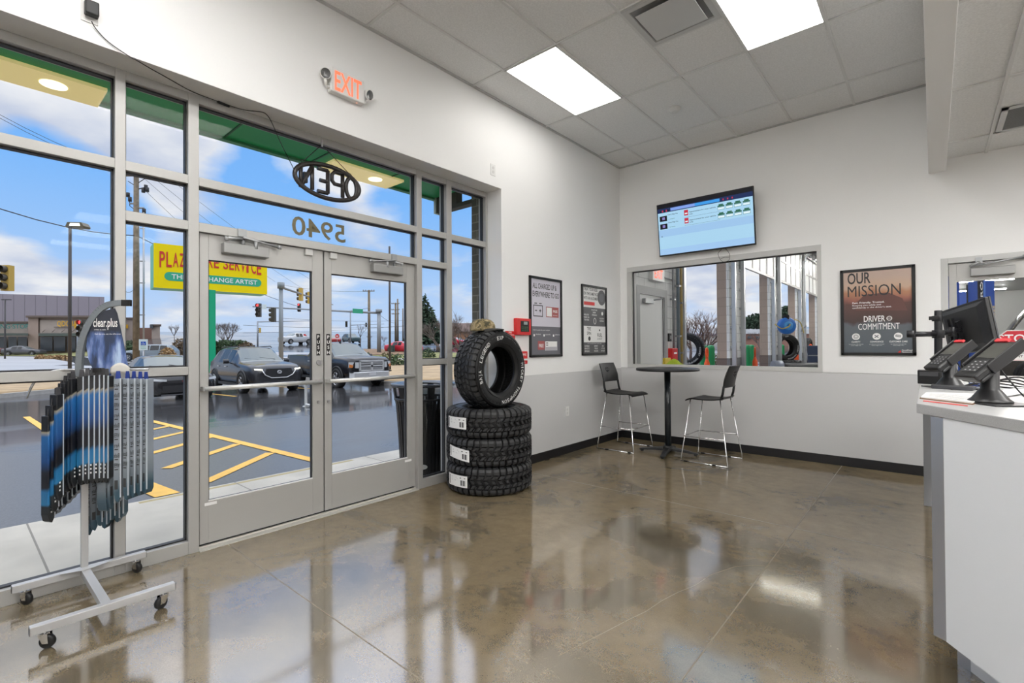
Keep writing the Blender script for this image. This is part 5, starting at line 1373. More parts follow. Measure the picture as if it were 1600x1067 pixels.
m = MB(M('bracket_olive', (.07, .06, .04), .6)); m.box((-1.26, 4.06, 3.06), (-.47, 4.16, 3.11)); m.box((-1.26, 4.06, 3.11), (-1.18, 4.16, 3.26)); m.box((-1.0, 4.06, 3.11), (-.90, 4.16, 3.26)); m.build('bracket_bar', t)
m = MB(M('bracket_cap', (.45, .5, .42), .5)); m.box((-1.30, 4.04, 3.05), (-1.26, 4.18, 3.28)); m.build('bracket_plate', t)

# trash can
t = thing('trash_can', 'black steel slatted trash can on the sidewalk behind the right door', 'trash can', (-.78, 3.44, -.012))
TB = M('trash_black', (.010, .010, .011), .3, .2)
m = MB(TB)
n = 36
for k in range(n):
    a0 = 2*PI*k/n; a1 = a0+2*PI/n*.66; am = (a0+a1)/2
    if True:
        pr = [(.255, .03), (.275, .45), (.298, .74), (.312, .80)]
        for (ra, za), (rb, zb) in zip(pr, pr[1:]):
            m.prism([(ra*math.cos(a0), ra*math.sin(a0), za), (ra*math.cos(a1), ra*math.sin(a1), za), (rb*math.cos(a1), rb*math.sin(a1), zb), (rb*math.cos(a0), rb*math.sin(a0), zb)], Vector((-math.cos(am), -math.sin(am), 0))*.006)
m.build('slat', t, world=False)
m = MB(TB); m.lathe([(.245, .03), (.262, .45), (.280, .70), (.275, .70), (.25, .45), (.235, .03), (0, .03)], 36); m.build('liner', t, world=False)
m = MB(TB)
for k in range(12):
    a0 = 2*PI*k/12; a1 = a0+2*PI/12*.42; am = (a0+a1)/2
    m.prism([(.312*math.cos(a0), .312*math.sin(a0), .79), (.312*math.cos(a1), .312*math.sin(a1), .79), (.335*math.cos(a1), .335*math.sin(a1), .94), (.335*math.cos(a0), .335*math.sin(a0), .94)], Vector((-math.cos(am), -math.sin(am), 0))*.008)
m.lathe([(.306, .79), (.316, .79), (.318, .815), (.308, .815)], 36, closed=True); m.build('flared_top', t, world=False)
m = MB(M('trash_rim', (.05, .055, .065), .25, .3)); m.lathe([(.30, .935), (.345, .935), (.357, .95), (.352, .966), (.33, .97), (.21, .955), (.205, .94)], 40, closed=True); m.build('rim', t, world=False)
m = MB(TB); m.lathe([(0, 0), (.24, 0), (.26, .02), (.26, .035), (0, .035)], 36); m.build('base', t, world=False)
m = MB(M('badge_grey', (.45, .45, .44), .5))
bd = Vector((EYE.x+.78, EYE.y-3.44, 0)).normalized(); bd = (Matrix.Rotation(R(-3), 3, 'Z') @ bd); sd = Vector((-bd.y, bd.x, 0))
c_ = bd*.272+Z*.10
m.prism([c_+sd*(.055*math.cos(2*PI*k/20))+Z*(.026*math.sin(2*PI*k/20)) for k in range(20)], bd*.006); m.build('badge', t, world=False)

# hoop rail
b0 = gp(478, 635); dp_ = (b0-EYE).dot(fw)
t = thing('hoop_rail', 'white steel pipe hoop standing on the wet lot in front of the pickup', 'rail', b0)
rr_ = (on(506, 640, 2, b0.z)-b0); rr_.z = 0; rr_ = rr_.normalized()*.62
m = MB(M('rail_white', (.62, .62, .60), .4)); h_ = .62
m.tube(smooth([b0, b0+Z*.3, b0+Z*(h_-.12), b0+Z*(h_-.02)+rr_*.04, b0+Z*h_+rr_*.16, b0+Z*h_+rr_*.84, b0+Z*(h_-.02)+rr_*.96, b0+Z*(h_-.12)+rr_, b0+Z*.3+rr_, b0+rr_], 3), .034, 10); m.build('hoop', t)
m = MB(M('rail_white')); m.tube([b0+Z*.06, b0+Z*.05+rr_*.1, b0+Z*.05+rr_*.9, b0+Z*.06+rr_], .03, 8)
for q_ in (b0, b0+rr_): m.cyl(q_, q_+Z*.012, .08, n=16)
m.build('base_rail', t)
# ================================================================ vehicles (front towards local +X, standing on local z = 0)
CG = M('car_glass', (.10, .13, .14), .06, spec=.8); CGS = M('car_side_glass', (.015, .017, .02), .12, spec=.4); TYR = M('car_tire', (.012, .012, .012), .7); RIM = M('alloy', (.42, .42, .43), .25, .9); CLAD = M('car_black_trim', (.012, .012, .013), .5)
HEADL = M('headlamp_lit', (.8, .8, .7), .2, em=(1, .95, .75), es=5.0); LENS = M('headlamp_clear', (.55, .57, .58), .1, spec=.8); AMB = M('lamp_amber', (.6, .2, .05), .3); TAILR = M('tail_red', (.4, .02, .02), .3); CHRM = M('car_chrome', (.74, .75, .76), .22, .55); GRL = M('grille_black', (.02, .02, .022), .45)
SHAPES = {
 'suv': dict(L=5.1, wb=(.98, 4.10), wr=.39, tw=.25, st=[(0, .42, .74, .70, .80, .62, 'h'), (.08, .30, .90, .84, .98, .72, 'h'), (.35, .24, .98, .93, 1.06, .80, 'h'), (.9, .24, 1.03, .975, 1.12, .80, 'h'), (1.55, .24, 1.08, .985, 1.17, .78, 'h'),
   (1.62, .24, 1.08, .985, 1.20, .77, 'w'), (2.30, .24, 1.10, .985, 1.66, .66, 'w'), (2.42, .24, 1.10, .985, 1.70, .66, 'c'), (2.85, .24, 1.11, .985, 1.73, .67, 'c'), (2.93, .24, 1.11, .985, 1.73, .67, 'p'), (3.75, .24, 1.13, .985, 1.72, .66, 'c'), (3.83, .24, 1.13, .985, 1.715, .66, 'p'), (4.45, .26, 1.16, .975, 1.67, .64, 'c'), (4.65, .28, 1.16, .965, 1.62, .63, 'p'), (5.0, .34, 1.12, .92, 1.22, .72, 'r'), (5.1, .45, .95, .86, 1.0, .70, 'h')]),
 'sedan': dict(L=4.8, wb=(.92, 3.82), wr=.34, tw=.22, st=[(0, .36, .60, .72, .66, .62, 'h'), (.08, .22, .74, .85, .80, .72, 'h'), (.4, .17, .82, .90, .88, .78, 'h'), (1.0, .17, .88, .925, .94, .78, 'h'), (1.45, .17, .92, .93, .99, .76, 'h'),
   (1.5, .17, .92, .93, 1.01, .76, 'w'), (2.25, .17, .94, .93, 1.38, .60, 'w'), (2.4, .17, .94, .93, 1.42, .60, 'c'), (2.75, .17, .95, .93, 1.445, .60, 'c'), (2.83, .17, .95, .93, 1.445, .60, 'p'), (3.5, .18, .97, .92, 1.40, .59, 'c'), (3.6, .18, .97, .92, 1.38, .58, 'p'), (4.25, .2, .99, .90, 1.06, .70, 'r'), (4.7, .25, .95, .86, 1.02, .70, 'h'), (4.8, .4, .8, .8, .86, .66, 'h')]),
 'pickup': dict(L=5.8, wb=(1.0, 4.57), wr=.41, tw=.28, st=[(0, .50, 1.06, .80, 1.14, .72, 'h'), (.07, .38, 1.12, .93, 1.22, .80, 'h'), (.3, .34, 1.15, .99, 1.27, .86, 'h'), (.95, .34, 1.18, 1.01, 1.31, .86, 'h'), (1.45, .34, 1.20, 1.01, 1.33, .84, 'h'),
   (1.5, .34, 1.20, 1.01, 1.35, .83, 'w'), (2.15, .34, 1.22, 1.01, 1.82, .70, 'w'), (2.3, .34, 1.22, 1.01, 1.88, .70, 'c'), (2.75, .34, 1.23, 1.01, 1.91, .70, 'c'), (2.84, .34, 1.23, 1.01, 1.91, .70, 'p'), (3.45, .34, 1.24, 1.01, 1.88, .69, 'c'), (3.55, .34, 1.24, 1.01, 1.86, .69, 'p'), (3.72, .34, 1.24, 1.01, 1.36, .90, 'r'), (3.78, .36, 1.30, 1.0, 1.36, .94, 'h'), (5.7, .40, 1.30, 1.0, 1.36, .94, 'h'), (5.8, .55, 1.25, .96, 1.33, .9, 'h')]),
}
def wheel(t, x, y, r, w, s_):
    m = MB(TYR); mx = Matrix.Translation((x, y, r)) @ Matrix.Rotation(PI/2, 4, 'X')
    m.lathe([(r*.66, -w/2), (r*.93, -w/2), (r, -w*.36), (r, w*.36), (r*.93, w/2), (r*.66, w/2)], 30, mx, closed=True); k = m.build('wheel', t, world=False)
    m = MB(RIM); y1 = y+s_*w*.40
    m.lathe([(r*.66, -w*.45), (r*.60, -w*.40), (r*.60, w*.40), (r*.66, w*.45)], 30, mx)
    for q in range(5):
        a = 2*PI*q/5
        for da in (-.17, .17):
            m.tube([(x+.03*math.cos(a), y1, r+.03*math.sin(a)), (x+r*.62*math.cos(a+da), y1, r+r*.62*math.sin(a+da))], r*.05, 5)
    m.cyl((x, y1-s_*.02, r), (x, y1+s_*.015, r), r*.16, n=14); m.build('alloy_rim', k, world=False)
    m = MB(CLAD); m.cyl((x, y+s_*w*.05, r), (x, y+s_*w*.1, r), r*.6, n=24); m.build('brake_disc', k, world=False)
def make_car(kind, name, label, cat, paint, loc, rz, detail=True, group=None, scale=None):
    sp = SHAPES[kind]; t = thing(name, label, cat, loc, rz, group)
    L_ = sp['L']; st = sp['st']
    # finer stations by linear interpolation keeping section tags
    F = []
    for a, b in zip(st, st[1:]):
        n = max(1, int((b[0]-a[0])/.22))
        for i in range(n):
            f = i/n; F.append(tuple(a[j]+(b[j]-a[j])*f for j in range(6))+(b[6],))
    F.append(st[-1][:6]+(st[-1][6],))
    def sec(s):
        x, zb, zl, wl, zr, wr = s[:6]; X_ = L_/2-x
        return [(X_, 0, zb), (X_, wl*.82, zb), (X_, wl*.95, zb+.10), (X_, wl, zb+(zl-zb)*.45), (X_, wl*.985, zb+(zl-zb)*.75), (X_, wl*.955, zl), (X_, wr+(wl*.955-wr)*.10, zl+(zr-zl)*.86), (X_, wr*.90, zr-.012), (X_, wr*.5, zr+.012), (X_, 0, zr+.02)]
    body = MB(paint); gl = MB(CGS); ws = MB(CG)
    def patch(mb, pts, sm=True): mb.face([mb.bm.verts.new(p) for p in pts], sm)
    rows = [sec(s) for s in F]
    VB = {}
    def bv(i, j, s_):
        k = (i, j, s_ if rows[i][j][1] else 1)
        if k not in VB: p = rows[i][j]; VB[k] = body.bm.verts.new((p[0], p[1]*s_, p[2]))
        return VB[k]
    for i in range(len(F)-1):
        tg = F[i][6]
        for j in range(9):
            for s_ in (1, -1):
                glass = (tg == 'c' and j == 5) or (tg in 'wr' and j in (6, 7, 8))
                if tg == 'w' and j == 5: glass = False
                if glass:
                    P = [rows[i][j], rows[i+1][j], rows[i+1][j+1], rows[i][j+1]]
                    patch(gl if j == 5 else ws, [(p[0], p[1]*s_, p[2]) for p in P])
                else: body.face([bv(i, j, s_), bv(i+1, j, s_), bv(i+1, j+1, s_), bv(i, j+1, s_)], True)
    for i in (0, len(F)-1):
        for s_ in (1, -1): body.face([bv(i, j, s_) for j in range(10)])
    body.build('body', t, world=False); ws.build('windshield', t, world=False); gl.build('side_window', t, world=False)
    hw = st[5][3]
    for x in sp['wb']:
        for s_ in (-1, 1):
            wheel(t, L_/2-x, s_*(hw-sp['tw']/2+.045), sp['wr'], sp['tw'], s_)
            m = MB(CLAD); ra = sp['wr']*1.17
            P = [(L_/2-x+ra*math.cos(a), s_*(hw-.02), sp['wr']+ra*math.sin(a)) for a in [PI*k/14 for k in range(15)]]
            m.tube(P, .045, 6); 
            Q = [(math.cos(a), math.sin(a)) for a in [-.12+(PI+.24)*k/16 for k in range(17)]]
            for (c0, s0), (c1, s1) in zip(Q, Q[1:]):
                r1 = sp['wr']*.97; yy = s_*(hw+.006); m.poly([(L_/2-x+ra*c0, yy, sp['wr']+ra*s0), (L_/2-x+ra*c1, yy, sp['wr']+ra*s1), (L_/2-x+r1*c1, yy, sp['wr']+r1*s1), (L_/2-x+r1*c0, yy, sp['wr']+r1*s0)])
            m.build('wheel_arch', t, world=False)
    if not detail: return t
    xf = L_/2
    m = MB(CLAD)
    for s_ in (-1, 1): m.box((L_/2-sp['wb'][1]+.45, min(s_*hw, s_*(hw-.03))+s_*.006, st[6][1]+.02), (L_/2-sp['wb'][0]-.45, max(s_*hw, s_*(hw-.03))+s_*.006, st[6][1]+.13))
    m.build('sill', t, world=False)
    for s_ in (-1, 1):
        m = MB(paint if kind != 'pickup' else CLAD); zz = st[6][2]; x_ = L_/2-st[6][0]+.12
        m.tube([(x_, s_*(hw-.05), zz), (x_, s_*(hw+.08), zz+.06)], .025, 6); m.shell(lambda u, v: ((x_+.05*math.cos(PI*(u-.5)), s_*(hw+.06+.2*v), zz+.0+.17*u), (1, 0, 0)), 6, 4, .07); m.build('mirror', t, world=False, bevel=.01)
        m = MB(CHRM)
        for xx in ((2.75, 3.65) if kind != 'pickup' else (2.72, 3.42)): m.box((L_/2-xx-.09, min(s_*(hw-.02), s_*(hw+.015)), st[6][2]-.14), (L_/2-xx+.09, max(s_*(hw-.02), s_*(hw+.015)), st[6][2]-.11))
        m.build('door_handle', t, world=False)
    def fpanel(m, pts, d=.02):  # frontal polygon (y, z) at given x
        m.prism([(p[0], p[1], p[2]) for p in pts], (d, 0, 0))
    if kind == 'suv':
        m = MB(GRL); g = [(-.50, .70), (-.44, .93), (.44, .93), (.50, .70), (.28, .60), (-.28, .60)]; m.prism([(xf-.06, y, z) for y, z in g], (.09, 0, 0)); m.build('grille', t, world=False)
        m = MB(CHRM); m.tube([(xf+.03, y, z) for y, z in ((-.60, .86), (-.50, .70), (-.28, .59), (.28, .59), (.50, .70), (.60, .86))], .018, 6)
        m.tube([(xf+.045, .075*math.cos(2*PI*k/24), .80+.055*math.sin(2*PI*k/24)) for k in range(24)], .010, 6, closed=True); m.tube([(xf+.045, y, z) for y, z in ((-.07, .82), (-.03, .80), (0, .765), (.03, .80), (.07, .82))], .009, 6); m.build('grille_wing', t, world=False)
        for s_ in (-1, 1):
            m = MB(HEADL); m.prism([(xf-.05, s_*.60, .875), (xf-.05, s_*.60, .915), (xf-.15, s_*.82, .935), (xf-.15, s_*.82, .895)], (.08, 0, 0)); m.build('headlight', t, world=False)
            m = MB(GRL); m.prism([(xf-.06, s_*.58, .45), (xf-.06, s_*.62, .62), (xf-.16, s_*.84, .66), (xf-.16, s_*.84, .44)], (.06, 0, 0)); m.build('side_duct', t, world=False)
        m = MB(GRL); m.box((xf-.12, -.55, .32), (xf+.012, .55, .47)); m.use(M('bumper_grey', (.12, .12, .13), .4)); m.box((xf-.06, -.7, .26), (xf+.015, .7, .31)); m.build('lower_bumper', t, world=False, bevel=.01)
        m = MB(CLAD)
        for s_ in (-1, 1): m.tube([(L_/2-2.35, s_*.62, 1.71), (L_/2-2.5, s_*.63, 1.765), (L_/2-4.3, s_*.62, 1.73), (L_/2-4.5, s_*.61, 1.69)], .02, 6)
        m.build('roof_rail', t, world=False)
    elif kind == 'pickup':
        m = MB(GRL); m.box((xf-.06, -.52, .74), (xf+.02, .52, 1.10)); m.build('grille', t, world=False)
        m = MB(CHRM)
        for (a, b, c, e) in ((-.58, .58, 1.08, 1.15), (-.58, .58, .70, .76), (-.58, -.50, .70, 1.15), (.50, .58, .70, 1.15), (-.05, .05, .72, 1.12), (-.52, .52, .895, .945)): m.box((xf-.05, a, c), (xf+.045, b, e))
        for z_ in (.80, .85, 1.0, 1.04): m.box((xf-.0, -.5, z_-.006), (xf+.03, .5, z_+.006))
        m.build('grille_surround', t, world=False, bevel=.012)
        m = MB(GRL); m.prism([(xf+.045, -.035, .96), (xf+.045, .035, .96), (xf+.045, .05, .90), (xf+.045, 0, .85), (xf+.045, -.05, .90)], (.008, 0, 0)); m.build('badge', t, world=False)
        for s_ in (-1, 1):
            m = MB(LENS); m.prism([(xf-.04, s_*.60, .84), (xf-.04, s_*.60, 1.08), (xf-.14, s_*.95, 1.09), (xf-.14, s_*.96, .86)], (.08, 0, 0)); h = m.build('headlight', t, world=False)
            m = MB(AMB); m.prism([(xf-.055, s_*.86, .86), (xf-.045, s_*.82, .96), (xf-.10, s_*.955, 1.0), (xf-.10, s_*.965, .87)], (.055, 0, 0)); m.build('turn_signal', h, world=False)
        m = MB(CHRM); m.prism([(xf-.10, -.95, .46), (xf+.06, -.80, .44), (xf+.09, -.4, .44), (xf+.09, .4, .44), (xf+.06, .80, .44), (xf-.10, .95, .46)], (0, 0, .24)); m.build('chrome_bumper', t, world=False, bevel=.02)
        m = MB(CLAD); m.box((xf-.1, -.75, .30), (xf+.05, .75, .44)); m.box((xf-.06, -.95, .66), (xf+.03, .95, .71)); m.build('air_dam', t, world=False)
        m = MB(M('plate_white', (.55, .55, .56), .5)); m.box((xf+.088, -.16, .52), (xf+.10, .16, .67)); m.build('license_plate', t, world=False)
        m = MB(CLAD); m.cbox((.55, -.1, 1.93), (.16, .05, .05)); m.build('roof_antenna', t, world=False, bevel=.01)
    else:
        for s_ in (-1, 1):
            m = MB(LENS); m.prism([(xf-.05, s_*.52, .655), (xf-.05, s_*.52, .72), (xf-.16, s_*.88, .765), (xf-.14, s_*.89, .68)], (.08, 0, 0)); m.build('headlight', t, world=False)
        m = MB(GRL); m.box((xf-.08, -.5, .60), (xf+.012, .5, .68)); m.box((xf-.10, -.62, .30), (xf+.012, .62, .52)); m.build('grille', t, world=False)
        m = MB(TAILR); m.box((xf+.012, -.10, .63), (xf+.018, .10, .66)); m.build('badge', t, world=False)
        m = MB(M('bumper_grey', (.12, .12, .13), .4)); m.box((xf-.05, -.65, .22), (xf+.015, .65, .25)); m.build('lower_bumper', t, world=False)
    for s_ in (-1, 1):
        m = MB(TAILR); m.box((-xf-.004, min(s_*.55, s_*.80), .75 if kind == 'sedan' else .95), (-xf+.12, max(s_*.55, s_*.80), .87 if kind == 'sedan' else 1.12)); m.build('tail_light', t, world=False)
    m = MB(CLAD); x_ = L_/2-st[5][0]; m.tube([(x_-.05, .5, st[5][4]+.04), (x_-.16, -.05, st[5][4]+.12)], .012, 5); m.tube([(x_-.05, -.15, st[5][4]+.04), (x_-.16, -.6, st[5][4]+.10)], .012, 5); m.build('wiper', t, world=False)
    return t
def paint(n, c, r=.24): return M('paint_'+n, c, r, .15, coat=.25)
def zg(x): return gz(x, 8)
make_car('suv', 'suv', 'dark grey SUV with headlights on and silver winged grille, parked nose-in', 'car', paint('dark_grey', (.035, .036, .042)), (-17.55, 8.15, zg(-17)), R(-2))
make_car('pickup', 'pickup_truck', 'black pickup truck with big chrome grille, parked right of the dark SUV', 'truck', paint('black', (.012, .012, .016)), (-16.95, 11.45, zg(-16.5)), R(-1))
make_car('sedan', 'sedan', 'black sedan parked left of the dark SUV, behind the wiper stand', 'car', paint('charcoal', (.02, .02, .022)), (-17.0, 4.95, zg(-16.5)), R(0))
def far_car(kind, name, label, cat, col, px, py, d, head, n):
    p = gp(px, py); return make_car(kind, name, label, cat, paint(n, col), p, head, detail=False)
far_car('sedan', 'sedan', 'grey sedan parked before the beige shops across the road', 'car', (.10, .10, .11), 38, 555.5, 62, R(55), 'grey')
far_car('suv', 'suv', 'dark red car at the far left before the shops', 'car', (.10, .02, .02), -22, 555.5, 63, R(55), 'maroon')
far_car('suv', 'suv', 'blue-grey SUV on the road behind the wooden utility pole', 'car', (.20, .24, .27), 234, 563.5, 44, R(235), 'blue_grey')
far_car('pickup', 'pickup_truck', 'white pickup truck far off on the road between sign pole and pickup', 'truck', (.55, .55, .55), 463, 538, 92, R(-75), 'white')
far_car('suv', 'suv', 'dark teal SUV on the far road beyond the black pickup roof', 'car', (.05, .09, .10), 549, 536, 68, R(-10), 'teal')
far_car('sedan', 'sedan', 'red car on the far road just left of the dark teal SUV', 'car', (.30, .03, .03), 524, 537, 78, R(-30), 'red')
far_car('sedan', 'sedan', 'bright red car behind the shrub bed at the right of the right door', 'car', (.55, .03, .05), 631, 551, 52, R(20), 'bright_red')
far_car('suv', 'suv', 'silver SUV before the evergreen in the narrow right bay', 'car', (.40, .42, .45), 668, 535, 85, R(-20), 'silver')
far_car('sedan', 'sedan', 'red car beyond the lawn, just left of the standing tire', 'car', (.50, .03, .06), 714, 541, 62, R(10), 'scarlet')
# ================================================================ tall shop sign
SGY = M('sign_yellow', (.95, .74, .0), .5, spec=.2); SGG = M('sign_green', (.03, .42, .24), .45); SGT = M('sign_side_green', (.16, .52, .40), .5); SRD = M('sign_red_letter', (.62, .03, .02), .5); PGN = M('post_green', (.0, .40, .19), .4)
A0 = at(240, 449, 25.5); A1 = at(417.5, 457.5, 29.2)
A1.z = A0.z
hx = (A1-A0); WS = hx.length; hx.normalize(); nS = Vector((hx.y, -hx.x, 0)); nS = nS if nS.dot(EYE-A0) > 0 else -nS
HS = at(240, 379, 25.5).z-A0.z
t = thing('shop_sign', 'tall yellow and green roadside tire shop sign behind the parked cars', 'sign', (A0.x, A0.y, gz(A0.x, A0.y)))
m = MB(SGT); m.prism([A0-nS*1.4, A1-nS*1.4, A1-nS*.02, A0-nS*.02], Z*HS); m.build('sign_box', t)
m = MB(SGY); m.prism([A0-nS*.02, A1-nS*.02, A1, A0], Z*HS); m.build('sign_face', t)
def sp_(a, b, d=.01): return A0+hx*(WS*a)+Z*(HS*b)+nS*d
m = MB(SGG); r_ = HS*.098; cz_ = .275
P = [sp_(.125, cz_)+hx*(r_*math.cos(a))+Z*(r_*math.sin(a)) for a in [PI/2+PI*k/10 for k in range(11)]]+[sp_(.90, cz_)+hx*(r_*math.cos(a))+Z*(r_*math.sin(a)) for a in [-PI/2+PI*k/10 for k in range(11)]]
m.poly(P); m.build('green_band', t)
m = MB(PAPER); m.text('THE OIL CHANGE ARTIST', sp_(.14, cz_-.05, .02), hx, Z, HS*.105, WS*.76, d=0, bold=.02); m.build('slogan_lettering', t)
m = MB(SRD)
word = 'PLAZA TIRE SERVICE'; adv = [.055 if c == 'I' else (.035 if c == ' ' else .062) for c in word]; tot = sum(adv); x = .045
for c, a in zip(word, adv):
    w_ = a/tot*.905; u = (x-.045)/.905
    hh = .36-.10*math.sin(PI*u)
    if c != ' ': m.text(c, sp_(x, .47+.10*math.sin(PI*u)*.9, .02), hx, Z, HS*hh, WS*w_*(.82 if c != 'I' else .45), d=0, bold=.03)
    x += w_
m.build('name_lettering', t)
pb = at(329.5, 455, 27.0); g_ = gz(pb.x, pb.y)
m = MB(PGN); m.box((pb.x-.18, pb.y-.18, g_), (pb.x+.18, pb.y+.18, A0.z+.02)); m.build('sign_post', t)

WOOD = M('pole_wood', (.20, .16, .11), .9, nz=(5, .3)); PDARK = M('lamp_pole_dark', (.055, .05, .048), .5); LINE = M('wire_black', (.03, .03, .035), .6)
def base(px, py_top, d): p = at(px, py_top, d); return Vector((p.x, p.y, gz(p.x, p.y))), p
RTV = Vector((rt.x, rt.y, 0)).normalized(); FWV = Vector((fw.x, fw.y, 0)).normalized()
# utility poles
def utility(px, ytop, d, r, label, arms=(), extra=None):
    b, p = base(px, ytop, d); t = thing('utility_pole', label, 'utility pole', b)
    m = MB(WOOD); m.cyl(b, p, r, r*.72, n=12); m.build('pole_shaft', t)
    for (yy, w_) in arms:
        q = at(px, yy, d); m = MB(WOOD); a_ = q-RTV*w_; b_ = q+RTV*w_; m.prism([a_-Z*.06+FWV*-.2, b_-Z*.06+FWV*-.2, b_+Z*.06+FWV*-.2, a_+Z*.06+FWV*-.2], FWV*.1)
        for s_ in (-.9, -.5, .5, .9): m.cyl(q+RTV*w_*s_+Z*.06-FWV*.15, q+RTV*w_*s_+Z*.22-FWV*.15, .04, n=8)
        m.build('crossarm', t)
    if extra: extra(t, b, p, d, px)
    return t
def util_extra(t, b, p, d, px):
    m = MB(GALV)
    for (y_, dx, w_) in ((318, -10, 11), (325, 12, 10)):
        q = at(213, y_, d); m.tube([q, q+RTV*(dx*d/F_PX)], .05, 6)
    m.build('bracket', t)
    m = MB(LINE)
    for (cx, cy) in ((203, 312), (200, 305), (228, 293), (224, 298), (230, 297), (225, 330)):
        q = at(cx, cy, d); m.cyl(q-Z*.10, q+Z*.14, .09, n=8)
    m.tube([at(202, 312, d), at(203, 322, d), at(210, 327, d)], .02, 5); m.tube([at(226, 293, d), at(213, 296, d)], .03, 5); m.tube([at(200, 283, d), at(211, 290, d)], .02, 5); m.tube([at(228, 278, d), at(214, 287, d)], .02, 5); m.build('insulator', t)
    m = MB(GALV); q = at(224.5, 332, d-.1); m.cyl(Vector((q.x, q.y, gz(q.x, q.y))), q, .045, n=8)
    for y_ in (357, 408, 442, 492): k = at(219, y_, d); m.tube([k, at(226, y_, d-.1)], .03, 5)
    m.build('riser_conduit', t)
utility(213, 262, 27, .17, 'wooden utility pole with insulators left of the yellow sign', ((275, 1.0),), util_extra)
utility(576.5, 453, 70, .22, 'wooden utility pole with one crossarm above the black pickup', ((455, .85),))
utility(618, 473, 95, .22, 'distant wooden pole with three crossarms, left of a close pair', ((474.5, .8), (484, .8), (490.5, .75)))
utility(621.3, 467, 98, .2, 'distant bare-topped pole right beside the three-crossarm pole')
utility(629.5, 482, 100, .16, 'short distant pole at the right edge of the right door glass')
# lamp posts
def lamp_post(px, ytop, d, r, label, head, ybase=None):
    b, p = base(px, ytop, d); t = thing('street_lamp', label, 'street lamp', b)
    m = MB(PDARK); m.cyl(b, p, r, r*.8, n=10); m.build('lamp_pole', t)
    if head == 'box':
        m = MB(M('lamp_head_bronze', (.12, .10, .06), .4)); a_ = p+RTV*.45
        m.prism([p-RTV*.32-Z*.07, p+RTV*.75-Z*.10, p+RTV*.80+Z*.0, p+RTV*.65+Z*.22, p-RTV*.18+Z*.24], FWV*.5); m.build('lamp_head', t)
        m = MB(M('lamp_glow', (.9, .9, .85), .4, em=(1, .97, .85), es=1.2)); m.prism([p-RTV*.05+Z*.02-FWV*.004, p+RTV*.6+Z*.0-FWV*.004, p+RTV*.55+Z*.16-FWV*.004, p+RTV*.02+Z*.18-FWV*.004], -FWV*.01); m.build('lamp_lens', t)
        m = MB(CONC); m.cyl(b-Z*.1, b+Z*.55, .33, n=16); m.build('footing', t)
    elif head == 'arm':
        m = MB(PDARK); m.box((p.x-.1, p.y-.1, p.z-.08), (p.x+.1, p.y+.1, p.z+.05)); m.prism([p-Z*.06, p+RTV*.75-Z*.06, p+RTV*.75+Z*.06, p+Z*.06], FWV*.3); m.build('lamp_head', t)
    elif head == 'tee':
        m = MB(PDARK); m.prism([p-RTV*.5-Z*.05, p+RTV*.5-Z*.05, p+RTV*.5+Z*.05, p-RTV*.5+Z*.05], FWV*.3); m.build('lamp_head', t)
    return t
lamp_post(109.5, 353, 29, .095, 'dark lamp post with glowing boxy head left of the wiper stand', 'box')
lamp_post(8, 468, 60, .09, 'thin dark lamp post in front of the far shops', 'tee')
lamp_post(608.5, 385, 36, .085, 'tall dark lamp post seen through the right door', None)

# wires
t = thing('overhead_wires', 'thin black overhead wires crossing the sky', 'wire', at(150, 330, 30))
m = MB(LINE)
for (x0, y0, d0, x1, y1, d1, r_) in ((-60, 305, 18, 213, 368, 27, .022), (213, 368, 27, 470, 480, 60, .025), (-60, 145, 24, 213, 270, 27, .012), (-60, 150, 23, 213, 276, 27, .012), (213, 268, 27, 430, 440, 52, .012), (226, 297, 27, 400, 445, 55, .013), (230, 270, 27, 480, 455, 60, .012), (250, 268, 27, 500, 445, 60, .012), (213, 448, 27, 186, 445, 25, .012),
      (500, 482, 60, 576, 481, 70, .02), (576, 455, 70, 440, 445, 60, .015), (588, 487, 68, 618, 505, 95, .03), (380, 508, 80, 640, 510, 90, .025), (380, 520, 85, 640, 508, 95, .02), (440, 497, 70, 640, 500, 95, .02)):
    a = at(x0, y0, d0); b = at(x1, y1, d1); m.tube([a.lerp(b, k/6)-Z*(.35*(1-(k/3-1)**2)) for k in range(7)], r_, 4)
m.build('wire', t)

# accessible parking sign
b = gp(224, 612); d_ = (b-EYE).dot(fw); q = at(224, 538.5, d_)
t = thing('parking_sign', 'small white accessible parking sign with blue wheelchair symbol', 'sign', b)
m = MB(GALV); m.cyl(b, q+Z*.2, .03, n=8); m.build('sign_post', t)
f0 = Vector((EYE.x-q.x, EYE.y-q.y, 0)).normalized(); sx_ = Vector((-f0.y, f0.x, 0))
def sgn(m, a, b_, c, e, k=0): o_ = q+f0*(.03+.003*k); m.prism([o_+sx_*a+Z*c, o_+sx_*b_+Z*c, o_+sx_*b_+Z*e, o_+sx_*a+Z*e], f0*.002)
m = MB(M('sign_white', (.70, .78, .76), .5)); sgn(m, -.15, .15, -.23, .23); m.build('sign_plate', t)
m = MB(M('symbol_blue', (.02, .10, .45), .5)); sgn(m, -.085, .085, -.02, .13, 1); m.build('blue_panel', t)
m = MB(PAPER); o_ = q+f0*.04
m.tube([o_+sx_*(-.01+.04*math.cos(a))+Z*(.03+.04*math.sin(a)) for a in [R(130)+R(230)*k/12 for k in range(13)]], .006, 4); m.tube([o_+sx_*-.01+Z*.10, o_+sx_*-.005+Z*.05, o_+sx_*.03+Z*.05, o_+sx_*.045+Z*.01], .007, 4)
m.use(SGG); m.text('PARKING', q+f0*.036+Z*-.075, sx_, Z, .03, .17, d=0, align='c'); m.text('VAN', q+f0*.036+Z*-.17, sx_, Z, .05, .17, d=0, align='c'); m.build('symbol', t)

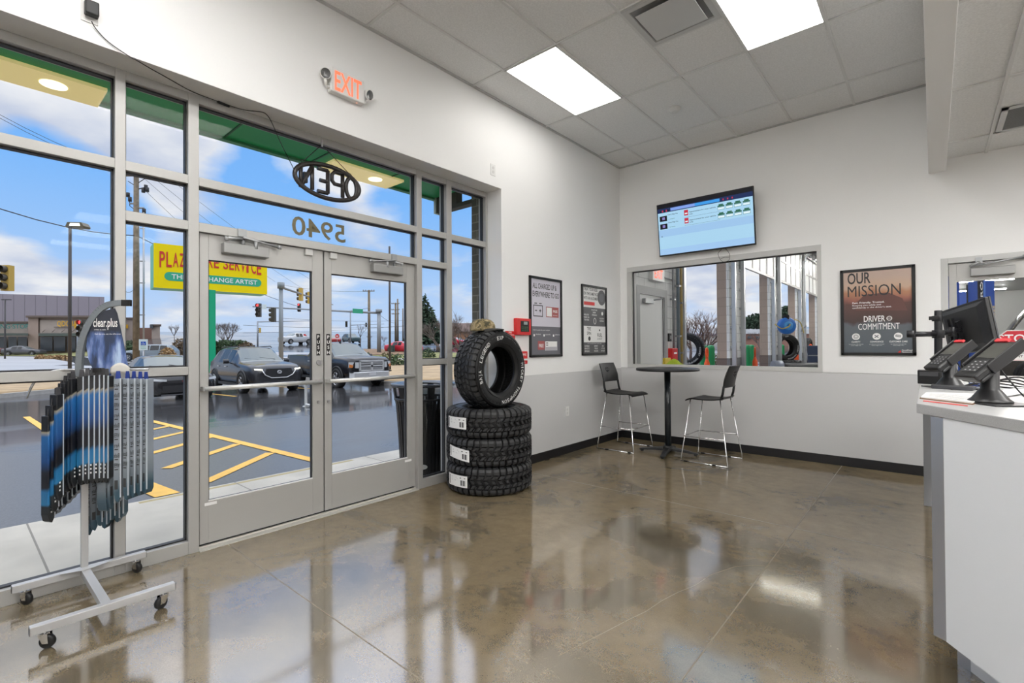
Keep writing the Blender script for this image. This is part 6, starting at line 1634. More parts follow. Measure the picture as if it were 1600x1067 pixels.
# traffic signals
SIGY = M('signal_yellow', (.55, .36, .07), .5); SIGB = M('signal_dark', (.07, .06, .045), .5); REDL = M('signal_red_lit', (.9, .05, .05), .4, em=(1, .05, .05), es=3.0)
def signal(px, yt, yb, d, label, col=SIGB, red=False, side=False, on_t=None):
    p0 = at(px, yb, d); p1 = at(px, yt, d); h = p1.z-p0.z; w = h*.16
    t = thing('traffic_signal', label, 'traffic signal', p0)
    ax = RTV if not side else FWV
    f_ = -FWV if not side else -RTV
    m = MB(col); m.prism([p0-ax*w, p0+ax*w, p0+ax*w+Z*h, p0-ax*w+Z*h], -f_*w*1.4); m.build('housing', t)
    for k in range(3):
        c = p0+Z*(h*(.84-.33*k))
        m = MB(SIGB); m.cyl(c, c+f_*w*1.1, w*.82, n=12, caps=False); m.cyl(c, c+f_*.01, w*.82, n=12); hd_ = m.build('visor', t)
        if red and k == 0: m = MB(REDL); m.cyl(c+f_*.012, c+f_*.03, w*.7, n=12); m.build('red_lens', hd_)
    return t
def mast(px, ytop, d, r, label, arm, cap=True, cat='signal pole'):
    b, p = base(px, ytop, d); t = thing('signal_pole', label, cat, b)
    m = MB(GALVD); m.cyl(b, p, r, r*.85, n=14); m.cyl(b, b+Z*.08, r*2, n=14)
    if cap: m.cyl(p-Z*.25, p+Z*.15, r*1.5, n=14)
    m.build('pole_shaft', t)
    if arm:
        m = MB(GALVD); P = [at(*a) for a in arm]; m.tube(P, [r*.55, r*.3][:len(P)] if len(P) == 2 else r*.4, 10); m.build('mast_arm', t)
    return t
mast(439, 445, 32, .145, 'thick grey traffic signal pole rising behind the dark SUV', [(440, 449, 32), (520, 476, 47)])
signal(468, 450, 470, 36.5, 'yellow-backed traffic signal nearest the pole on the long mast arm', SIGY, side=True)
signal(481.5, 456, 474.5, 39, 'yellow-backed traffic signal farther out on the long mast arm', SIGY, side=True)
signal(425, 481, 503, 32, 'dark three-lens signal hung on the left side of the thick grey pole', SIGB, side=True)
mast(592, 485, 60, .26, 'grey signal pole with street name sign, right of the wooden pole', [(592, 489, 60), (395, 479, 62)])
signal(403, 474, 495, 62, 'lit red signal at the left end of the far mast arm', SIGB, True)
signal(467, 474, 487, 61.5, 'lit red signal on the far mast arm under the yellow-backed pair', SIGB, True)
qa, qb = at(551, 489, 59.7), at(567, 490, 59.7)
t = tag(MB(M('street_sign_green', (.02, .32, .17), .5)).prism([qa, qb, qb+Z*.55, qa+Z*.55], FWV*.05).build('street_name_sign'), 'green street name sign on the grey mast arm', 'sign')
qa, qb = at(409, 483, 61), at(416, 483, 61)
t = tag(MB(M('lane_sign_white', (.6, .68, .68), .5)).prism([qa, qb, qb+Z*.6, qa+Z*.6], FWV*.05).build('lane_sign'), 'white lane sign beside the left red signal', 'sign')
mast(402.5, 502, 70, .12, 'thin far signal pole left of the thick grey pole', [(402, 503, 70), (500, 501, 75)], cap=False)
signal(405.5, 512, 520, 69, 'tiny yellow signal on the thin far pole', SIGY, side=True)
mast(547.5, 486, 66, .10, 'thin leaning-look pole left of the wooden pole, signals on it', [(549, 508, 66), (600, 506, 75)], cap=False)
signal(541, 502, 511, 66, 'small dark signal left of the thin pole', SIGB); signal(572, 504, 511, 70, 'small orange-rimmed signal left on the low far arm', SIGB); signal(591.5, 504, 509.5, 74, 'small orange-rimmed signal right on the low far arm', SIGB)
signal(126, 499, 527, 44, 'red-lit signal before the beige shops', SIGB, True)
mast(121.5, 505, 45, .09, 'pale thin post beside the red-lit signal at the shops', None, cap=False)
tt = signal(7, 414, 454, 19.5, 'yellow-backed traffic signal at the far left edge', SIGY); 
m = MB(GALV); m.tube([at(-160, 428, 19.6), at(7, 427, 19.6)], .05, 8); m.build('mast_arm', tt)
for (px, py, d, l_) in ((527, 525, 80, 'small round red and white no-entry sign beyond the pickup cab'), (476, 525, 85, 'tiny red sign on a thin post by the far white pickup')):
    b, p = base(px, py, d); t = thing('road_sign', l_, 'sign', b)
    m = MB(GALV); m.cyl(b, p, .04, n=6); m.build('sign_post', t); m = MB(RED); m.cyl(p, p-FWV*.03, .35, n=16); m.use(PAPER); m.prism([p-RTV*.2-Z*.06-FWV*.04, p+RTV*.2-Z*.06-FWV*.04, p+RTV*.2+Z*.06-FWV*.04, p-RTV*.2+Z*.06-FWV*.04], -FWV*.01); m.build('sign_plate', t)
b = gp(612, 552); t = thing('electric_box', 'small dark utility box by the tall dark lamp post', 'box', b); m = MB(M('cabinet_green', (.04, .06, .05), .6)); m.box((b.x-.35, b.y-.25, b.z), (b.x+.35, b.y+.25, b.z+1.0)); m.build('cabinet', t, bevel=.03); m = MB(BLACK); m.box((b.x+.35, b.y-.02, b.z+.1), (b.x+.36, b.y+.02, b.z+.9)); m.build('door_seam', t)

# ================================================================ trees and shrubs
BARK = M('bare_bark', (.16, .13, .115), .95); BARK2 = M('bare_bark_red', (.20, .14, .12), .95); EVG = M('evergreen_needles', (.035, .065, .035), .9, nz=(.8, .3)); HDG = M('hedge_leaves', (.05, .085, .035), .9, nz=(1.5, .35)); HDB = M('hedge_brown', (.14, .10, .06), .9, nz=(1.5, .3)); TAN = M('dead_grass_tuft', (.38, .25, .12), .95, nz=(2, .3))
def bare_tree(px, ybase, ytop, d, label, spread=.5, depth=6, seed=1, bark=BARK, trunk=.14, nb=3, r0=None):
    rnd = random.Random(seed); b0, p = base(px, ytop, d); b = Vector((b0.x, b0.y, b0.z))
    H = p.z-b.z; t = thing('bare_tree', label, 'tree', b)
    tr = MB(bark); br = MB(bark)
    def grow(m, p, dr, ln, r, lv):
        e = p+dr*ln; mid = p+dr*(ln*.5)+Vector((rnd.uniform(-1, 1), rnd.uniform(-1, 1), 0))*ln*.05
        m.tube([p, mid, e], [r, r*.85, r*.66], 5 if lv > depth-2 else 3)
        if lv == 0: return
        for _ in range(nb if lv > 1 else nb+1):
            ax = Vector((rnd.uniform(-1, 1), rnd.uniform(-1, 1), rnd.uniform(-.15, .5))).normalized()
            nd = (dr+ax*spread*rnd.uniform(.7, 1.5)+Z*.10).normalized()
            grow(br, p.lerp(e, rnd.uniform(.55, 1.0)), nd, ln*rnd.uniform(.62, .82), max(r*.56, H*.0011), lv-1)
    R0 = r0 or H*.022
    grow(tr, b-Z*.3, Z, H*trunk+.3, R0, 0)
    top = b+Z*(H*trunk)
    for k in range(5):
        a = 2*PI*k/5+rnd.uniform(-.4, .4); nd = Vector((math.cos(a)*spread*1.1, math.sin(a)*spread*1.1, 1)).normalized()
        grow(br, top, nd, H*.26, R0*.62, depth-2)
    tr.build('trunk', t, recalc=False); br.build('branches', t, recalc=False)
    return t
bare_tree(354, 537, 486, 75, 'round bare tree behind the hedge, right of the green sign post', .55, 7, 3, BARK, .05, 3, r0=.14)
bare_tree(272, 535, 502, 95, 'thin bare tree left of the green sign post', .5, 5, 5, BARK, .25, 3)
bare_tree(563, 541, 504, 80, 'sparse bare tree left of the wooden pole beyond the pickup', .45, 5, 8, BARK, .35, 2)
bare_tree(600, 542, 518, 90, 'low brown bare tree right of the grey signal pole', .7, 5, 9, BARK2, .1, 3)
bare_tree(577, 543, 520, 95, 'small bare tree just behind the wooden pole', .6, 5, 12, BARK, .2, 3)
bare_tree(733, 548, 464, 30, 'large bare multi-branched tree in the bay behind the tires', .5, 7, 21, BARK, .08, 3, r0=.13)
bare_tree(688, 540, 478, 52, 'bare tree right of the evergreen in the narrow bay', .55, 6, 31, BARK, .15, 3)
bare_tree(1080, 545, 456, 24, 'large bare spreading tree seen through the interior window', .62, 7, 14, BARK2, .10, 3, r0=.16)
bare_tree(1106, 536, 505, 48, 'small rounded bare tree beyond the green bollards', .7, 5, 15, BARK, .2, 3)
bare_tree(1190, 540, 500, 45, 'bare tree behind the low brick building in the second bay opening', .6, 5, 17, BARK, .2, 3)
for (px, d, s_, sd) in ((470, 120, 10, 41), (425, 130, 8, 42), (640, 110, 9, 43), (515, 115, 6, 44)):
    bare_tree(px, 540, 540-s_*1.4, d, 'faint distant bare tree on the horizon %s' % {470: 'above the white pickup', 425: 'left of the thick signal pole', 640: 'beside the short distant pole', 515: 'behind the door stiles'}[px], .7, 4, sd, BARK, .2, 3)
def leafy(name, label, cat, c, rx, ry, rz_, mat_, n=900, leaf=.12, seed=2, shape='ball', trunk=None):
    rnd = random.Random(seed); t = thing(name, label, cat, (c.x, c.y, c.z))
    m = MB(mat_)
    for _ in range(n):
        while True:
            v = Vector((rnd.uniform(-1, 1), rnd.uniform(-1, 1), rnd.uniform(0 if shape != 'cone' else .0, 1)))
            if shape == 'cone':
                if math.hypot(v.x, v.y) <= (1-v.z)*1.0+.05: break
            elif shape == 'box': break
            elif v.length <= 1: break
        k = .75+.25*rnd.random()
        q = Vector((c.x+v.x*rx, c.y+v.y*ry, c.z+v.z*rz_))
        a = Vector((rnd.uniform(-1, 1), rnd.uniform(-1, 1), rnd.uniform(-.6, .6))).normalized()*leaf*rnd.uniform(.6, 1.4); b = a.cross(Vector((rnd.uniform(-1, 1), rnd.uniform(-1, 1), rnd.uniform(-1, 1)))).normalized()*leaf*.6
        m.poly([q-a, q-b*.8, q+a, q+b])
    m.build('foliage', t, recalc=False)
    m = MB(BARK); r_ = trunk or .08; m.cyl(c-Z*.2, c+Z*rz_*.7, r_, r_*.4, n=8)
    m.build('stem', t)
    return t
def gbase(px, py, d): p = at(px, py, d); p.z = gz(p.x, p.y); return p
p = gbase(664, 545, 75); leafy('evergreen_tree', 'dark evergreen tree in the narrow bay right of the doors', 'tree', p+Z*.6, 3.2, 3.2, 7.6, EVG, 2600, .38, 4, 'cone', .25)
p = gbase(1232, 545, 78); leafy('pine_tree', 'dark pine crown above the roofs in the third bay opening', 'tree', p+Z*2.9, 2.0, 2.0, 2.6, EVG, 1200, .3, 6, 'ball', .2)
p = gbase(1183, 545, 80); leafy('pine_tree', 'dark pine crown above the low brick building in the second bay opening', 'tree', p+Z*2.0, 2.6, 2.6, 2.4, EVG, 1200, .3, 7, 'ball', .2)
for i, (px, w_, col, l_) in enumerate(((336, 1.2, HDG, 'clipped green hedge section beside the green sign post'), (361, 1.15, HDG, 'clipped green hedge section in the middle, behind the dark SUV'), (385, 1.25, HDB, 'brown end section of the clipped hedge'))):
    p = gbase(px, 552, 52); leafy('hedge', l_, 'hedge', p+Z*.2, w_, 1.2, 1.9 if i < 2 else 1.75, col, 1500, .16, 60+i, 'box' if i == 1 else 'ball')
p = gbase(205, 552, 58); leafy('hedge', 'green hedge between the wiper stand header and the wooden pole', 'hedge', p, 1.6, 1.2, 2.2, HDG, 900, .18, 71, 'ball')
p = gbase(283, 552, 62); leafy('hedge', 'dark brown hedge by the thin bare tree', 'hedge', p, 2.2, 1.2, 2.1, HDB, 900, .18, 72, 'ball')
p = gbase(262, 556, 50); leafy('grass_clump', 'tan ornamental grass clump behind the accessible parking sign', 'plant', p, .9, .9, 1.5, TAN, 700, .16, 73, 'ball')
for i, (px, py, d, s_) in enumerate(((64, 549, 60, .6), (78, 549, 60, .5), (91, 549, 60, .6), (103, 549, 60, .5))): p = gbase(px, py, d); leafy('grass_clump', 'low tan grass clump before the shop with yellow letters, %s from the left' % ORD[i], 'plant', p, s_, s_, s_*.9, TAN, 220, .16, 80+i, 'ball')
for i, (px, d, s_, l_) in enumerate(((570, 50, .85, 'round green shrub at the left of the mulch bed'), (604, 46, 1.0, 'brown-green shrub left of the tall dark lamp post'), (620, 44, 1.0, 'round green shrub right of the tall dark lamp post'), (668, 55, .9, 'small brown-green shrub on the lawn before the evergreen'))): p = gbase(px, 555, d); leafy('shrub', l_, 'shrub', p, s_*1.1, s_*1.1, s_*1.2, HDG if i != 1 else M('shrub_olive', (.13, .12, .05), .9, nz=(2, .3)), 400, .12, 90+i, 'ball')
p = gbase(1108, 552, 38); leafy('shrub', 'low olive shrub row beyond the bay opening', 'shrub', p+Z*.0, 1.6, .7, .9, M('shrub_olive'), 400, .12, 99, 'ball')

# ================================================================ buildings
BEI = M('shop_beige', (.42, .35, .30), .8, nz=(1, .08)); TANW = M('shop_tan', (.36, .27, .22), .8, nz=(1, .08)); PURP = M('big_wall_grey', (.30, .27, .31), .8); SHG = M('shop_glass', (.05, .06, .07), .15, spec=.7); AWN = M('awning_green', (.08, .10, .085), .6); TEAL = M('sign_teal', (.02, .20, .17), .5); CORN = M('cornice_brown', (.16, .12, .10), .7); LTR = M('letter_yellow', (.75, .42, .03), .5)
def facade(m, xa, xb, ya, yb, d, th=1.0, db=None):
    """block whose front spans pixel columns xa..xb and rows ya (top)..yb at depth d (db at the right end)"""
    db = db or d; a, b = at(xa, yb, d), at(xb, yb, db); at_, bt = at(xa, ya, d), at(xb, ya, db)
    f_ = Vector((b.x-EYE.x, b.y-EYE.y, 0)).normalized()*th
    m.prism([a, b, bt, at_], f_)
t = thing('store_building', 'long beige strip of shops across the road with teal and yellow sign letters', 'building', gbase(60, 552, 78))
m = MB(BEI); facade(m, -180, 44, 503, 553, 78, 8); m.build('wall', t)
m = MB(TANW); facade(m, 44, 60, 494, 553, 77, 8); facade(m, 60, 186, 494, 553, 77.4, 8); m.build('wall', t)
m = MB(BEI); facade(m, 62, 182, 500, 521, 77.2, .2); m.build('sign_band', t)
m = MB(CORN); facade(m, 40, 190, 493, 496, 76.6, 1); facade(m, -180, 45, 502, 504, 77.6, 1); m.build('cornice', t)
m = MB(AWN); facade(m, -180, 44, 520.5, 524, 76, 2); facade(m, 60, 186, 520.5, 525, 75.5, 2); m.build('awning', t)
for (xa, xb) in ((-170, -60), (-52, 10), (13, 26), (28, 42)):
    m = MB(SHG); facade(m, xa, xb, 526, 547, 77.5, .3); m.build('window', t)
for (xa, xb) in ((63, 82), (84, 102), (105, 118), (122, 150), (153, 184)):
    m = MB(SHG); facade(m, xa, xb, 526, 549, 76.9, .3); m.build('window', t)
m = MB(TEAL); m.text('WING·STOP', at(-14, 513.5, 77.4), RTV, Z, .72, 6.0, d=0, bold=.03); m.use(LTR); m.text('QDOBA', at(89, 509.5, 76.9), RTV, Z, .8, 3.2, d=0, bold=.04); facade(m, 116, 120, 502, 513, 77, .1); m.use(CORN); facade(m, 84, 108, 510.6, 511.4, 77, .1); m.build('sign_letters', t)
m = MB(CORN)
for x_ in (66, 81, 96, 112): m.tube([at(x_, 519, 77), at(x_+5, 515, 76.6)], .05, 4)
m.build('awning_lamp', t)
t = thing('warehouse_building', 'big purple-grey blank wall rising behind the strip of shops', 'building', gbase(60, 540, 98))
m = MB(PURP); a, b = at(-260, 552, 90), at(163, 552, 98); a2, b2 = at(-260, 451, 90), at(163, 464, 98); m.prism([a, b, b2, a2], Vector((b.x-EYE.x, b.y-EYE.y, 0)).normalized()*20); m.build('wall', t)
m = MB(M('panel_seam', (.24, .22, .25), .8))
for k in range(24): q = at(-250+17*k, 545, 96+.0*k); p0 = a.lerp(b, (k+.5)/24); p1 = a2.lerp(b2, (k+.5)/24); m.prism([p0-RTV*.04, p0+RTV*.04, p1+RTV*.04, p1-RTV*.04], -FWV*.03)
m.build('panel_seam', t)
t = thing('store_building', 'small brick and beige store behind the wooden utility pole', 'building', gbase(230, 545, 105))
m = MB(M('store_brick', (.26, .15, .115), .8)); facade(m, 208, 245, 512, 546, 105, 10); m.build('wall', t); m = MB(BEI); facade(m, 176, 209, 497, 546, 104, 10); facade(m, 237, 250, 508, 546, 104, 6); m.build('wall', t); m = MB(CORN); facade(m, 175, 210, 496, 498, 103.6, 8); facade(m, 235, 252, 506.5, 508.5, 103.5, 6); m.build('cornice', t); m = MB(SHG); facade(m, 234, 239, 507, 513, 103.4, .3); m.use(LTR); facade(m, 194, 200, 507, 513, 103.6, .1); m.build('window', t)
t = thing('brick_house', 'orange brick house behind the bare trees in the right bays', 'building', gbase(700, 545, 95))
m = MB(M('house_brick', (.36, .19, .11), .85)); facade(m, 681, 775, 517, 541, 95, 8); m.build('wall', t); m = MB(M('house_roof', (.14, .09, .075), .8)); a, b = at(676, 518, 94.5), at(780, 518, 94.5); c_, d_ = at(772, 505, 99), at(685, 505, 99); m.prism([a, b, c_, d_], FWV*.4); m.build('roof', t); m = MB(PAPER); facade(m, 686, 690, 524, 536, 94.8, .2); facade(m, 735, 742, 524, 534, 94.8, .2); m.build('window', t)
t = thing('low_building', 'low brick building with white roof edge in the second bay opening', 'building', gbase(1180, 545, 60))
m = MB(M('low_brick', (.34, .18, .135), .85)); facade(m, 1150, 1300, 521, 552, 60, 8); m.build('wall', t); m = MB(M('roof_white', (.66, .68, .70), .6)); facade(m, 1150, 1300, 514.5, 521.5, 59.8, 8); m.build('roof_band', t)
for x_ in (1168, 1181, 1226): m = MB(SHG); facade(m, x_, x_+6, 525, 529, 59.7, .2); m.build('window', t)
t = thing('low_building', 'long white low building beyond the spreading bare tree', 'building', gbase(1100, 545, 75))
m = MB(M('white_block', (.60, .58, .54), .8)); facade(m, 1040, 1140, 523, 542, 75, 8); m.build('wall', t); m = MB(PURP); facade(m, 1040, 1140, 521, 524, 74.7, 8); m.build('roof_band', t)
# ================================================================ the service bay behind the back wall
BZ = 4.75; BX1, BY1 = 13.0, 45.0
CMU = brick('white_painted_block', (.80, .80, .78), (.78, .78, .765), (.50, .50, .49), .406, .203); CMUG = brick('grey_painted_block', (.20, .20, .205), (.19, .19, .195), (.15, .15, .15), .406, .203)
TANB = brick('tan_split_block', (.40, .31, .25), (.36, .28, .23), (.30, .24, .20), .406, .203); TAND = brick('brown_base_block', (.17, .125, .105), (.15, .11, .095), (.12, .09, .08), .406, .203)
m = MB(M('bay_floor_concrete', (.30, .30, .30), .35, nz=(2, .15))); m.box((-.4, YT, -.1), (BX1, BY1, -.001)); struct(m.build('floor_service_bay'))
m = MB(M('bay_ceiling_white', (.62, .62, .61), .7)); m.box((-.4, YT, BZ), (BX1, BY1, BZ+.1))
m.use(M('bay_ceiling_rib', (.5, .5, .5), .7))
for k in range(24): m.box((-.1, YT+.4+.75*k, BZ-.03), (BX1, YT+.44+.75*k, BZ))
struct(m.build('ceiling_service_bay'))
OP = [(8.85, 11.6), (12.55, 15.25), (16.2, 18.9), (19.9, 22.6)]; OZ = 3.75
def seg(m, y0, y1, z0, z1, x0=-.06, x1=.0): m.box((x0, y0, z0), (x1, y1, z1))
m = MB(CMU); ys = [YT]+[v for o_ in OP for v in o_]+[BY1]
for i in range(0, len(ys), 2): seg(m, ys[i], ys[i+1], 1.05, BZ); m.use(CMUG); seg(m, ys[i], ys[i+1], 0, 1.05); m.use(CMU)
for (a, b) in OP: seg(m, a, b, OZ, BZ)
struct(m.build('wall_service_bay_left'))
m = MB(TANB)
for i in range(0, len(ys), 2): m.box((-.27, ys[i], 1.05), (-.06, ys[i+1], BZ+.6)); m.use(TAND); m.box((-.29, ys[i], -.3), (-.06, ys[i+1], 1.05)); m.use(TANB)
for (a, b) in OP: m.box((-.27, a, OZ), (-.06, b, BZ+.6))
struct(m.build('wall_service_bay_outside'))
m = MB(M('bay_wall_white', (.66, .66, .65), .6)); m.box((BX1, YT, 0), (BX1+.1, BY1, BZ)); m.box((-.3, BY1, 0), (BX1, BY1+.1, BZ)); struct(m.build('wall_service_bay_far'))
# person door
root = thing('door_4', 'grey steel door in the white block wall of the service bay', None, (.0, 7.5, 0)); root['kind'] = 'structure'
DG = M('door_grey_paint', (.68, .68, .67), .5); DG2 = M('door_frame_grey', (.34, .34, .34), .5)
m = MB(DG2); m.box((.0, 6.98, 0), (.03, 7.09, 2.30)); m.box((.0, 8.02, 0), (.03, 8.13, 2.30)); m.box((.0, 7.09, 2.17), (.03, 8.02, 2.30)); m.build('door_frame', root)
m = MB(DG); m.box((.0, 7.09, .01), (.012, 8.02, 2.17)); m.use(DG2); m.box((.0, 7.98, .01), (.02, 8.02, 2.17)); m.build('door_leaf', root)
m = MB(GALV); m.box((.012, 7.2, 2.03), (.07, 7.5, 2.10)); m.tube([(.06, 7.5, 2.09), (.10, 7.75, 2.12), (.03, 7.9, 2.16)], .012, 6); m.build('door_closer', root)
m = MB(BLACK); m.box((.02, 7.965, .02), (.024, 7.98, 2.15)); m.build('weather_strip', root)
m = MB(CHROME); m.cyl((.012, 7.18, 1.0), (.07, 7.18, 1.0), .02, n=10); m.cyl((.07, 7.18, 1.0), (.07, 7.30, 1.0), .012, n=8); m.build('door_handle', root)
t = thing('exit_sign', 'white EXIT sign with red letters in the service bay, through the interior window', 'exit sign', (.0, 7.67, 2.5))
m = MB(EW); m.box((0, 7.48, 2.42), (.07, 7.92, 2.66)); m.build('sign_housing', t); m = MB(M('exit_red_lit')); m.text('EXIT', (.071, 7.54, 2.46), Y, Z, .15, .32, d=0, bold=.03); m.build('lettering', t)
m = MB(GALV); m.cyl((.03, 7.92, 2.52), (.03, 8.45, 2.50), .012, n=8); m.build('conduit', t)
for (y_, r_, col, z0, z1, l_) in ((8.34, .022, GALV, .95, BZ, 'grey electrical conduit running up beside the bay door'), (8.55, .03, M('conduit_blue', (.16, .20, .24), .5), .3, BZ, 'blue-grey pipe running up the bay wall'), (8.68, .03, M('gas_pipe_brass', (.42, .30, .10), .45), .0, BZ, 'brass-coloured gas pipe next to the first bay opening')):
    t = thing('wall_pipe', l_, 'pipe', (.05, y_, z0)); m = MB(col); m.cyl((.05, y_, z0), (.05, y_, z1), r_, n=12); m.build('pipe_run', t)
    m = MB(GALV)
    for k in range(4): zz = z0+.3+k*.9; m.box((0, y_-r_*1.5, zz), (.06+r_, y_+r_*1.5, zz+.03))
    m.build('strap', t)
t = thing('fire_alarm_box', 'red fire alarm pull box on the bay wall', 'alarm switch', (0, 8.25, 1.2)); m = MB(RED); m.box((0, 8.20, 1.06), (.09, 8.42, 1.30)); m.build('alarm_box', t, bevel=.01); m = MB(PAPER); m.box((.09, 8.25, 1.2), (.094, 8.37, 1.23)); m.build('pull_bar', t)
t = thing('switch_box', 'small black switch box beside the bay door', 'switch', (0, 8.12, 1.5)); m = MB(BLACK); m.box((0, 8.14, 1.42), (.05, 8.26, 1.56)); m.build('switch_body', t, bevel=.006); m = MB(M('switch_grey', (.3, .3, .3), .5)); m.box((.05, 8.18, 1.46), (.056, 8.22, 1.52)); m.build('rocker', t)
t = thing('floor_caution_sign', 'yellow folding caution board standing low by the bay door', 'sign', (.35, 7.25, 0)); YC = M('caution_yellow', (.62, .46, .03), .5)
m = MB(YC); m.prism([(.30, 7.1, .0), (.30, 7.4, 0), (.37, 7.36, 1.16), (.37, 7.14, 1.16)], (.02, 0, 0)); m.build('board', t, bevel=.01); m = MB(YC); m.prism([(.46, 7.1, .0), (.46, 7.4, 0), (.39, 7.36, 1.16), (.39, 7.14, 1.16)], (.02, 0, 0)); m.build('board', t, bevel=.01)

# overhead doors, raised, with their tracks
TRK = M('track_galvanised', (.55, .57, .59), .35, .6); PNL = M('door_panel_translucent', (.80, .80, .78), .4); RAIL = M('door_rail_grey', (.34, .33, .31), .4, .4)
def overhead(i, a, b, zbot):
    root = thing('overhead_door_%d' % (i+1), None, None, (.1, (a+b)/2, zbot)); root.name = 'door_%d' % (5+i); root['kind'] = 'structure'; root['label'] = 'raised sectional overhead door of the %s bay opening' % ORD[i]
    h = .62
    k = 0; z = zbot
    while z < 4.5:
        m = MB(PNL); m.box((.06, a-.05, z+.04), (.09, b+.05, z+h-.02)); m.build('door_panel', root)
        m = MB(RAIL); m.box((.055, a-.06, z-.02), (.11, b+.06, z+.045))
        for q in range(5): y_ = a-.05+(b-a+.1)*q/4; m.box((.055, y_-.03, z), (.105, y_+.03, z+h-.01))
        m.build('panel_frame', root); z += h
    for (y_, s_) in ((a-.12, 1), (b+.12, -1)):
        m = MB(TRK); m.box((.03, y_-.045, 0), (.10, y_-.03, 4.3)); m.box((.10, y_-.045, 0), (.112, y_+.045, 4.3)); m.box((.0, y_+.06, 0), (.012, y_+.13, 4.3))
        for q in range(9): m.box((.0, y_-.06, .35+.46*q), (.05, y_+.10, .40+.46*q))
        m.tube(smooth([(.11, y_, 4.25), (.13, y_, 4.42), (.3, y_, 4.56), (.6, y_, 4.6), (3.0, y_, 4.62)], 3), .03, 6)
        m.build('door_track', root)
    m = MB(STEEL); m.cyl((.25, a-.2, 4.45), (.25, b+.2, 4.45), .02, n=8)
    for q in range(5): y_ = a+(b-a)*q/4; m.cyl((.25, y_-.03, 4.45), (.25, y_+.03, 4.45), .05, n=10)
    m.build('torsion_spring', root)
for i, (a, b) in enumerate(OP): overhead(i, a, b, 3.22 if i else 3.45)

# bollards, delineators and tire stacks outside the openings
BOL = M('bollard_green', (.01, .25, .08), .4)
prot = None; dele = None
for i, pr_ in enumerate((((1099.5, 12.9), (1110.6, 13.2)), ((1167.5, 16.0), (1174, 16.5)), ((1216.5, 19.0), (1221.5, 19.6)))):
    for j, (px_, d_) in enumerate(pr_):
        q_ = at(px_, 545, d_)
        l_ = 'green bollard outside the %s bay opening, %s of its pair' % (ORD[i], ('nearer', 'farther')[j])
        if prot is None:
            prot = thing('bollard', l_, 'bollard', (q_.x, q_.y, -.03), group='green bollards outside the service bay')
            m = MB(BOL); m.lathe([(.098, 0), (.098, 1.29), (.09, 1.34), (.06, 1.37), (0, 1.38)], 24); m.build('bollard_sleeve', prot, world=False); m = MB(CONC); m.lathe([(0, 0), (.14, 0), (.14, .03), (.098, .03)], 20); m.build('footing', prot, world=False)
        else: dup(prot, (q_.x, q_.y, -.03), label=l_)
ORG = M('delineator_orange', (.80, .09, .01), .45)
for i, (px, d) in enumerate(((1104.5, 10.6), (1179.5, 11.6), (1244.5, 15.5), (1266.5, 18.5))):
    p = at(px, 548, d); l_ = 'orange looped delineator post at the %s bay opening' % ORD[i]
    if dele is None:
        dele = thing('traffic_delineator', l_, 'traffic post', (p.x, p.y, 0), group='orange delineator posts in the bay')
        m = MB(ORG); m.lathe([(0, .05), (.06, .05), (.058, .95), (.03, 1.03), (.022, 1.10), (0, 1.10)], 20); m.build('post_body', dele, world=False)
        m = MB(ORG); m.tube([(.0, .055*math.cos(2*PI*k/18), 1.17+.11*math.sin(2*PI*k/18)) for k in range(18)], .02, 6, closed=True); m.build('loop_handle', dele, world=False)
        m = MB(BLACK); m.lathe([(0, 0), (.2, 0), (.2, .03), (.09, .06), (0, .06)], 20); m.build('rubber_base', dele, world=False)
    else: dup(dele, (p.x, p.y, 0), R(20*i), label=l_, scale=(1 if i < 2 else 1.05))
for i, (px, d, k) in enumerate(((1073, 12.0, 1.1), (1226, 15.0, 1.12), (1261, 19.0, 1.06))):
    p = at(px, 545, d)
    for q in range(3):
        o_ = dup(tires[q], (p.x, p.y, (.136+.257*q)*k), rot=(0, 0, .5*q+i), label='black tire lying in the outdoor stack at the %s bay opening, %s' % (ORD[(0, 2, 3)[i]], ('lowest', 'second', 'third')[q]), group='tires stacked outside the bay', scale=k)
    dup(stand_t, (p.x, p.y, 1.122*k), rot=Euler((PI/2, 0, R(10+40*i))), label='black tire standing upright on the outdoor stack at the %s bay opening' % ORD[(0, 2, 3)[i]], group='tires stacked outside the bay', scale=k)
# hose reel
p = at(1229, 509, 13.6)
t = thing('hose_reel', 'round blue hose reel with yellow hose seen through the interior window', 'hose reel', p)
BLU = M('reel_blue', (.01, .14, .50), .3); fd = Vector((EYE.x-p.x, EYE.y-p.y, 0)).normalized(); fd = (Matrix.Rotation(R(25), 3, 'Z') @ fd)
mx = Matrix.Translation(p) @ fd.to_track_quat('Z', 'Y').to_matrix().to_4x4()
m = MB(BLU); m.lathe([(0, -.10), (.20, -.10), (.235, -.06), (.235, .05), (.20, .09), (.14, .095), (.10, .11), (0, .11)], 36, mx); m.build('reel_case', t)
m = MB(M('reel_light_blue', (.06, .30, .65), .3)); m.lathe([(.03, .112), (.12, .112), (.12, .12), (.03, .12)], 30, mx, closed=True); m.build('reel_face', t)
m = MB(M('hose_yellow', (.55, .42, .10), .5)); sd = Vector((-fd.y, fd.x, 0))
m.tube(smooth([p-sd*.34+Z*.05+fd*.05, p-sd*.20-Z*.08+fd*.14, p-sd*.02-Z*.03+fd*.15, p+sd*.03+Z*.04+fd*.15]), .016, 6); m.tube(smooth([p+sd*.20+Z*.18, p+sd*.36+Z*.10, p+sd*.46-Z*.2]), .014, 6); m.build('hose', t)
m = MB(BLACKM); m.box((p.x-.08, p.y-.08, p.z+.18), (p.x+.08, p.y+.08, p.z+.30)); m.tube([p-fd*.1, p-fd*.3], .04, 8); m.build('swivel_bracket', t)
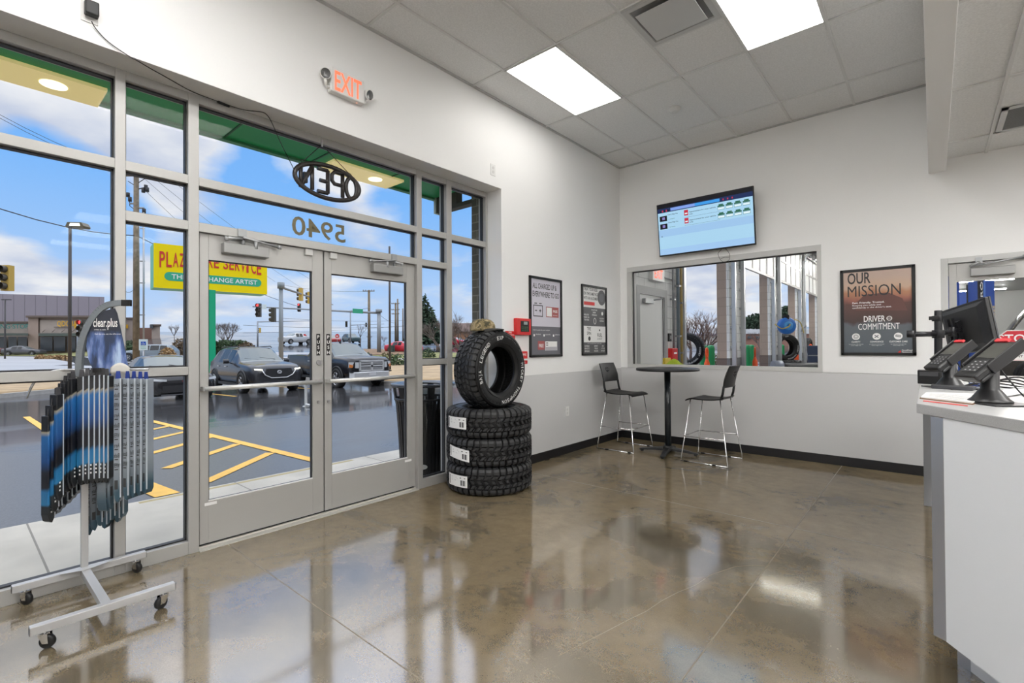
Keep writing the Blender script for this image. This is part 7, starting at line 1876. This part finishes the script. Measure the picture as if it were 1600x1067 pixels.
t = thing('air_line', 'thin air hose with gun hanging on the last door track', 'hose', at(1256, 525, 14.5)); m = MB(M('hose_grey', (.35, .35, .36), .5)); m.tube(smooth([at(1252, 505, 14.5), at(1255, 518, 14.5), at(1259, 545, 14.5), at(1263, 566, 14.5)]), .018, 6); m.build('hose', t)
m = MB(STEEL); q = at(1253, 513, 14.5); m.tube([q-Z*.1, q, q+Vector((.12, 0, .08))], .03, 6); m.build('spray_gun', t)
# alignment rack bar and blue cabinet near the window's lower right
q0, q1 = at(1226, 571, 8.2), at(1282, 570.5, 8.2)
t = thing('lift_arm', 'grey steel lift arm lying across the lower right of the interior window', 'lift arm', q0); m = MB(M('arm_grey', (.20, .20, .20), .4, .4)); m.tube([q0, q1], .045, 10); m.build('arm_bar', t); m = MB(M('arm_joint', (.30, .33, .40), .4, .4)); m.cyl(q0-RTV*.05, q0-RTV*.2, .085, n=14); m.build('arm_joint', t); m = MB(BLACKM); m.box((q1.x-.05, q1.y-.05, 0), (q1.x+.05, q1.y+.05, q1.z+.06)); m.box((q0.x-.06, q0.y-.06, 0), (q0.x+.06, q0.y+.06, q0.z)); m.build('arm_stand', t)
q = at(1271.5, 545, 11.5)
t = thing('tool_cabinet', 'dark blue tool cabinet at the right edge of the interior window', 'cabinet', (q.x, q.y, 0)); m = MB(M('cabinet_navy', (.03, .05, .10), .4)); m.box((q.x-.10, q.y-.2, .06), (q.x+.4, q.y+.3, 1.32)); m.build('cabinet_body', t, bevel=.02)
m = MB(GALV)
for k in range(5): m.box((q.x-.08, q.y-.21, .2+.22*k), (q.x+.36, q.y-.2, .22+.22*k))
m.build('drawer_pull', t); m = MB(BLACK); m.box((q.x-.1, q.y-.2, 0), (q.x+.4, q.y+.3, .06)); m.build('plinth', t)
t = thing('shop_rag', 'lime green rag lying low behind the round table', 'rag', (.55, 7.1, 1.0)); 
m = MB(M('rag_lime', (.38, .48, .03), .8)); m.shell(lambda u, v: ((.44+.22*u, 7.06+.16*v, 1.06+.085*math.sin(PI*u)*math.sin(PI*v)), (0, 0, 1)), 10, 8, .012); m.build('cloth', t)
t = thing('work_bench', 'low grey bench under the interior window on the bay side', 'bench', (.9, 7.05, 0)); m = MB(M('bench_grey', (.25, .25, .25), .5)); m.box((.3, 6.85, 1.0), (1.3, 7.3, 1.05)); m.build('bench_top', t, bevel=.004)
for (x_, y_) in ((.34, 6.9), (1.26, 6.9), (.34, 7.25), (1.26, 7.25)): m = MB(GALV); m.box((x_-.02, y_-.02, 0), (x_+.02, y_+.02, 1.0)); m.build('leg', t)

# bay lights
for i, (x_, y0_) in enumerate(((.15, 13.22), (.6, 18.0), (.6, 23.0), (4.0, 10.5), (4.0, 14.5), (4.0, 19.5), (4.1, 27.0), (4.2, 35.0), (4.4, 41.0), (8.0, 20.0))):
    t = thing('tube_light', 'white tube light on the bay ceiling, %s of ten' % ORD[i], 'ceiling light', (x_, y0_, BZ-.1), group='bay tube lights')
    m = MB(M('bay_tube_lit', (.9, .9, .9), .5, em=(1, .98, .95), es=150) if i else M('bay_tube_near', (.9, .9, .9), .5, em=(1, .96, .85), es=14)); ln_ = 1.45 if i == 0 else 2.4; m.box((x_, y0_-.022, BZ-.20), (x_+ln_, y0_+.022, BZ-.16)); m.build('tube', t); m = MB(PNL); m.box((x_-.03, y0_-.07, BZ-.16), (x_+ln_+.03, y0_+.07, BZ-.031)); m.build('fixture_body', t)
# vehicle lifts and the car with its bonnet up
LBL = M('lift_blue', (.03, .08, .36), .35)
def lift(px, wpx, ytop, d, label, text=False):
    p = at(px, 540, d); w_ = wpx*d/F_PX/2; t = thing('vehicle_lift', label, 'lift', (p.x, p.y, 0)); zt = at(px, ytop, d).z
    sx_ = RTV; m = MB(LBL); m.prism([Vector((p.x, p.y, 0))-sx_*w_, Vector((p.x, p.y, 0))+sx_*w_, Vector((p.x, p.y, 0))+sx_*w_+FWV*.3, Vector((p.x, p.y, 0))-sx_*w_+FWV*.3], Z*min(zt, 4.2)); m.build('lift_column', t, bevel=.01)
    m = MB(M('lift_dark', (.02, .02, .025), .5)); m.prism([Vector((p.x, p.y, 0))-sx_*w_*1.15-FWV*.02, Vector((p.x, p.y, 0))-sx_*w_*.55-FWV*.02, Vector((p.x, p.y, 0))-sx_*w_*.55, Vector((p.x, p.y, 0))-sx_*w_*1.15], Z*3.4)
    m.use(M('lift_edge', (.10, .20, .55), .35)); m.prism([Vector((p.x, p.y, 0))-sx_*w_*.5-FWV*.02, Vector((p.x, p.y, 0))-sx_*w_*.25-FWV*.02, Vector((p.x, p.y, 0))-sx_*w_*.25, Vector((p.x, p.y, 0))-sx_*w_*.5], Z*3.4); m.build('lift_channel', t)
    if text:
        m = MB(PAPER); q = Vector((p.x, p.y, 0))-sx_*w_*.62-FWV*.03; q.z = at(px, 464, d).z
        m.text('ROTARY', q, Z, -sx_, w_*.30, 1.15, d=0, bold=.03); m.build('lettering', t)
        m = MB(M('notice_cream', (.50, .42, .33), .6)); q = Vector((p.x, p.y, at(px, 493, d).z))-FWV*.012
        for k in range(3): m.prism([q-sx_*w_*.45+Z*(.09*k), q+sx_*w_*.95+Z*(.09*k), q+sx_*w_*.95+Z*(.09*k+.07), q-sx_*w_*.45+Z*(.09*k+.07)], -FWV*.004)
        m.build('notice', t)
    return t
lift(1543, 25, 438, 12.5, 'blue lift column with white vertical lettering behind the bay door glass', True)
lift(1518, 12, 455, 17.0, 'smaller blue lift column farther back, left of the lettered one')
lift(1496.5, 8, 430, 13.0, 'blue lift column at the left edge of the bay door glass')
car = make_car('suv', 'suv', 'dark car in the service bay with its bonnet raised, behind the STOP notice', 'car', paint('bronze_grey', (.06, .052, .045), .2), (3.85, 19.3, 0), 0.0)
car.scale = (1.12, 1.12, 1.12)
m = MB(M('paint_bronze_grey'))
def hood(u, v):
    a = R(56); x_ = 5.1/2-1.6; l_ = 1.35*u
    return (x_+l_*math.cos(a), (v-.5)*(1.5-.25*u), 1.2+l_*math.sin(a)+.10*math.sin(PI*u)+.05*(1-(2*v-1)**2)), (-math.sin(a), 0, math.cos(a))
m.shell(hood, 10, 8, .035); m.build('raised_bonnet', car, world=False)
m = MB(BLACKM); m.tube([(1.85, .6, 1.12), (1.55, .58, 2.0)], .014, 6); m.tube([(1.85, -.6, 1.12), (1.55, -.58, 2.0)], .014, 6); m.build('bonnet_strut', car, world=False)
m = MB(M('engine_dark', (.03, .03, .03), .6)); m.box((1.15, -.6, .90), (2.2, .6, 1.16)); m.build('engine', car, world=False)
